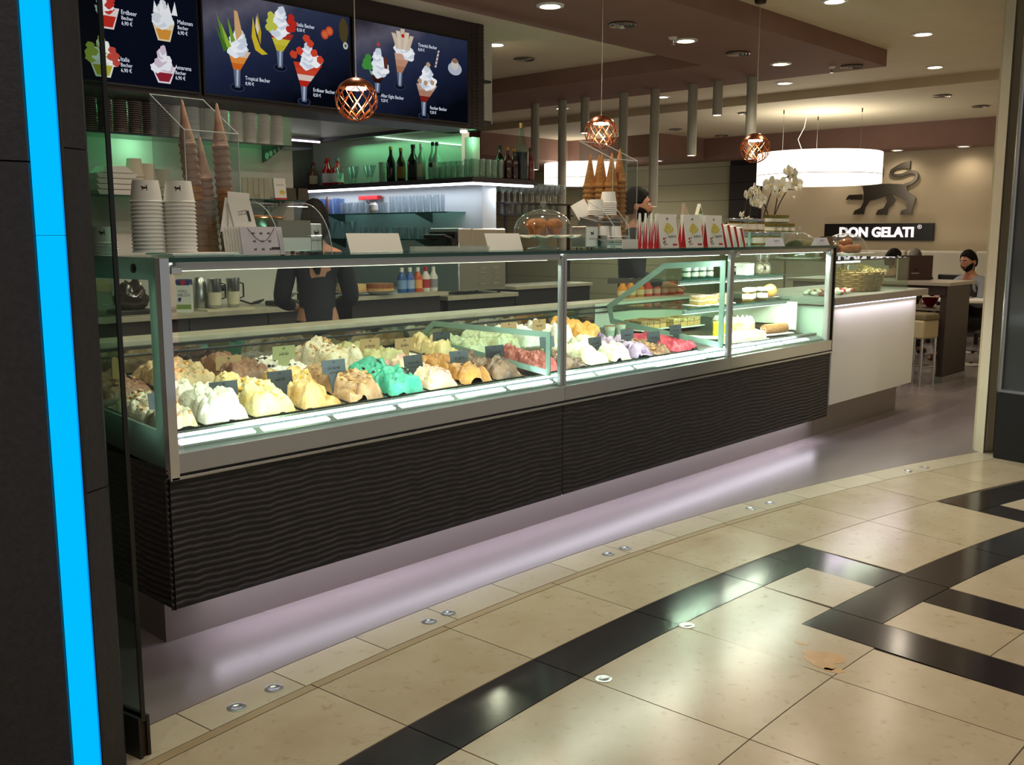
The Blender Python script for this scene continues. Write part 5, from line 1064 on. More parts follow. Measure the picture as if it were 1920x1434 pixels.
B(-.02, .02, .36, 0, .34, .53).build('door', mat('oven_door', '#1a1a1b', .15), ov); MB().tube([(-.02, .05, .47), (-.10, .05, .49), (-.10, .3, .49), (-.02, .3, .47)], .018, 10).build('handle', BLACK, ov); MB().cyl(0, 0, -.03, .03, .035, n=18).build('knob', BLACK, ov, (-.05, .02, .44), (R(90), 0, 0)); B(.16, -.002, .42, .165, .362, .561).build('seam', CHROME, ov)
for sx in (.05, .53):
    for sy in (.04, .32): MB().cyl(sx, sy, 0, .03, .016, n=12).build('foot', BLACK, ov)
PLATE = mat('porcelain', '#cfcdc4', .2)
for k, (x, y, c, l) in enumerate(((4.62, 6.02, '#c9a266', 'pale cheesecake on a white plate behind the case'), (4.84, 5.96, '#9a5a34', 'brown glazed cake on a white plate behind the case'))):
    sd = thing('cake_shelf', 'small white cake shelf behind the gelato case', 'shelf', (4.55, 5.88, 0)) if k == 0 else None
    if sd: B(-.06, 0, .955, .95, .32, .985).build('board', MARBLE, sd); B(0, .05, 0, .9, .30, .955).build('cabinet', DARKWOOD, sd)
    t = thing('plated_cake', l, 'cake', (x, y, .985), 0); MB().lathe([(.06, 0), (.07, .006), (.13, .028), (.135, .034), (.12, .032), (.001, .014)], 32).build('plate', PLATE, t); MB().lathe([(.001, .03), (.11, .03), (.112, .045), (.11, .085), (.105, .088), (.001, .088)], 32).build('cake', mat('cake%d' % k, c, .6, var='#d8b880' if k == 0 else '#7d4326', scale=30), t); MB().lathe([(.111, .03), (.113, .032), (.113, .05), (.111, .052)], 32).build('crust', SPONGE, t)
for k, (x, c, l) in enumerate(((5.13, '#2d5a9a', 'clear blue spray bottle behind the case'), (5.215, '#3563a8', 'blue cleaner bottle behind the case'), (5.30, '#c8521f', 'orange cleaner bottle behind the case'), (5.385, '#d9d6cc', 'white cleaner bottle with red label behind the case'), (5.47, '#d5d3cb', 'white bottle with grey label behind the case'))):
    t = thing('cleaner_bottle', l, 'bottle', (x, 6.03, .985), k); MB().lathe([(.034, 0), (.037, .01), (.037, .12), (.02, .15), (.014, .17), (.001, .171)], 18).build('bottle', mat('cleaner' + c, c, .25), t); MB().cyl(0, 0, .165, .20, .016, n=12).build('cap', REDB if k == 3 else WHITE, t); MB().lathe([(.0375, .03), (.0375, .1)], 18).build('label', mat('cl_label%d' % k, ('#7a9ac8', '#9ab4d8', '#e8a060', '#b03030', '#8a8a90')[k], .5), t)
# bar shelf with bottles and glasses
bs2 = thing('bar_shelf', 'dark bar shelf with glowing front edge carrying bottles', 'shelf', (6.15, 6.25, 1.905))
MB().prism([(0, 0), (.86, 0), (.86, .15), (.45, .15), (.45, 2.85), (0, 2.85)], 'z', 0, .045).build('board', DARKWOOD, bs2)
MB().prism([(.0, .02), (.02, .02), (.02, 2.8), (.0, 2.8)], 'z', -.022, -.001).build('light_edge', emis('shelf_led', '#f4f2ff', 6), bs2); B(.0, .0, -.022, .80, .02, -.001).build('light_edge', emis('shelf_led', '#f4f2ff', 6), bs2)
lamp('AREA', 'bar_shelf_glow', (.12, 1.4, -.03), 6, '#eef2ff', (0, 0, 0), .04, 2.6, parent=bs2); lamp('AREA', 'bar_shelf_glow', (.6, .08, -.03), 2.5, '#eef2ff', (0, 0, 0), .4, .04, parent=bs2)
t = thing('led_strip', 'white led strip under the passage bulkhead', 'light strip', (4.5, 8.55, 2.385)); B(0, 0, 0, 1.70, .02, .015).build('strip', emis('shelf_led', '#f4f2ff', 6), t)
t = thing('green_reflection', 'green glowing dots standing in for a light reflection along the bar wall', 'light strip', (6.485, 6.75, 2.37))
for k in range(60): B(0, .033*k, -.10+.0042*k, .008, .033*k+.02, -.092+.0042*k).build('led', emis('green_reflection_glow', '#c9ffd9', 2.5), t)  # glowing dots imitate a green reflection on the wall, not a real strip
lamp('AREA', 'green_wash', (6.40, 7.4, 2.40), 4.5, '#8dffb4', (0, R(18), 0), .05, 2.0)
t = thing('green_post', 'slim white post glowing green under the menu box', 'post', (6.30, 6.40, 1.951)); B(0, 0, 0, .09, .10, .36).build('post', WHITE, t); lamp('POINT', 'green_bulb', (-.05, -.05, .33), 1.2, '#8dffb4', size=.03, parent=t)
def gmat(c, name): return mat('bottle_' + name, c, .06, 0, .8)
def bottle(x, y, z, h, r, m, label, lab=None, cap='#1a1a1a', group='bottles on the bar shelf', neck=.35):
    t = thing('bottle', label, 'bottle', (x, y, z), 0, group); hs = h*(1-neck)
    MB().lathe([(r*.9, 0), (r, .008), (r, hs*.85), (r*.85, hs*.95), (r*.36, hs+h*neck*.35), (r*.34, h*.95), (r*.36, h*.96), (r*.001, h*.962)], 18).build('glass', m, t)
    MB().lathe([(r*.38, h*.9), (r*.40, h*.905), (r*.40, h), (.001, h)], 14).build('cap', mat('cap' + cap, cap, .4, .3), t)
    if lab: MB().lathe([(r*1.01, hs*.18), (r*1.015, hs*.2), (r*1.015, hs*.68), (r*1.01, hs*.7)], 18).build('label', mat('lab' + lab, lab, .6), t)
    return t
ZB = 1.951
bl = [(6.42, 9.0, .24, .05, '#4a2a16', 'dark brown liqueur bottle at the far end of the bar shelf', '#6a4a30', '#1a1a1a'), (6.34, 8.88, .26, .045, '#6a3a1c', 'amber liqueur bottle with cream label', '#c7b28a', '#8a1a1a'), (6.42, 8.76, .27, .05, '#d6dcc8', 'milky white liqueur bottle', None, '#b02020'), (6.34, 8.62, .29, .06, '#c01818', 'bright red bottle with white label', '#e6e2dc', '#c01818'), (6.34, 8.45, .28, .06, '#c41a1a', 'second bright red bottle with silver stopper', '#e6e2dc', '#8f8f92'),
      (6.35, 7.60, .35, .045, '#10121c', 'dark blue bottle with gold cap', None, '#b08a3a'), (6.36, 7.46, .33, .045, '#3a2014', 'brown bottle with orange label and gold cap', '#a06a3a', '#b08a3a'), (6.36, 7.28, .35, .055, '#1c130e', 'square-labelled black whisky bottle', '#1a1a1a', '#1a1a1a'), (6.34, 7.14, .35, .042, '#9ab4a0', 'clear bottle with cream label and white cap', '#d2c8a8', '#e0e0d8'), (6.38, 7.02, .36, .042, '#9fc0ac', 'clear green-lit bottle with black label', '#1a1a1a', '#1a1a1a'), (6.34, 6.92, .35, .042, '#a4c4b2', 'clear bottle with pale label and black cap', '#cfd8c8', '#1a1a1a'),
      (6.58, 6.33, .30, .04, '#0e0c0c', 'short black bottle behind the tall glasses', None, '#1a1a1a'), (6.68, 6.33, .29, .04, '#2a1410', 'dark bottle with gold cap behind the tall glasses', None, '#b08a3a'), (6.76, 6.32, .28, .04, '#2a1410', 'second dark bottle with gold cap behind the glasses', None, '#b08a3a'), (6.97, 6.31, .30, .036, '#6a120e', 'deep red liqueur bottle at the shelf end', None, '#3a2a1a')]
for x, y, h, r, c, l, lab, cap in bl: bottle(x, y, ZB, h, r, gmat(c, c), l, lab, cap)
t = thing('large_bottle', 'large clear bottle half full of dark wine with a cork', 'bottle', (6.865, 6.325, ZB)); MB().shell([(.062, 0), (.068, .01), (.068, .26), (.05, .33), (.022, .43), (.018, .49)], .002, 22).build('glass', GLASS, t); MB().lathe([(.001, .004), (.064, .006), (.064, .255), (.001, .256)], 20).build('wine', mat('wine', '#1a1430', .15), t); MB().cyl(0, 0, .475, .52, .019, n=14).build('cork', mat('cork', '#8a7440', .8), t)
GL = thin_glass('tumbler_glass', '#e3efe9', 1, 0, .06, '#cfe2d8', .08); GLB = thin_glass('blue_glass', '#d5e0f2', 1, 0, .06, '#a9bbd8', .05); GLW = thin_glass('bright_glass', '#eef2f4', 1, 0, .06, '#dfe8ee', .08)
tall = MB().shell([(.028, 0), (.03, .006), (.036, .16)], .002, 16).mesh('tall_glass_mesh'); tum = MB().shell([(.03, 0), (.032, .006), (.038, .11)], .002, 16).mesh('tumbler_mesh')
wine = MB().lathe([(.032, 0), (.033, .003), (.006, .008), (.004, .08), (.012, .09), (.034, .125), (.036, .15), (.03, .19), (.0285, .19), (.0345, .15), (.032, .126), (.01, .093), (.001, .09)], 16).mesh('wine_glass_mesh')
sund = MB().lathe([(.036, 0), (.037, .004), (.01, .01), (.007, .05), (.016, .06), (.03, .11), (.048, .17), (.05, .175), (.046, .17), (.028, .112), (.012, .066), (.001, .062)], 18).mesh('sundae_glass_mesh')
def gl(me, x, y, z, m, label, group, name='drinking_glass', flip=False, rot=0):
    key = me.name + m.name; mm = bpy.data.meshes.get(key)
    if mm is None: mm = me.copy(); mm.name = key; mm.materials.clear(); mm.materials.append(m)
    o = put(mm, name, None, loc=(x, y, z), rot=(R(180) if flip else 0, 0, rot)); return tag(o, label, 'glass', group)
for k in range(12):
    gl(tall if k > 5 else tum, 6.22 if k < 7 else 6.22+.079*(k-7), 6.86-.079*k if k < 7 else 6.295, ZB, GL, 'clear tumbler lined up on the bar shelf' if k <= 5 else 'tall clear glass lined up at the corner of the bar shelf', 'tumblers on the bar shelf' if k <= 5 else 'tall glasses on the bar shelf')
for k in range(4): gl(tall, 6.31, 6.82-.079*k, ZB, GL, 'tall clear glass in the second row of the bar shelf', 'second row tall glasses')
for k in range(5): gl(sund, 6.25+.05*(k % 2), 8.30-.13*k, ZB, GLW, 'clear stemmed sundae glass on the bar shelf', 'sundae glasses on the bar shelf', 'sundae_glass')
t = thing('cup_tower', 'pale tower of plastic cups beside the dark bottles', 'cup tower', (6.40, 7.78, ZB)); 
for k in range(6): MB().lathe([(.04, .035*k), (.046, .035*k+.034), (.04, .035*k+.035)], 18).build('cup', mat('pale_plastic', '#bfc7b6', .4), t)
# glass shelves under the bar shelf
glass_shelf(6.18, 6.62, 6.419, 8.9, 1.645, 'upper glass shelf of drinking glasses on the pale bar wall', 'x'); glass_shelf(6.18, 6.62, 6.419, 8.9, 1.395, 'lower glass shelf of sundae glasses on the pale bar wall', 'x')
for k in range(13):
    y = 8.85-.10*k
    if k < 6 and k != 4: gl(tall, 6.24, y, 1.655, GLB, 'blue tinted tall glass on the upper wall shelf', 'blue tinted glasses'); gl(tall, 6.33, y+.04, 1.655, GLB, 'blue tinted tall glass on the upper wall shelf', 'blue tinted glasses')
    elif k < 11 and k > 5: gl(tum, 6.24, y, 1.655, GLW, 'clear tumbler on the upper wall shelf', 'clear tumblers on the wall shelf')
    if k in (6, 10, 11, 12): gl(tum, 6.33, y+.04, 1.655, GLW, 'clear tumbler on the upper wall shelf', 'clear tumblers on the wall shelf')
for k in range(8): gl(tall, 6.28, 7.5-.1*k, 1.655, GLW, 'tall clear glass at the near end of the upper wall shelf', 'clear tall glasses on the wall shelf')
for k in range(9): gl(sund if k < 5 else tum, 6.27, 8.8-.17*k, 1.405, GLW, 'sundae glass on the lower wall shelf' if k < 5 else 'small tumbler on the lower wall shelf', 'sundae glasses on the wall shelf' if k < 5 else 'small tumblers on the wall shelf', 'sundae_glass' if k < 5 else 'drinking_glass')
for k in range(5): gl(tum, 6.30, 7.35-.13*k, 1.405, GLW, 'small tumbler at the near end of the lower wall shelf', 'tumblers low on the wall shelf')
t = thing('red_box', 'small red carton on the upper wall shelf', 'carton', (6.36, 7.95, 1.655)); B(-.03, -.15, .14, .03, .15, .18).build('box', REDB, t); B(-.03, -.15, 0, .03, .15, .14).build('support', GLW, t)
t = thing('copper_pepper_mill', 'slim pinkish copper mill among the blue glasses', 'mill', (6.20, 8.45, 1.655)); MB().lathe([(.02, 0), (.022, .02), (.012, .08), (.016, .14), (.010, .18), (.001, .185)], 14).build('mill', mat('pink_copper', '#a97a66', .4, .5), t)
t = thing('white_teapot', 'small white pitcher with dark handle beside the tumblers', 'pitcher', (6.20, 7.70, 1.655)); MB().lathe([(.03, 0), (.05, .03), (.045, .08), (.025, .1), (.028, .11), (.001, .108)], 18).build('body', PLATE, t); MB().tube([(0, .04, .09), (0, .08, .10), (0, .10, .14)], .006, 6).build('handle', BLACK, t)
# rack of hanging glasses right of the white column
rg = thing('glass_rack', 'dark steel rack under the bar shelf end with glasses', 'rack', (6.75, 6.42, 0)); 
for z in (1.735, 1.625): B(0, 0, z, 1.0, .3, z+.014).build('rack_shelf', mat('rack_steel', '#3c3a38', .4, .7), rg)
for x in (0.02, .95): B(x, .02, 0, x+.025, .045, 1.735).build('rack_leg', mat('rack_steel', '#3c3a38', .4, .7), rg)
for k in range(11):
    for q in range(2): gl(wine, 6.80+.085*k, 6.50+.1*q, 1.75, GLW, 'bright wine glass standing on the rack beside the white column', 'wine glasses on the rack', 'wine_glass')
for k in range(9): gl(tum, 6.82+.1*k, 6.52, 1.64, GLW, 'upturned tumbler on the lower tier of the rack', 'tumblers on the rack')
# ------------------------------------------------------------ menu box with three screens
mbx = thing('menu_box', 'dark ribbed fascia box holding the menu screens', 'fascia box', (2.2, 5.90, 2.305)); B(0, 0, 0, 3.73, .40, .844).build('box', DARKWOOD, mbx)
B(3.66, -.006, 0, 3.735, .40, .844).build('end_cheek', DARKWOOD, mbx)
rb = mat('dark_rib', '#33282a', .5)
for k in range(30): B(3.60, -.008, .012+.028*k, 3.738, .40, .022+.028*k).build('rib', rb, mbx)
B(3.735, .05, .40, 3.88, .30, .42).build('side_shelf', DARKWOOD, mbx); B(3.735, .05, .06, 3.88, .30, .09).build('side_shelf', DARKWOOD, mbx)
t = thing('downlight', 'tiny white spotlight under the end of the menu box', 'downlight', (5.85, 6.05, 2.305)); MB().cyl(0, 0, -.012, 0, .03, n=18).build('lamp', BULB, t)
for k, (z, l) in enumerate(((2.725, 'narrow crystal ornament on the upper side shelf of the menu box'), (2.395, 'narrow crystal ornament on the lower side shelf of the menu box'))):
    t = thing('crystal_ornament', l, 'ornament', (6.02, 6.05, z)); MB().prism([(-.03, 0), (.03, 0), (.035, .2), (.0, .26), (-.03, .22)], 'y', -.02, .02).build('shard', GLW, t); MB().prism([(.035, 0), (.055, 0), (.05, .18), (.04, .2)], 'y', -.03, 0).build('shard', GLW, t)
def em(name, c, s=.9): return emis('scr_' + name, c, s)
def grad_screen():
    m = bpy.data.materials.new('screen_picture'); m.use_nodes = True; nt = m.node_tree; nt.nodes.clear(); o = nt.nodes.new('ShaderNodeOutputMaterial'); e = nt.nodes.new('ShaderNodeEmission')
    tc = nt.nodes.new('ShaderNodeTexCoord'); mp = nt.nodes.new('ShaderNodeMapping'); mp.vector_type = 'POINT'; mp.inputs['Rotation'].default_value = (0, R(22), 0); mp.inputs['Location'].default_value = (0.02, 0, -.36)
    nt.links.new(tc.outputs['Object'], mp.inputs[0]); sx = nt.nodes.new('ShaderNodeSeparateXYZ'); nt.links.new(mp.outputs[0], sx.inputs[0])
    n = nt.nodes.new('ShaderNodeTexNoise'); n.inputs['Scale'].default_value = 9; nt.links.new(tc.outputs['Object'], n.inputs['Vector'])
    ad = nt.nodes.new('ShaderNodeMath'); ad.operation = 'MULTIPLY_ADD'; ad.inputs[1].default_value = .12; nt.links.new(n.outputs['Fac'], ad.inputs[0]); nt.links.new(sx.outputs['Z'], ad.inputs[2])
    r = nt.nodes.new('ShaderNodeValToRGB'); els = r.color_ramp.elements; els[0].position = 0.0; els[0].color = srgb('#05070f'); els[1].position = 1; els[1].color = srgb('#0a0a0e')
    for p, c in ((.3, '#1a2138'), (.5, '#2b3147'), (.62, '#53505e'), (.74, '#2a2730')): q = els.new(p); q.color = srgb(c)
    mr = nt.nodes.new('ShaderNodeMapRange'); mr.inputs['From Min'].default_value = -.55; mr.inputs['From Max'].default_value = .55; nt.links.new(ad.outputs[0], mr.inputs[0])
    nt.links.new(mr.outputs[0], r.inputs[0]); nt.links.new(r.outputs[0], e.inputs[0]); e.inputs[1].default_value = 1.0; nt.links.new(e.outputs[0], o.inputs[0]); return m
SCR = grad_screen(); SCRD = emis('screen_dark', '#080b18', 1.0)
TXT = em('text', '#dfe6f5', .9)
def screen(x0, x1, label, pic):
    t = thing('menu_screen', label, 'screen', (x0, 5.8695, 2.335)); w = x1-x0; h = .665
    B(0, 0, 0, w, .03, h).build('bezel', BLACK, t); B(.012, -.002, .012, w-.012, 0, h-.012).build('picture', pic, t); return t
YS = -.0035
def disc(t, x, z, rx, rz, col, lay=0, name='picture_shape', n=18, wob=0, seed=1):
    rnd = random.Random(seed); ph = rnd.uniform(0, 6)
    p = [(x+rx*(1+wob*math.sin(5*a+ph))*math.cos(a), z+rz*(1+wob*math.sin(4*a+ph))*math.sin(a)) for a in [2*math.pi*k/n for k in range(n)]]
    return MB().prism(p, 'y', YS-.0006*lay, YS-.0006*lay+.0003).build(name, em(col, col, .85), t)
def poly(t, pts, col, lay=0, name='picture_shape', s=.85): return MB().prism(pts, 'y', YS-.0006*lay, YS-.0006*lay+.0003).build(name, em(col, col, s), t)
def words(t, lines, x, z, size=.036, dz=.033):
    for i, l in enumerate(lines): text(l, 'lettering', TXT, size*(1 if i == 0 else .85), t, (x, YS-.003, z-dz*i), extrude=.0003, sx=.82)
def goblet(t, bx, bz, bowl_z, rx0, rx1, rim_z, cols, cream_top, seed):
    """sundae: stemmed glass, filling layers, whipped cream heap"""
    cx = (rx0+rx1)/2; w = (rx1-rx0)/2
    disc(t, bx, bz, .055, .028, '#2a3044', 0, 'glass_foot'); disc(t, bx, bz, .045, .02, '#0d1220', 1, 'glass_foot'); 
    poly(t, [(bx-.018, bz), (bx+.018, bz), (bx+.026, bowl_z), (bx-.026, bowl_z)], '#5f6a80', 2, 'glass_stem'); poly(t, [(bx-.008, bz+.01), (bx+.004, bz+.01), (bx+.012, bowl_z), (bx-.004, bowl_z)], '#aab6c8', 3, 'glass_glint')
    n = len(cols)
    for i, c in enumerate(cols):
        f0, f1 = i/n, (i+1)/n; z0 = bowl_z+(rim_z-bowl_z)*f0; z1 = bowl_z+(rim_z-bowl_z)*f1; a0 = .026+(w-.026)*f0; a1 = .026+(w-.026)*f1; c0 = bx+(cx-bx)*f0; c1 = bx+(cx-bx)*f1
        poly(t, [(c0-a0, z0), (c0+a0, z0), (c1+a1, z1), (c1-a1, z1)], c, 2, 'filling')
    rnd = random.Random(seed); H = cream_top-rim_z
    for k in range(11):
        u = k/10; disc(t, cx+w*.8*(1-u)*rnd.uniform(-1, 1), rim_z+H*u*.86, .03+.03*(1-u), .026+.02*(1-u), ('#e6ecf4', '#c9d3e0', '#f2f4f8')[k % 3], 4+k*.3, 'cream', wob=.15, seed=seed+k)
def berries(t, pts, col, r, lay=9):
    for i, (x, z) in enumerate(pts): disc(t, x, z, r, r*.9, col, lay+i*.3, 'fruit', 12, .12, i)
s1 = screen(2.21, 3.345, 'dark menu screen with four sundaes in paper cups', SCRD); s2 = screen(3.366, 4.55, 'menu screen showing tropical, Italia and strawberry sundaes', SCR); s3 = screen(4.567, 5.735, 'menu screen showing After Eight, tiramisu and Rocher sundaes', SCR)
X2, X3, X1, Z0 = 3.366, 4.567, 2.21, 2.335
def A(p, x0): return (p[0]-x0, p[1]-Z0)
def gob(t, x0, base, bowl, rl, rr, rim, cols, top, seed): goblet(t, base[0]-x0, base[1]-Z0, bowl-Z0, rl-x0, rr-x0, rim-Z0, cols, top-Z0, seed)
gob(s2, X2, (3.607, 2.404), 2.517, 3.545, 3.715, 2.64, ('#c8641e', '#d8893a', '#d9b9a0'), 2.78, 3)
for k, (a, b) in enumerate((((3.47, 2.86), (3.53, 2.68)), ((3.50, 2.80), (3.555, 2.66)), ((3.55, 2.84), (3.585, 2.70)), ((3.46, 2.78), (3.53, 2.64)))): poly(s2, [A(a, X2), (b[0]+.016-X2, b[1]-Z0), (b[0]-.016-X2, b[1]-.02-Z0)], ('#5d8a2a', '#8db33a', '#6f9a30', '#3f6a24')[k], 8+k*.3, 'pineapple_leaf')
poly(s2, [A((3.60, 2.89), X2), A((3.625, 2.885), X2), A((3.655, 2.75), X2), A((3.61, 2.70), X2), A((3.60, 2.76), X2)], '#c9a070', 9, 'pineapple_wedge'); poly(s2, [A((3.74, 2.87), X2), A((3.76, 2.75), X2), A((3.79, 2.68), X2), A((3.845, 2.645), X2), A((3.80, 2.635), X2), A((3.75, 2.66), X2), A((3.725, 2.74), X2)], '#c9b02a', 8, 'banana'); poly(s2, [A((3.775, 2.90), X2), A((3.80, 2.78), X2), A((3.79, 2.70), X2), A((3.765, 2.78), X2)], '#b8a024', 9, 'banana'); poly(s2, [A((3.765, 2.88), X2), A((3.785, 2.80), X2), A((3.77, 2.76), X2), A((3.755, 2.81), X2)], '#d9cbb0', 10, 'banana')
gob(s2, X2, (3.943, 2.569), 2.679, 3.868, 4.06, 2.80, ('#b9ac2c', '#c6ba3a', '#a33022'), 2.97, 7); berries(s2, [(p[0]-X2, p[1]-Z0) for p in ((3.87, 2.86), (3.88, 2.90), (3.86, 2.82), (3.90, 2.83))], '#b9c04a', .028); berries(s2, [(p[0]-X2, p[1]-Z0) for p in ((4.03, 2.88), (4.05, 2.84), (4.02, 2.83), (4.04, 2.91), (4.06, 2.87))], '#b5281e', .026)
gob(s2, X2, (4.129, 2.343+.02), 2.466, 4.05, 4.29, 2.625, ('#b0241a', '#d9c2b8', '#c6442c', '#c03a24'), 2.76, 11); berries(s2, [(p[0]-X2, p[1]-Z0) for p in ((4.16, 2.79), (4.19, 2.76), (4.05, 2.67), (4.27, 2.66), (4.10, 2.70), (4.22, 2.70))], '#c8412a', .03)
words(s2, ('Tropical Becher', '8,90 €'), 3.665-X2, 2.46-Z0); words(s2, ('Italia Becher', '8,50 €'), 4.085-X2, 2.862-Z0); words(s2, ('Erdbeer Becher', '8,50 €'), 4.205-X2, 2.44-Z0)
for x, z in ((4.32, 2.84), (4.36, 2.868)): disc(s2, x-X2, z-Z0, .033, .033, '#b8462a', 2, 'orange'); disc(s2, x-X2, z-Z0, .022, .022, '#d0643c', 3, 'orange')
disc(s2, 4.485-X2, 2.89-Z0, .04, .085, '#4a3f22', 1, 'pineapple', wob=.05); disc(s2, 4.498-X2, 2.787-Z0, .022, .025, '#b9bcb0', 3, 'fruit_slice'); disc(s2, 4.498-X2, 2.787-Z0, .01, .012, '#55584e', 4, 'fruit_slice')
gob(s3, X3, (4.784, 2.49), 2.56, 4.712, 4.88, 2.64, ('#2a140e', '#3a1d14', '#7fa88a'), 2.81, 17); berries(s3, [(p[0]-X3, p[1]-Z0) for p in ((4.68, 2.70), (4.70, 2.73), (4.67, 2.67), (4.71, 2.67), (4.70, 2.70))], '#3f8a3a', .03); poly(s3, [A((4.84, 2.75), X3), A((4.88, 2.75), X3), A((4.88, 2.67), X3), A((4.85, 2.67), X3)], '#5a2e26', 12, 'chocolate'); berries(s3, [(4.795-X3, 2.835-Z0)], '#b5403a', .016, 14)
gob(s3, X3, (5.003, 2.558), 2.66, 4.955, 5.12, 2.80, ('#a8745a', '#b98a70', '#c39a84'), 2.93, 23)
for k, dx in enumerate((-.09, -.045, 0, .045, .09)): poly(s3, [(5.035-X3+dx*.5-.02, 2.83-Z0), (5.035-X3+dx*.5+.02, 2.83-Z0), (5.035-X3+dx+.02, 2.94-Z0+.02*(2-abs(k-2))), (5.035-X3+dx-.02, 2.94-Z0+.02*(2-abs(k-2)))], ('#cbb8a4', '#d6c6b4')[k % 2], 8+k*.3, 'biscuit')
berries(s3, [(5.035-X3, 2.93-Z0)], '#b5281e', .016, 12)
gob(s3, X3, (5.242, 2.36), 2.466, 5.17, 5.385, 2.60, ('#7a1f1a', '#a87a66', '#b99a8c'), 2.74, 29); poly(s3, [A((5.355, 2.74), X3), A((5.372, 2.74), X3), A((5.41, 2.87), X3), A((5.393, 2.87), X3)], '#cfc4bc', 12, 'straw')
for k in range(4): poly(s3, [A((5.36+.0095*k, 2.752+.03*k), X3), A((5.374+.0095*k, 2.757+.03*k), X3), A((5.377+.0095*k, 2.768+.03*k), X3), A((5.363+.0095*k, 2.763+.03*k), X3)], '#4a2a24', 13, 'straw_stripe')
berries(s3, [(p[0]-X3, p[1]-Z0) for p in ((5.20, 2.62), (5.26, 2.61), (5.33, 2.62), (5.29, 2.75))], '#b39478', .022)
words(s3, ('After Eight Becher', '9,20 €'), 4.815-X3, 2.462-Z0); words(s3, ('Tiramisù Becher', '8,50 €'), 5.19-X3, 2.877-Z0); words(s3, ('Rocher Becher', '9,20 €'), 5.305-X3, 2.418-Z0)
disc(s3, 5.579-X3, 2.755-Z0, .075, .05, '#aeb6c4', 2, 'saucer', 24); disc(s3, 5.579-X3, 2.79-Z0, .04, .045, '#c9c3ba', 3, 'coffee_cup'); disc(s3, 5.579-X3, 2.815-Z0, .034, .018, '#8a6a52', 4, 'coffee')
def papercup(t, cx, z0, z1, wt, wb, cols, seed):
    poly(t, [(cx-wb, z0), (cx+wb, z0), (cx+wt, z0+(z1-z0)*.5), (cx-wt, z0+(z1-z0)*.5)], cols[0], 2, 'cup_filling'); poly(t, [(cx-wb*.8, z0+.01), (cx+wb*.8, z0+.01), (cx+wt*.7, z0+(z1-z0)*.3), (cx-wt*.7, z0+(z1-z0)*.3)], cols[1], 3, 'cup_filling')
    rnd = random.Random(seed)
    for k in range(14):
        u = k/13; disc(t, cx+wt*.85*(1-u)*rnd.uniform(-1, 1), z0+(z1-z0)*(.42+.52*u), .035*(1.1-u*.5), .03, (cols[2], cols[3], cols[2])[k % 3], 4+k*.3, 'cream', 14, .15, seed+k)
papercup(s1, 2.755-X1, 2.651-Z0, 2.90-Z0, .075, .035, ('#d8cdc8', '#b02a20', '#e2e2e6', '#b8342a'), 3); papercup(s1, 3.106-X1, 2.629-Z0, 2.86-Z0, .075, .04, ('#d7c9a8', '#c98a34', '#dfe4ea', '#c9d0d8'), 9)
for k in range(4): poly(s1, [(3.04-X1+.04*k, 2.79-Z0), (3.08-X1+.04*k, 2.79-Z0), (3.06-X1+.045*k-.01, 2.86-Z0+.012*(k % 2))], '#e6e6ea', 12, 'melon_wedge')
papercup(s1, 2.708-X1, 2.371-Z0, 2.60-Z0, .085, .045, ('#d5d8c8', '#a3a02e', '#e4e8e4', '#a8b048'), 15); berries(s1, [(p[0]-X1, p[1]-Z0) for p in ((2.77, 2.53), (2.79, 2.50), (2.76, 2.49), (2.79, 2.46))], '#b5453a', .024); berries(s1, [(p[0]-X1, p[1]-Z0) for p in ((2.64, 2.54), (2.66, 2.51), (2.63, 2.50))], '#a8b048', .026)
papercup(s1, 3.093-X1, 2.376-Z0, 2.585-Z0, .085, .04, ('#d9d2da', '#8a2030', '#e6e8f0', '#c8b8c8'), 21)
for (x, z), l in (((2.838, 2.748), ('Erdbeer', 'Becher', '6,90 €')), ((3.198, 2.745), ('Melonen', 'Becher', '6,90 €')), ((2.818, 2.475), ('Italia', 'Becher', '6,90 €')), ((3.168, 2.470), ('Amarena', 'Becher', '6,90 €'))): words(s1, l, x-X1, z-Z0, .037, .031)
# ------------------------------------------------------------ sign wall
sw = thing('shop_sign', 'black board with glowing white DON GELATI letters on the beige wall', 'sign', (15.19, 7.27, 1.35))
B(-.05, -1.73, 0, 0, 0, .265).build('board', mat('sign_black', '#0b0708', .4), sw)
text('DON GELATI', 'lettering', emis('sign_letters', '#fff0f0', 1.25), .205, sw, (-.062, -.255, .062), (R(90), 0, R(-90)), .008, bold=.008, sx=.99)
rr = MB(); rr.lathe([(.026, -.002), (.031, -.002), (.031, .002), (.026, .002)], 20, closed=True); rr.build('registered_ring', emis('sign_letters', '#fff0f0', 1.25), sw, (-.058, -1.525, .21), (0, R(90), 0)); text('R', 'registered_mark', emis('sign_letters', '#fff0f0', 1.25), .04, sw, (-.058, -1.513, .196), (R(90), 0, R(-90)), .002)
ln = thing('lion_emblem', 'polished metal walking lion emblem above the black sign', 'emblem', (15.19, 6.4, 1.75))
LM = mat('emblem_metal', '#8f867a', .26, 1)
def LP(pts): return [(a-6.4, b-1.75) for a, b in pts]
LD = [.030]
def lplate(pts, name): LD[0] -= .0015; MB().prism(LP(pts), 'x', -LD[0], 0).build(name, LM, ln)
def ribbon(path, ws):
    P = [Vector((a-6.4, b-1.75)) for a, b in path]; L = []; Rr = []
    for i, p in enumerate(P):
        d = (P[min(i+1, len(P)-1)]-P[max(i-1, 0)]).normalized(); n = Vector((-d.y, d.x)); L.append(p+n*ws[i]); Rr.append(p-n*ws[i])
    mb = MB()
    for i in range(len(P)-1): mb.prism([tuple(L[i]), tuple(L[i+1]), tuple(Rr[i+1]), tuple(Rr[i])], 'x', -.03, 0)
    return mb
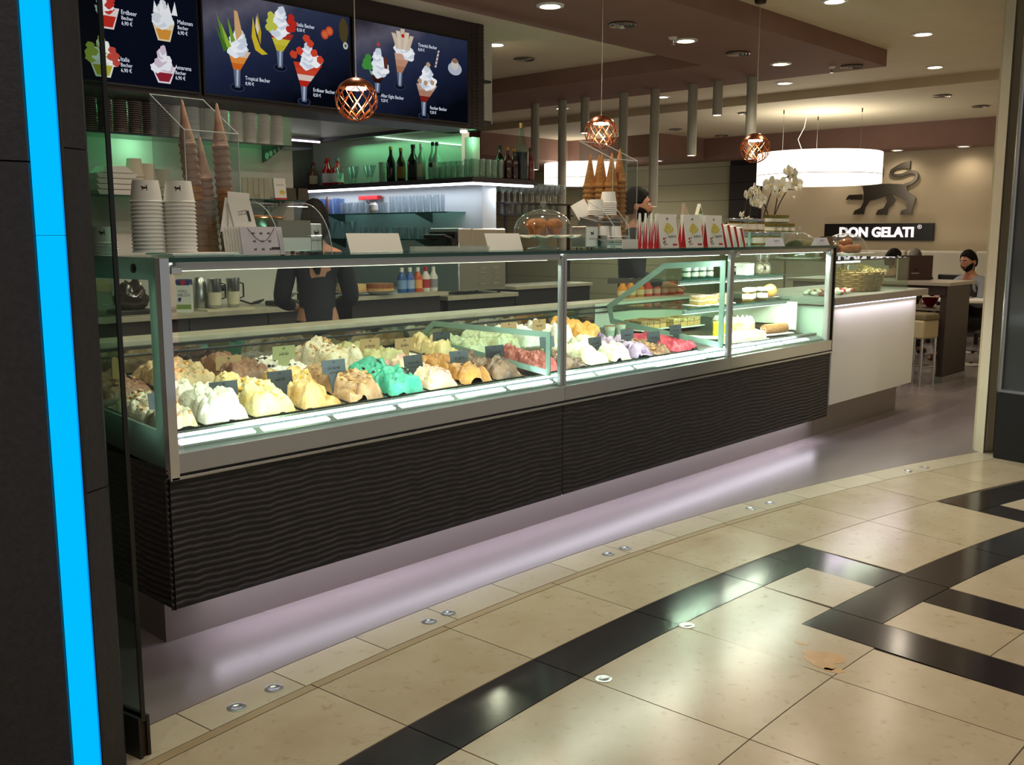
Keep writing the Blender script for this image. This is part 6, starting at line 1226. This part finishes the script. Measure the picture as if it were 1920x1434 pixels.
def smooth_path(pts, n=6):
    out = []
    for i in range(len(pts)-1):
        p0 = pts[max(i-1, 0)]; p1 = pts[i]; p2 = pts[i+1]; p3 = pts[min(i+2, len(pts)-1)]
        for k in range(n):
            t_ = k/n; out.append(tuple(.5*((2*p1[q]) + (-p0[q]+p2[q])*t_ + (2*p0[q]-5*p1[q]+4*p2[q]-p3[q])*t_*t_ + (-p0[q]+3*p1[q]-3*p2[q]+p3[q])*t_**3) for q in (0, 1)))
    return out + [pts[-1]]
tp = smooth_path([(5.96, 2.49), (6.06, 2.49), (6.17, 2.455), (6.24, 2.40), (6.20, 2.345), (6.08, 2.345), (5.96, 2.385), (5.87, 2.37), (5.85, 2.30), (5.91, 2.23), (6.02, 2.19)])
ribbon(tp, [.038*(1-i/12)+.022 if i < 12 else .022 for i in range(len(tp))]).build('tail', LM, ln)
lplate([(6.68, 2.23), (6.58, 2.30), (6.50, 2.25), (6.40, 2.22), (6.26, 2.22), (6.00, 2.20), (5.96, 2.07), (5.98, 1.97), (6.20, 2.065), (6.25, 2.055), (6.45, 1.99), (6.56, 1.97), (6.64, 2.02), (6.67, 2.14)], 'torso')
lplate([(5.98, 2.10), (5.84, 2.00), (5.865, 1.90), (5.885, 1.82), (5.89, 1.75), (5.93, 1.75), (5.94, 1.775), (5.96, 1.75), (6.0, 1.75), (6.01, 1.775), (6.03, 1.75), (6.07, 1.75), (6.05, 1.81), (5.97, 1.835), (5.98, 1.95), (6.1, 2.02)], 'hind_leg')
lplate([(6.22, 2.05), (6.155, 1.97), (6.20, 1.90), (6.26, 1.84), (6.27, 1.75), (6.31, 1.75), (6.32, 1.775), (6.34, 1.75), (6.38, 1.75), (6.39, 1.775), (6.41, 1.75), (6.45, 1.75), (6.42, 1.82), (6.33, 1.85), (6.28, 1.95), (6.30, 2.03)], 'middle_leg')
lplate([(6.46, 2.06), (6.56, 1.97), (6.62, 1.87), (6.64, 1.76), (6.68, 1.76), (6.69, 1.785), (6.71, 1.76), (6.75, 1.76), (6.76, 1.785), (6.78, 1.76), (6.82, 1.76), (6.79, 1.82), (6.70, 1.86), (6.655, 1.95), (6.66, 2.1), (6.60, 2.15)], 'fore_leg')
lplate([(6.68, 2.07), (6.90, 2.065), (6.93, 2.03), (6.95, 1.99), (6.90, 2.0), (6.895, 2.02), (6.87, 1.99), (6.84, 1.99), (6.835, 2.015), (6.81, 1.99), (6.68, 1.99)], 'raised_paw')
ribbon(smooth_path([(6.46, 2.55), (6.405, 2.47), (6.39, 2.38), (6.42, 2.28), (6.50, 2.2)]), [.03]*25).build('mane', LM, ln)
lplate([(6.50, 2.2), (6.52, 2.5), (6.66, 2.58), (6.82, 2.5), (6.84, 2.38), (6.76, 2.32), (6.72, 2.2)], 'head')
# bench along the wall, tables, chairs
bn = thing('wall_bench', 'long white padded bench against the beige sign wall', 'bench', (14.6, 3.9, 0)); WL = mat('white_leather', '#c4beae', .5)
for k in range(5): B(.45, .02+1.0*k, .45, .58, .99+1.0*k, 1.205).build('back_cushion', WL, bn, bevel=.03); B(0, .02+1.0*k, .36, .5, .99+1.0*k, .47).build('seat_cushion', WL, bn, bevel=.03)
B(.03, .0, 0, .58, 5.0, .36).build('base', DARKWOOD, bn)
lamp('AREA', 'bench_wash', (14.98, 5.8, 1.24), 2.0, '#fff0d8', (R(180), R(-12), 0), .04, 3)
ht = thing('high_table', 'dark wood high table with pale stone top beside the white counter', 'table', (9.75, 3.38, 0)); DW2 = mat('zebrano', '#2b2021', .45, var='#3b2d2c', scale=6, stretch=(14, 14, 1))
B(0, 0, .955, .74, 1.7, .985).build('top', mat('stone_top', '#9d958a', .3), ht); B(.06, .04, 0, .70, .10, .955).build('end_panel', DW2, ht); B(.06, 1.6, 0, .70, 1.66, .955).build('end_panel', DW2, ht); B(.04, .05, .86, .10, 1.65, .955).build('apron', DW2, ht); B(.15, .1, .70, .66, 1.6, .72).build('under_shelf', mat('stone_top', '#9d958a', .3), ht); B(.055, .035, 0, .705, .105, .06).build('foot_plate', STEEL, ht)
t = thing('red_bowl', 'small red bowl on the shelf under the high table', 'bowl', (10.2, 3.72, .72)); MB().shell([(.03, 0), (.06, .03), (.085, .09)], .004, 18).build('bowl', REDB, t)
mh = thing('menu_folder', 'dark brown menu folder with white lion emblem on the high table', 'menu folder', (10.15, 3.88, .985), R(-38)); BRM = mat('menu_brown', '#2e1715', .5)
B(-.19, -.02, 0, .19, -.014, .25).build('cover', BRM, mh); B(-.19, .012, 0, .19, .018, .25).build('cover', BRM, mh); B(-.19, -.014, 0, -.184, .012, .25).build('spine', BRM, mh); LION2(mh, .05, (0, -.0225, .105), LOGO); mh.children[-1].data = mh.children[-1].data.copy(); mh.children[-1].data.materials.clear(); mh.children[-1].data.materials.append(LOGOW); text('DON GELATI', 'lettering', LOGOW, .014, mh, (0, -.021, .065), extrude=.0004, align='CENTER')
stl = thing('bar_stool', 'cream block seat stool with chrome frame beside the high table', 'stool', (9.59, 3.585, 0), R(-12)); B(-.13, -.13, .455, .13, .13, .635).build('seat', mat('cream_leather', '#b0a383', .5), stl, bevel=.02); B(-.12, -.14, .63, .12, .14, .70).build('back_pad', mat('olive_leather', '#6d6248', .6), stl, bevel=.02)
for sx in (-1, 1):
    for sy in (-1, 1): MB().cyl(sx*.11, sy*.11, 0, .46, .014, n=12).build('leg', CHROME, stl)
for a in ((-.11, -.11, .11, -.11), (-.11, .11, .11, .11), (-.11, -.11, -.11, .11), (.11, -.11, .11, .11)): MB().tube([(a[0], a[1], .18), (a[2], a[3], .18)], .010, 8).build('foot_rail', CHROME, stl)
rt = thing('bistro_table', 'small round white table in front of the bearded man', 'table', (11.42, 3.78, 0)); MB().lathe([(.001, .71), (.34, .71), (.345, .725), (.34, .74), (.001, .74)], 36).build('top', WHITE, rt); MB().cyl(0, 0, .02, .71, .035).build('column', CHROME, rt); MB().lathe([(.22, 0), (.22, .012), (.04, .03), (.001, .03)], 28).build('foot', CHROME, rt)
t = thing('table_plant', 'small green table plant near the dark chair', 'plant', (12.6, 4.12, .74)); MB().shell([(.03, 0), (.04, .06)], .003, 14).build('pot', WHITE, t)
for k in range(9): a = k*2.4; MB().prism([(0, .05), (.018, .10), (.004, .17), (-.014, .1)], 'y', -.001, .001).build('leaf', mat('leaf', '#5b7a34', .5), t, (.01*math.cos(a), .01*math.sin(a), 0), (R(18*math.sin(a)), R(22*math.cos(a)), a))
bt2 = dup(rt, (12.6, 4.2, 0), label='small round white table carrying the green plant')
ch = thing('dining_chair', 'dark wooden dining chair in front of the white bench', 'chair', (13.5, 4.55, 0), R(80)); DWC = mat('chair_wood', '#1c1412', .45)
B(-.2, -.2, .43, .2, .2, .46).build('seat', DWC, ch); B(-.2, .17, .72, .2, .20, .93).build('backrest', DWC, ch, bevel=.01)
for sx in (-.18, .18): B(sx-.02, -.19, 0, sx+.02, -.15, .43).build('leg', DWC, ch); B(sx-.02, .16, 0, sx+.02, .2, .92).build('leg', DWC, ch)
for i, (x, y, rz, l) in enumerate(((11.62, 4.74, 60, 'dark wooden chair under the dark-haired guest'), (13.3, 5.1, 80, 'dark wooden chair under the grey-haired guest'), (11.9, 3.78, 115, 'dark wooden chair under the bearded man'))): dup(ch, (x, y, 0), R(rz), l)
# ------------------------------------------------------------ on the white counter: dome with croissants, basket, sweets
cs = thing('croissant_stand', 'white square stand on the low glass case', 'stand', (7.30, 3.30, 1.268)); B(-.26, -.1, .022, .26, .16, .04).build('plate', WHITE, cs, bevel=.004)
for sx in (-.2, .2): MB().prism([(-.08, 0), (.14, 0), (.12, .023), (-.06, .023)], 'x', sx-.01, sx+.01).build('foot', ACRYL, cs)
dome(7.28, 3.32, 1.308, .17, .15, 'clear dome with knob over the croissants on the low glass case')
CRO = mat('croissant', '#b9783a', .5, var='#8a4f20', scale=14, bump=.3, bscale=30)
def croissant(x, y, z, rz, label):
    t = thing('croissant', label, 'croissant', (x, y, z), R(rz), 'croissants under the dome'); n = 15; P = []; rr = []
    for i in range(n): a = R(-75+150*i/(n-1)); P.append((.068*math.sin(a), .05*(1-math.cos(a))*1.2, .030)); rr.append(.008 + .024*math.cos(a)**.8*(1 + .10*math.cos(i*2.1)))
    MB().tube(P, rr, 12).build('pastry', CRO, t)
for a in ((7.205, 3.25, 1.309, 8, 'golden croissant lying under the counter dome'), (7.36, 3.27, 1.309, -12, 'golden croissant lying under the counter dome'), (7.28, 3.40, 1.309, 178, 'golden croissant lying under the counter dome'), (7.28, 3.30, 1.358, 5, 'golden croissant on top of the others under the counter dome')): croissant(*a)
t = thing('woven_canister', 'brown woven canister between the two glass domes', 'canister', (6.92, 3.30, 1.268)); MB().lathe([(.045, 0), (.05, .02), (.046, .09), (.05, .10), (.046, .15), (.05, .165), (.001, .165)], 18).build('canister', mat('wicker_brown', '#6a4a34', .7, bump=.8, bscale=90), t)
bk_ = thing('wicker_basket', 'oval wicker basket with straw inside the low glass case', 'basket', (7.55, 3.34, 1.008)); WK = mat('wicker', '#8a7040', .6, var='#6d5430', scale=60); n = 26; rx, ry = .36, .17
for q in range(9):
    z = .012+.017*q; f = .86+.02*q; MB().tube([(rx*f*math.cos(a)*(1+.02*(1 if (k+q) % 2 else -1)), ry*f*math.sin(a)*(1+.04*(1 if (k+q) % 2 else -1)), z) for k, a in enumerate([2*math.pi*i/n for i in range(n+1)])], .0075, 6).build('weave', WK, bk_)
for i in range(n): a = 2*math.pi*i/n; MB().tube([(rx*.85*math.cos(a), ry*.85*math.sin(a), 0), (rx*1.04*math.cos(a), ry*1.04*math.sin(a), .165)], .006, 6).build('stake', WK, bk_)
MB().lathe([(.001, 0), (1, 0), (1, .006), (.001, .006)], 28).build('bottom', WK, bk_).scale = (rx*.84, ry*.84, 1)
st_ = MB(); rnd = random.Random(4)
for k in range(110):
    a = rnd.uniform(0, 6.28); r0 = rnd.uniform(0, .9); x = rx*r0*math.cos(a); y = ry*r0*math.sin(a); d = rnd.uniform(0, 6.28); l = rnd.uniform(.08, .2); z = .12+.06*(1-r0)+rnd.uniform(0, .03)
    st_.tube([(x-l*.5*math.cos(d), y-l*.3*math.sin(d), z-.01), (x, y, z+.015), (x+l*.5*math.cos(d), y+l*.3*math.sin(d), z-.015)], .0022, 4)
o = st_.build('straw', mat('straw', '#b3a266', .8), bk_); o['kind'] = 'stuff'
rnd = random.Random(8); cols = ('#e6dfcf', '#a82a30', '#efe9dc', '#d8c7a0', '#7c1f26', '#e9d8c8')
for k in range(46):
    x = 6.68+.5*rnd.random(); y = 3.14+.22*rnd.random(); c = cols[k % 6]; t = MB().ball((0, 0, .016), .02, 10, 6, (rnd.uniform(.8, 1.3), rnd.uniform(.8, 1.2), .8))
    tag(t.build('sweet', mat('sweet' + c, c, .4), None, (x, y, 1.006 + .012*(k % 2))), '%s sweet in the heap inside the low glass case' % {'#e6dfcf': 'ivory', '#a82a30': 'bright red', '#efe9dc': 'white', '#d8c7a0': 'tan', '#7c1f26': 'dark red', '#e9d8c8': 'pale pink'}[c], 'sweet', 'sweets in the low glass case')
pc = thing('price_sign', 'small white price strip hanging in the low glass case', 'price sign', (7.0, 3.125, 1.19)); B(-.08, 0, 0, .09, .003, .035).build('strip', WHITE, pc)
# ------------------------------------------------------------ neighbouring shop seen past the ivory post
for k in range(5):
    z = .55+.42*k; t = thing('shop_shelf', 'glass shelf of the neighbouring shop behind the ivory post', 'shelf', (7.55, 2.12, z), R(15), 'neighbouring shop shelves'); B(0, 0, 0, .7, .18, .012).build('pane', SHG, t)
    for q in range(5):
        c = ('#c9b48a', '#8f2a3a', '#b8c4a8', '#d8d2c0', '#4a6a8a')[(k+q) % 5]; h = .10+.05*((k*3+q) % 4)
        o = thing('boxed_good', ('tan', 'crimson', 'sage green', 'ivory', 'blue')[(k+q) % 5] + ' packaged good on the neighbouring shop shelf', 'package', (7.55+.06+.13*q, 2.16+.035*q, z+.013), R(15), 'goods in the neighbouring shop')
        MB().lathe([(.03, 0), (.034, .01), (.034, h*.8), (.018, h*.92), (.018, h), (.001, h)], 12).build('bottle', mat('good' + c, c, .4), o)
lamp('POINT', 'neighbour_light', (7.6, 1.7, 2.6), 25, '#fff4e4', size=.15)
# ------------------------------------------------------------ people
SKIN = mat('skin', '#a9765c', .5); SKIN.node_tree.nodes['Principled BSDF'].inputs['Subsurface Weight'].default_value = .1
HAIRB = mat('black_hair', '#0a0807', .75, bump=.6, bscale=60, stretch=(1, 1, .15)); HAIRG = mat('grey_hair', '#5f5a53', .8, bump=.6, bscale=60); [m_.node_tree.nodes['Principled BSDF'].inputs['Specular IOR Level'].__setattr__('default_value', .15) for m_ in (HAIRB, HAIRG)]; BLK = mat('black_cloth', '#0f0f12', .85, bump=.2, bscale=60); GRY = mat('grey_shirt', '#7f848c', .8, bump=.2, bscale=60); NAVY = mat('navy_cloth', '#14151f', .85, bump=.2, bscale=60); TRO = mat('dark_trousers', '#121216', .85)
def skin_mesh(nodes, edges, name, sub=2):
    """nodes: {key: (xyz, radius)}; grows one skin along the edges"""
    ks = list(nodes); me = bpy.data.meshes.new(name); me.from_pydata([nodes[k][0] for k in ks], [(ks.index(a), ks.index(b)) for a, b in edges], [])
    o = bpy.data.objects.new(name, me); COL.objects.link(o); o.modifiers.new('skin', 'SKIN')
    if not me.skin_vertices: 
        bpy.context.view_layer.update()
    sv = me.skin_vertices[0].data if me.skin_vertices else None
    if sv:
        for i, k in enumerate(ks):
            r = nodes[k][1]; sv[i].radius = r if isinstance(r, tuple) else (r, r)
        sv[0].use_root = True
    md = o.modifiers.new('sub', 'SUBSURF'); md.levels = sub; md.render_levels = sub
    dg = bpy.context.evaluated_depsgraph_get(); ev = o.evaluated_get(dg); out = bpy.data.meshes.new_from_object(ev)
    bpy.data.objects.remove(o); return out
def head_bm(c, s=1.0):
    """face towards -Y; returns verts, faces of a head about .235 m tall"""
    n, m = 32, 24; vs = []; fs = []
    for j in range(m+1):
        la = math.pi*(j/m-.5)
        for i in range(n):
            lo = 2*math.pi*i/n; x = math.cos(la)*math.cos(lo); y = math.cos(la)*math.sin(lo); z = math.sin(la)
            px, py, pz = .076*x, .097*y, .118*z
            f = max(0, -y)
            if z < -.1: k = (-z-.1)/.9; px *= 1-.36*k; py = py*(1-.20*k) - .014*k*f       # jaw narrows, chin forward
            if f > .5: py += .008*(f-.5)*2                                                      # flat face
            g = lambda u, v, w, q: math.exp(-((px-u)**2)/(2*w*w) - ((pz-v)**2)/(2*q*q))
            if y < 0:
                py -= .026*g(0, -.022, .010, .022) + .010*g(0, .012, .008, .03)                # nose
                py += .009*(g(.030, .012, .013, .010)+g(-.030, .012, .013, .010))              # eye sockets
                py -= .005*g(0, .034, .04, .008) + .006*g(0, -.066, .020, .007) + .006*g(0, -.10, .018, .012)
                py += .004*g(0, -.056, .018, .004)
            if y > 0 and z < -.3: py *= 1-.35*(-z-.3)
            vs.append((c[0]+px*s, c[1]+py*s, c[2]+pz*s))
    for j in range(m):
        for i in range(n): fs.append((j*n+i, j*n+(i+1) % n, (j+1)*n+(i+1) % n, (j+1)*n+i))
    for sx in (-1, 1):                                                                          # ears
        o = len(vs); e = MB().ball((c[0]+sx*.078*s, c[1]+.012*s, c[2]-.008*s), .03*s, 8, 6, (.3, .62, 1.05)); vs += e.v; fs += [tuple(q+o for q in f) for f in e.f]
    return vs, fs
def person(name, label, loc, rz, nodes, edges, head_c, hs, hair, beard, cloth, long_hair=False, grp=None, watch=False, tilt=(0, 0, 0)):
    t = thing(name, label, 'person', loc, R(rz))
    me = skin_mesh(nodes, edges, 'body_skin'); mb = MB(); mb.add([tuple(v.co) for v in me.vertices], [tuple(p.vertices) for p in me.polygons], True)
    hv, hf = head_bm((0, 0, 0), hs); M = Matrix.Translation(head_c) @ Matrix.Rotation(tilt[2], 4, 'Z') @ Matrix.Rotation(tilt[0], 4, 'X'); mb.add([tuple(M @ Vector(v)) for v in hv], hf, True)
    b = mb.build('body', SKIN, t); rm = b.modifiers.new('fuse', 'REMESH'); rm.mode = 'VOXEL'; rm.voxel_size = .007; rm.use_smooth_shade = True
    H = bpy.data.objects.new('h', None)
    def hp(m, nm, mt): m.v = [tuple(M @ Vector(v)) for v in m.v]; return m.build(nm, mt, t)
    for sx in (-1, 1):
        hp(MB().ball((sx*.030*hs, -.082*hs, .012*hs), .0105*hs, 10, 8), 'eye', mat('eye_white', '#cfc8c0', .2)); hp(MB().ball((sx*.030*hs, -.0915*hs, .012*hs), .0045*hs, 8, 6), 'iris', mat('iris', '#20140e', .2))
        if sx > 0: hp(MB().tube([(x*hs, (-.094+abs(x)*.3)*hs, -.060*hs) for x in (-.022, -.01, 0, .01, .022)], [.002*hs, .005*hs, .0045*hs, .005*hs, .002*hs], 8), 'lips', mat('lips', '#8a4a42', .5))
        hp(MB().tube([(sx*.014*hs, -.093*hs, .032*hs), (sx*.03*hs, -.094*hs, .036*hs), (sx*.048*hs, -.082*hs, .030*hs)], .0038*hs, 6), 'eyebrow', hair)
    bpy.data.objects.remove(H)
    # hair: a cap thick at the crown, open at the face
    n, m = 36, 20; vs = []; fs = []
    for j in range(m+1):
        for i in range(n):
            lo = 2*math.pi*i/n; front = max(0, -math.sin(lo)); lo_lim = R(-30)*(1-front)**1.5 + R(40)*front**.4 + R(5)*noise.noise(Vector((math.cos(lo)*9, math.sin(lo)*9, 2)))
            if abs(math.sin(lo)) < .25: lo_lim = max(lo_lim, R(8))
            if long_hair: lo_lim = R(-60)*(1-front) + R(42)*front**.8
            la = lo_lim + (math.pi/2-lo_lim)*j/m
            k = 1.05 + .06*max(0, math.sin(la)) + .05*noise.noise(Vector((math.cos(lo)*3, math.sin(lo)*3, la*2))) + .035*noise.noise(Vector((math.cos(lo)*11, math.sin(lo)*11, la*6))); k *= 1 if j else .96
            vs.append((.078*hs*k*math.cos(la)*math.cos(lo), .099*hs*k*math.cos(la)*math.sin(lo)+.004*hs, .120*hs*k*math.sin(la)))
    for j in range(m):
        for i in range(n): fs.append((j*n+i, j*n+(i+1) % n, (j+1)*n+(i+1) % n, (j+1)*n+i))
    h = hp(MB().add(vs, fs, True), 'hair', hair); sd = h.modifiers.new('thick', 'SOLIDIFY'); sd.thickness = .008*hs; sd.offset = 0
    if long_hair:
        P = [(0, .075, .06), (0, .125, .03), (.01, .14, -.06), (.012, .13, -.16), (.01, .12, -.26), (.0, .12, -.33)]; hp(MB().tube([tuple(v*hs for v in p) for p in P], [.03*hs, .042*hs, .045*hs, .045*hs, .038*hs, .012*hs], 14), 'ponytail', hair)
        hp(MB().ball((0, .03*hs, -.03*hs), .09*hs, 16, 12, (1.0, .95, 1.15)), 'back_hair', hair)
    if beard:
        vs = []; fs = []; nn, mm = 20, 8
        for j in range(mm+1):
            for i in range(nn+1):
                lo = R(-180+i*180/nn) ; cc = abs(math.cos(lo)); tp0 = -44 + 40*cc**1.3; la = R(tp0 + (-72-tp0)*j/mm); k = 1.05
                kk = max(0, (-math.sin(la)-.1)/.9); f = max(0, -math.sin(lo)*math.cos(la))
                vs.append((.076*hs*k*math.cos(la)*math.cos(lo)*(1-.36*kk), .097*hs*k*math.cos(la)*math.sin(lo)*(1-.2*kk) - .014*hs*kk*f - .004*hs*f, .118*hs*k*math.sin(la)))
        for j in range(mm):
            for i in range(nn): a = j*(nn+1)+i; fs.append((a, a+1, a+nn+2, a+nn+1))
        hp(MB().tube([(x*hs, (-.098+abs(x)*.35)*hs, (-.043-abs(x)*.35)*hs) for x in (-.026, -.014, 0, .014, .026)], [.003*hs, .006*hs, .0055*hs, .006*hs, .003*hs], 8), 'moustache', hair)
        h = hp(MB().add(vs, fs, True), 'beard', hair); sd = h.modifiers.new('thick', 'SOLIDIFY'); sd.thickness = .008*hs; sd.offset = 1
    for nm, mt, nd, ed in cloth:
        me = skin_mesh(nd, ed, nm); o = put(me, nm, mt, t); me.polygons.foreach_set('use_smooth', [True]*len(me.polygons))
    if watch:
        p = nodes['wr'][0]; q = Vector(nodes['el_r'][0]); d = (Vector(p)-q).normalized(); w = MB().lathe([(.031, -.009), (.034, -.009), (.034, .009), (.031, .009)], 18, closed=True).build('wristwatch', STEEL, t, tuple(Vector(p)-d*.02)); w.rotation_euler = d.to_track_quat('Z', 'Y').to_euler()
    return t
def hand(nodes, edges, wr, key, d, up, side):
    """palm and five bent fingers grown from the wrist; d = pointing direction, up = back of the hand, side = thumb side"""
    w = Vector(nodes[wr][0]); d = Vector(d).normalized(); up = Vector(up).normalized(); sd = Vector(side).normalized(); p = w + d*.05
    nodes[key+'palm'] = (tuple(p), (.032, .016)); edges.append((wr, key+'palm'))
    for i, (off, L) in enumerate(((-.028, .062), (-.010, .075), (.010, .082), (.028, .075))):
        a = p + d*.035 + sd*off; b = a + d*L*.5 - up*.004; c = b + d*L*.35 - up*L*.35
        for q, v, r in (('a', a, .011), ('b', b, .0095), ('c', c, .0075)): nodes[f'{key}{i}{q}'] = (tuple(v), r)
        edges += [(key+'palm', f'{key}{i}a'), (f'{key}{i}a', f'{key}{i}b'), (f'{key}{i}b', f'{key}{i}c')]
    a = p - d*.012 + sd*.034; b = a + sd*.026 + d*.026; c = b + d*.03
    for q, v, r in (('ta', a, .013), ('tb', b, .011), ('tc', c, .008)): nodes[key+q] = (tuple(v), r)
    edges += [(key+'palm', key+'ta'), (key+'ta', key+'tb'), (key+'tb', key+'tc')]
def figure(h, seated=False, arms='down', lean=0, wide=1.0):
    """joint layout facing -Y, feet (or seat) at z 0; returns body and clothing skeletons"""
    s = h/1.75; N = {}
    hip = .46 if seated else .93*s
    def y(z): return -lean*max(0, z-hip)
    N['pelvis'] = ((0, 0, hip), (.125*wide*s, .10*s)); N['belly'] = ((0, y(hip+.16*s), hip+.16*s), (.118*wide*s, .092*s)); N['chest'] = ((0, y(hip+.34*s), hip+.34*s), (.145*wide*s, .105*s)); N['collar'] = ((0, y(hip+.47*s), hip+.48*s), (.095*s, .075*s)); N['neck'] = ((0, y(hip+.55*s)-.012, hip+.55*s), .052*s); N['skull'] = ((0, y(hip+.62*s)-.02, hip+.61*s), .05*s)
    E = [('pelvis', 'belly'), ('belly', 'chest'), ('chest', 'collar'), ('collar', 'neck'), ('neck', 'skull')]
    for k, sx in (('l', 1), ('r', -1)):
        zc = hip+.44*s; sh = (sx*.185*wide*s, y(zc), zc); N['sh_'+k] = (sh, .058*s)
        if arms == 'down': el = (sx*.235*s, y(zc)+.02, zc-.27*s); wr = (sx*.23*s, y(zc)-.10, zc-.50*s); d = (0, -.3, -1); up = (sx, 0, 0); sd = (0, -1, 0)
        elif arms == 'work': el = (sx*.23*s, y(zc)-.03, zc-.27*s); wr = (sx*.13*s, y(zc)-.26, zc-.33*s); d = (-sx*.3, -1, -.1); up = (0, 0, 1); sd = (-sx, 0, 0)
        else: el = (sx*.25*s, y(zc)-.12, zc-.24*s); wr = (sx*.12*s, y(zc)-.33, .77); d = (-sx*.4, -1, 0); up = (0, 0, 1); sd = (-sx, 0, 0)
        N['el_'+k] = (el, .043*s); N['wr' if k == 'r' else 'wr_l'] = (wr, (.030*s, .024*s)); w = 'wr' if k == 'r' else 'wr_l'
        E += [('collar', 'sh_'+k), ('sh_'+k, 'el_'+k), ('el_'+k, w)]; hand(N, E, w, 'h'+k, d, up, sd)
        hj = (sx*.09*s, 0, hip-.04); N['hip_'+k] = (hj, .085*s)
        if seated: kn = (sx*.11, -.43*s, .48); an = (sx*.11, -.42*s, .09); to = (sx*.12, -.56*s, .035)
        else: kn = (sx*.10, -.015, .49*s); an = (sx*.10, .02, .085); to = (sx*.115, -.15, .035)
        N['kn_'+k] = (kn, .058*s); N['an_'+k] = (an, .04*s); N['to_'+k] = (to, (.04*s, .03*s)); E += [('pelvis', 'hip_'+k), ('hip_'+k, 'kn_'+k), ('kn_'+k, 'an_'+k), ('an_'+k, 'to_'+k)]
    def grow(keys, ed, g): return {k: (N[k][0], tuple(v+g for v in N[k][1]) if isinstance(N[k][1], tuple) else N[k][1]+g) for k in keys}, ed
    def mid(a, b, f): return tuple(a[i]+(b[i]-a[i])*f for i in range(3))
    top, te = grow(('pelvis', 'belly', 'chest', 'collar', 'sh_l', 'el_l', 'sh_r', 'el_r'), [('pelvis', 'belly'), ('belly', 'chest'), ('chest', 'collar'), ('collar', 'sh_l'), ('sh_l', 'el_l'), ('collar', 'sh_r'), ('sh_r', 'el_r')], .016)
    for k, w in (('l', 'wr_l'), ('r', 'wr')): top['cuff_'+k] = (mid(N['el_'+k][0], N[w][0], .82), .042*s); te = te + [('el_'+k, 'cuff_'+k)]
    tr_, tre = grow(('pelvis', 'hip_l', 'kn_l', 'an_l', 'hip_r', 'kn_r', 'an_r'), [('pelvis', 'hip_l'), ('hip_l', 'kn_l'), ('kn_l', 'an_l'), ('pelvis', 'hip_r'), ('hip_r', 'kn_r'), ('kn_r', 'an_r')], .014)
    top['hem'] = ((0, 0, hip-.07*s), (.15*wide*s, .125*s)); te = te + [('pelvis', 'hem')]
    tr_['waist'] = ((0, y(hip+.1*s), hip+.1*s), (.128*wide*s, .10*s)); tre = tre + [('pelvis', 'waist')]
    shoes = []
    for k in 'lr': shoes.append(({'an'+k: (N['an_'+k][0][:2]+(.06,), .052*s), 'to'+k: (N['to_'+k][0][:2]+(.045,), (.045*s, .04*s))}, [('an'+k, 'to'+k)]))
    hc = (0, y(hip+.67*s)-.03, hip+.685*s)
    return N, E, hc, (top, te), (tr_, tre), shoes
def make(label, loc, rz, h, hs, hair, shirt, beard=False, seated=False, arms='down', lean=0, long_hair=False, watch=False, tilt=(0, 0, 0), wide=1.0, vest=None):
    N, E, hc, (tp_, te), (tr_, tre), sh = figure(h, seated, arms, lean, wide)
    cl = [('shirt', shirt, tp_, te), ('trousers', TRO, tr_, tre)] + [('shoe', BLACK, n, e) for n, e in sh]
    if vest: cl.append(('vest', vest, {k: (tp_[k][0], tuple(v+.012 for v in tp_[k][1])) for k in ('hem', 'pelvis', 'belly', 'chest', 'collar')}, [('pelvis', 'hem'), ('pelvis', 'belly'), ('belly', 'chest'), ('chest', 'collar')]))
    return person('person', label, loc, rz, N, E, hc, hs, hair, beard, cl, long_hair, watch=watch, tilt=tilt)
make('woman with a dark ponytail in black working behind the gelato case', (3.60, 5.04, 0), 150, 1.66, .98, HAIRB, NAVY, arms='work', long_hair=True, wide=.92)
make('bearded man with short black hair in black standing behind the gift boxes', (6.14, 4.50, 0), 40, 1.80, 1.06, HAIRB, BLK, True, arms='work')
make('seated guest with black hair turned towards the sign wall', (11.55, 4.68, 0), 75, 1.76, 1.0, HAIRB, BLK, seated=True, arms='table', tilt=(0, 0, R(-25)))
make('seated grey-haired guest in black seen from behind', (13.25, 5.07, 0), 100, 1.70, 1.02, HAIRG, BLK, seated=True, arms='table')
make('bearded seated man in grey shirt and dark vest leaning on the round table', (11.86, 3.82, 0), -112, 1.74, 1.0, HAIRB, GRY, True, True, 'table', .18, watch=True, tilt=(R(12), 0, 0), vest=BLK)
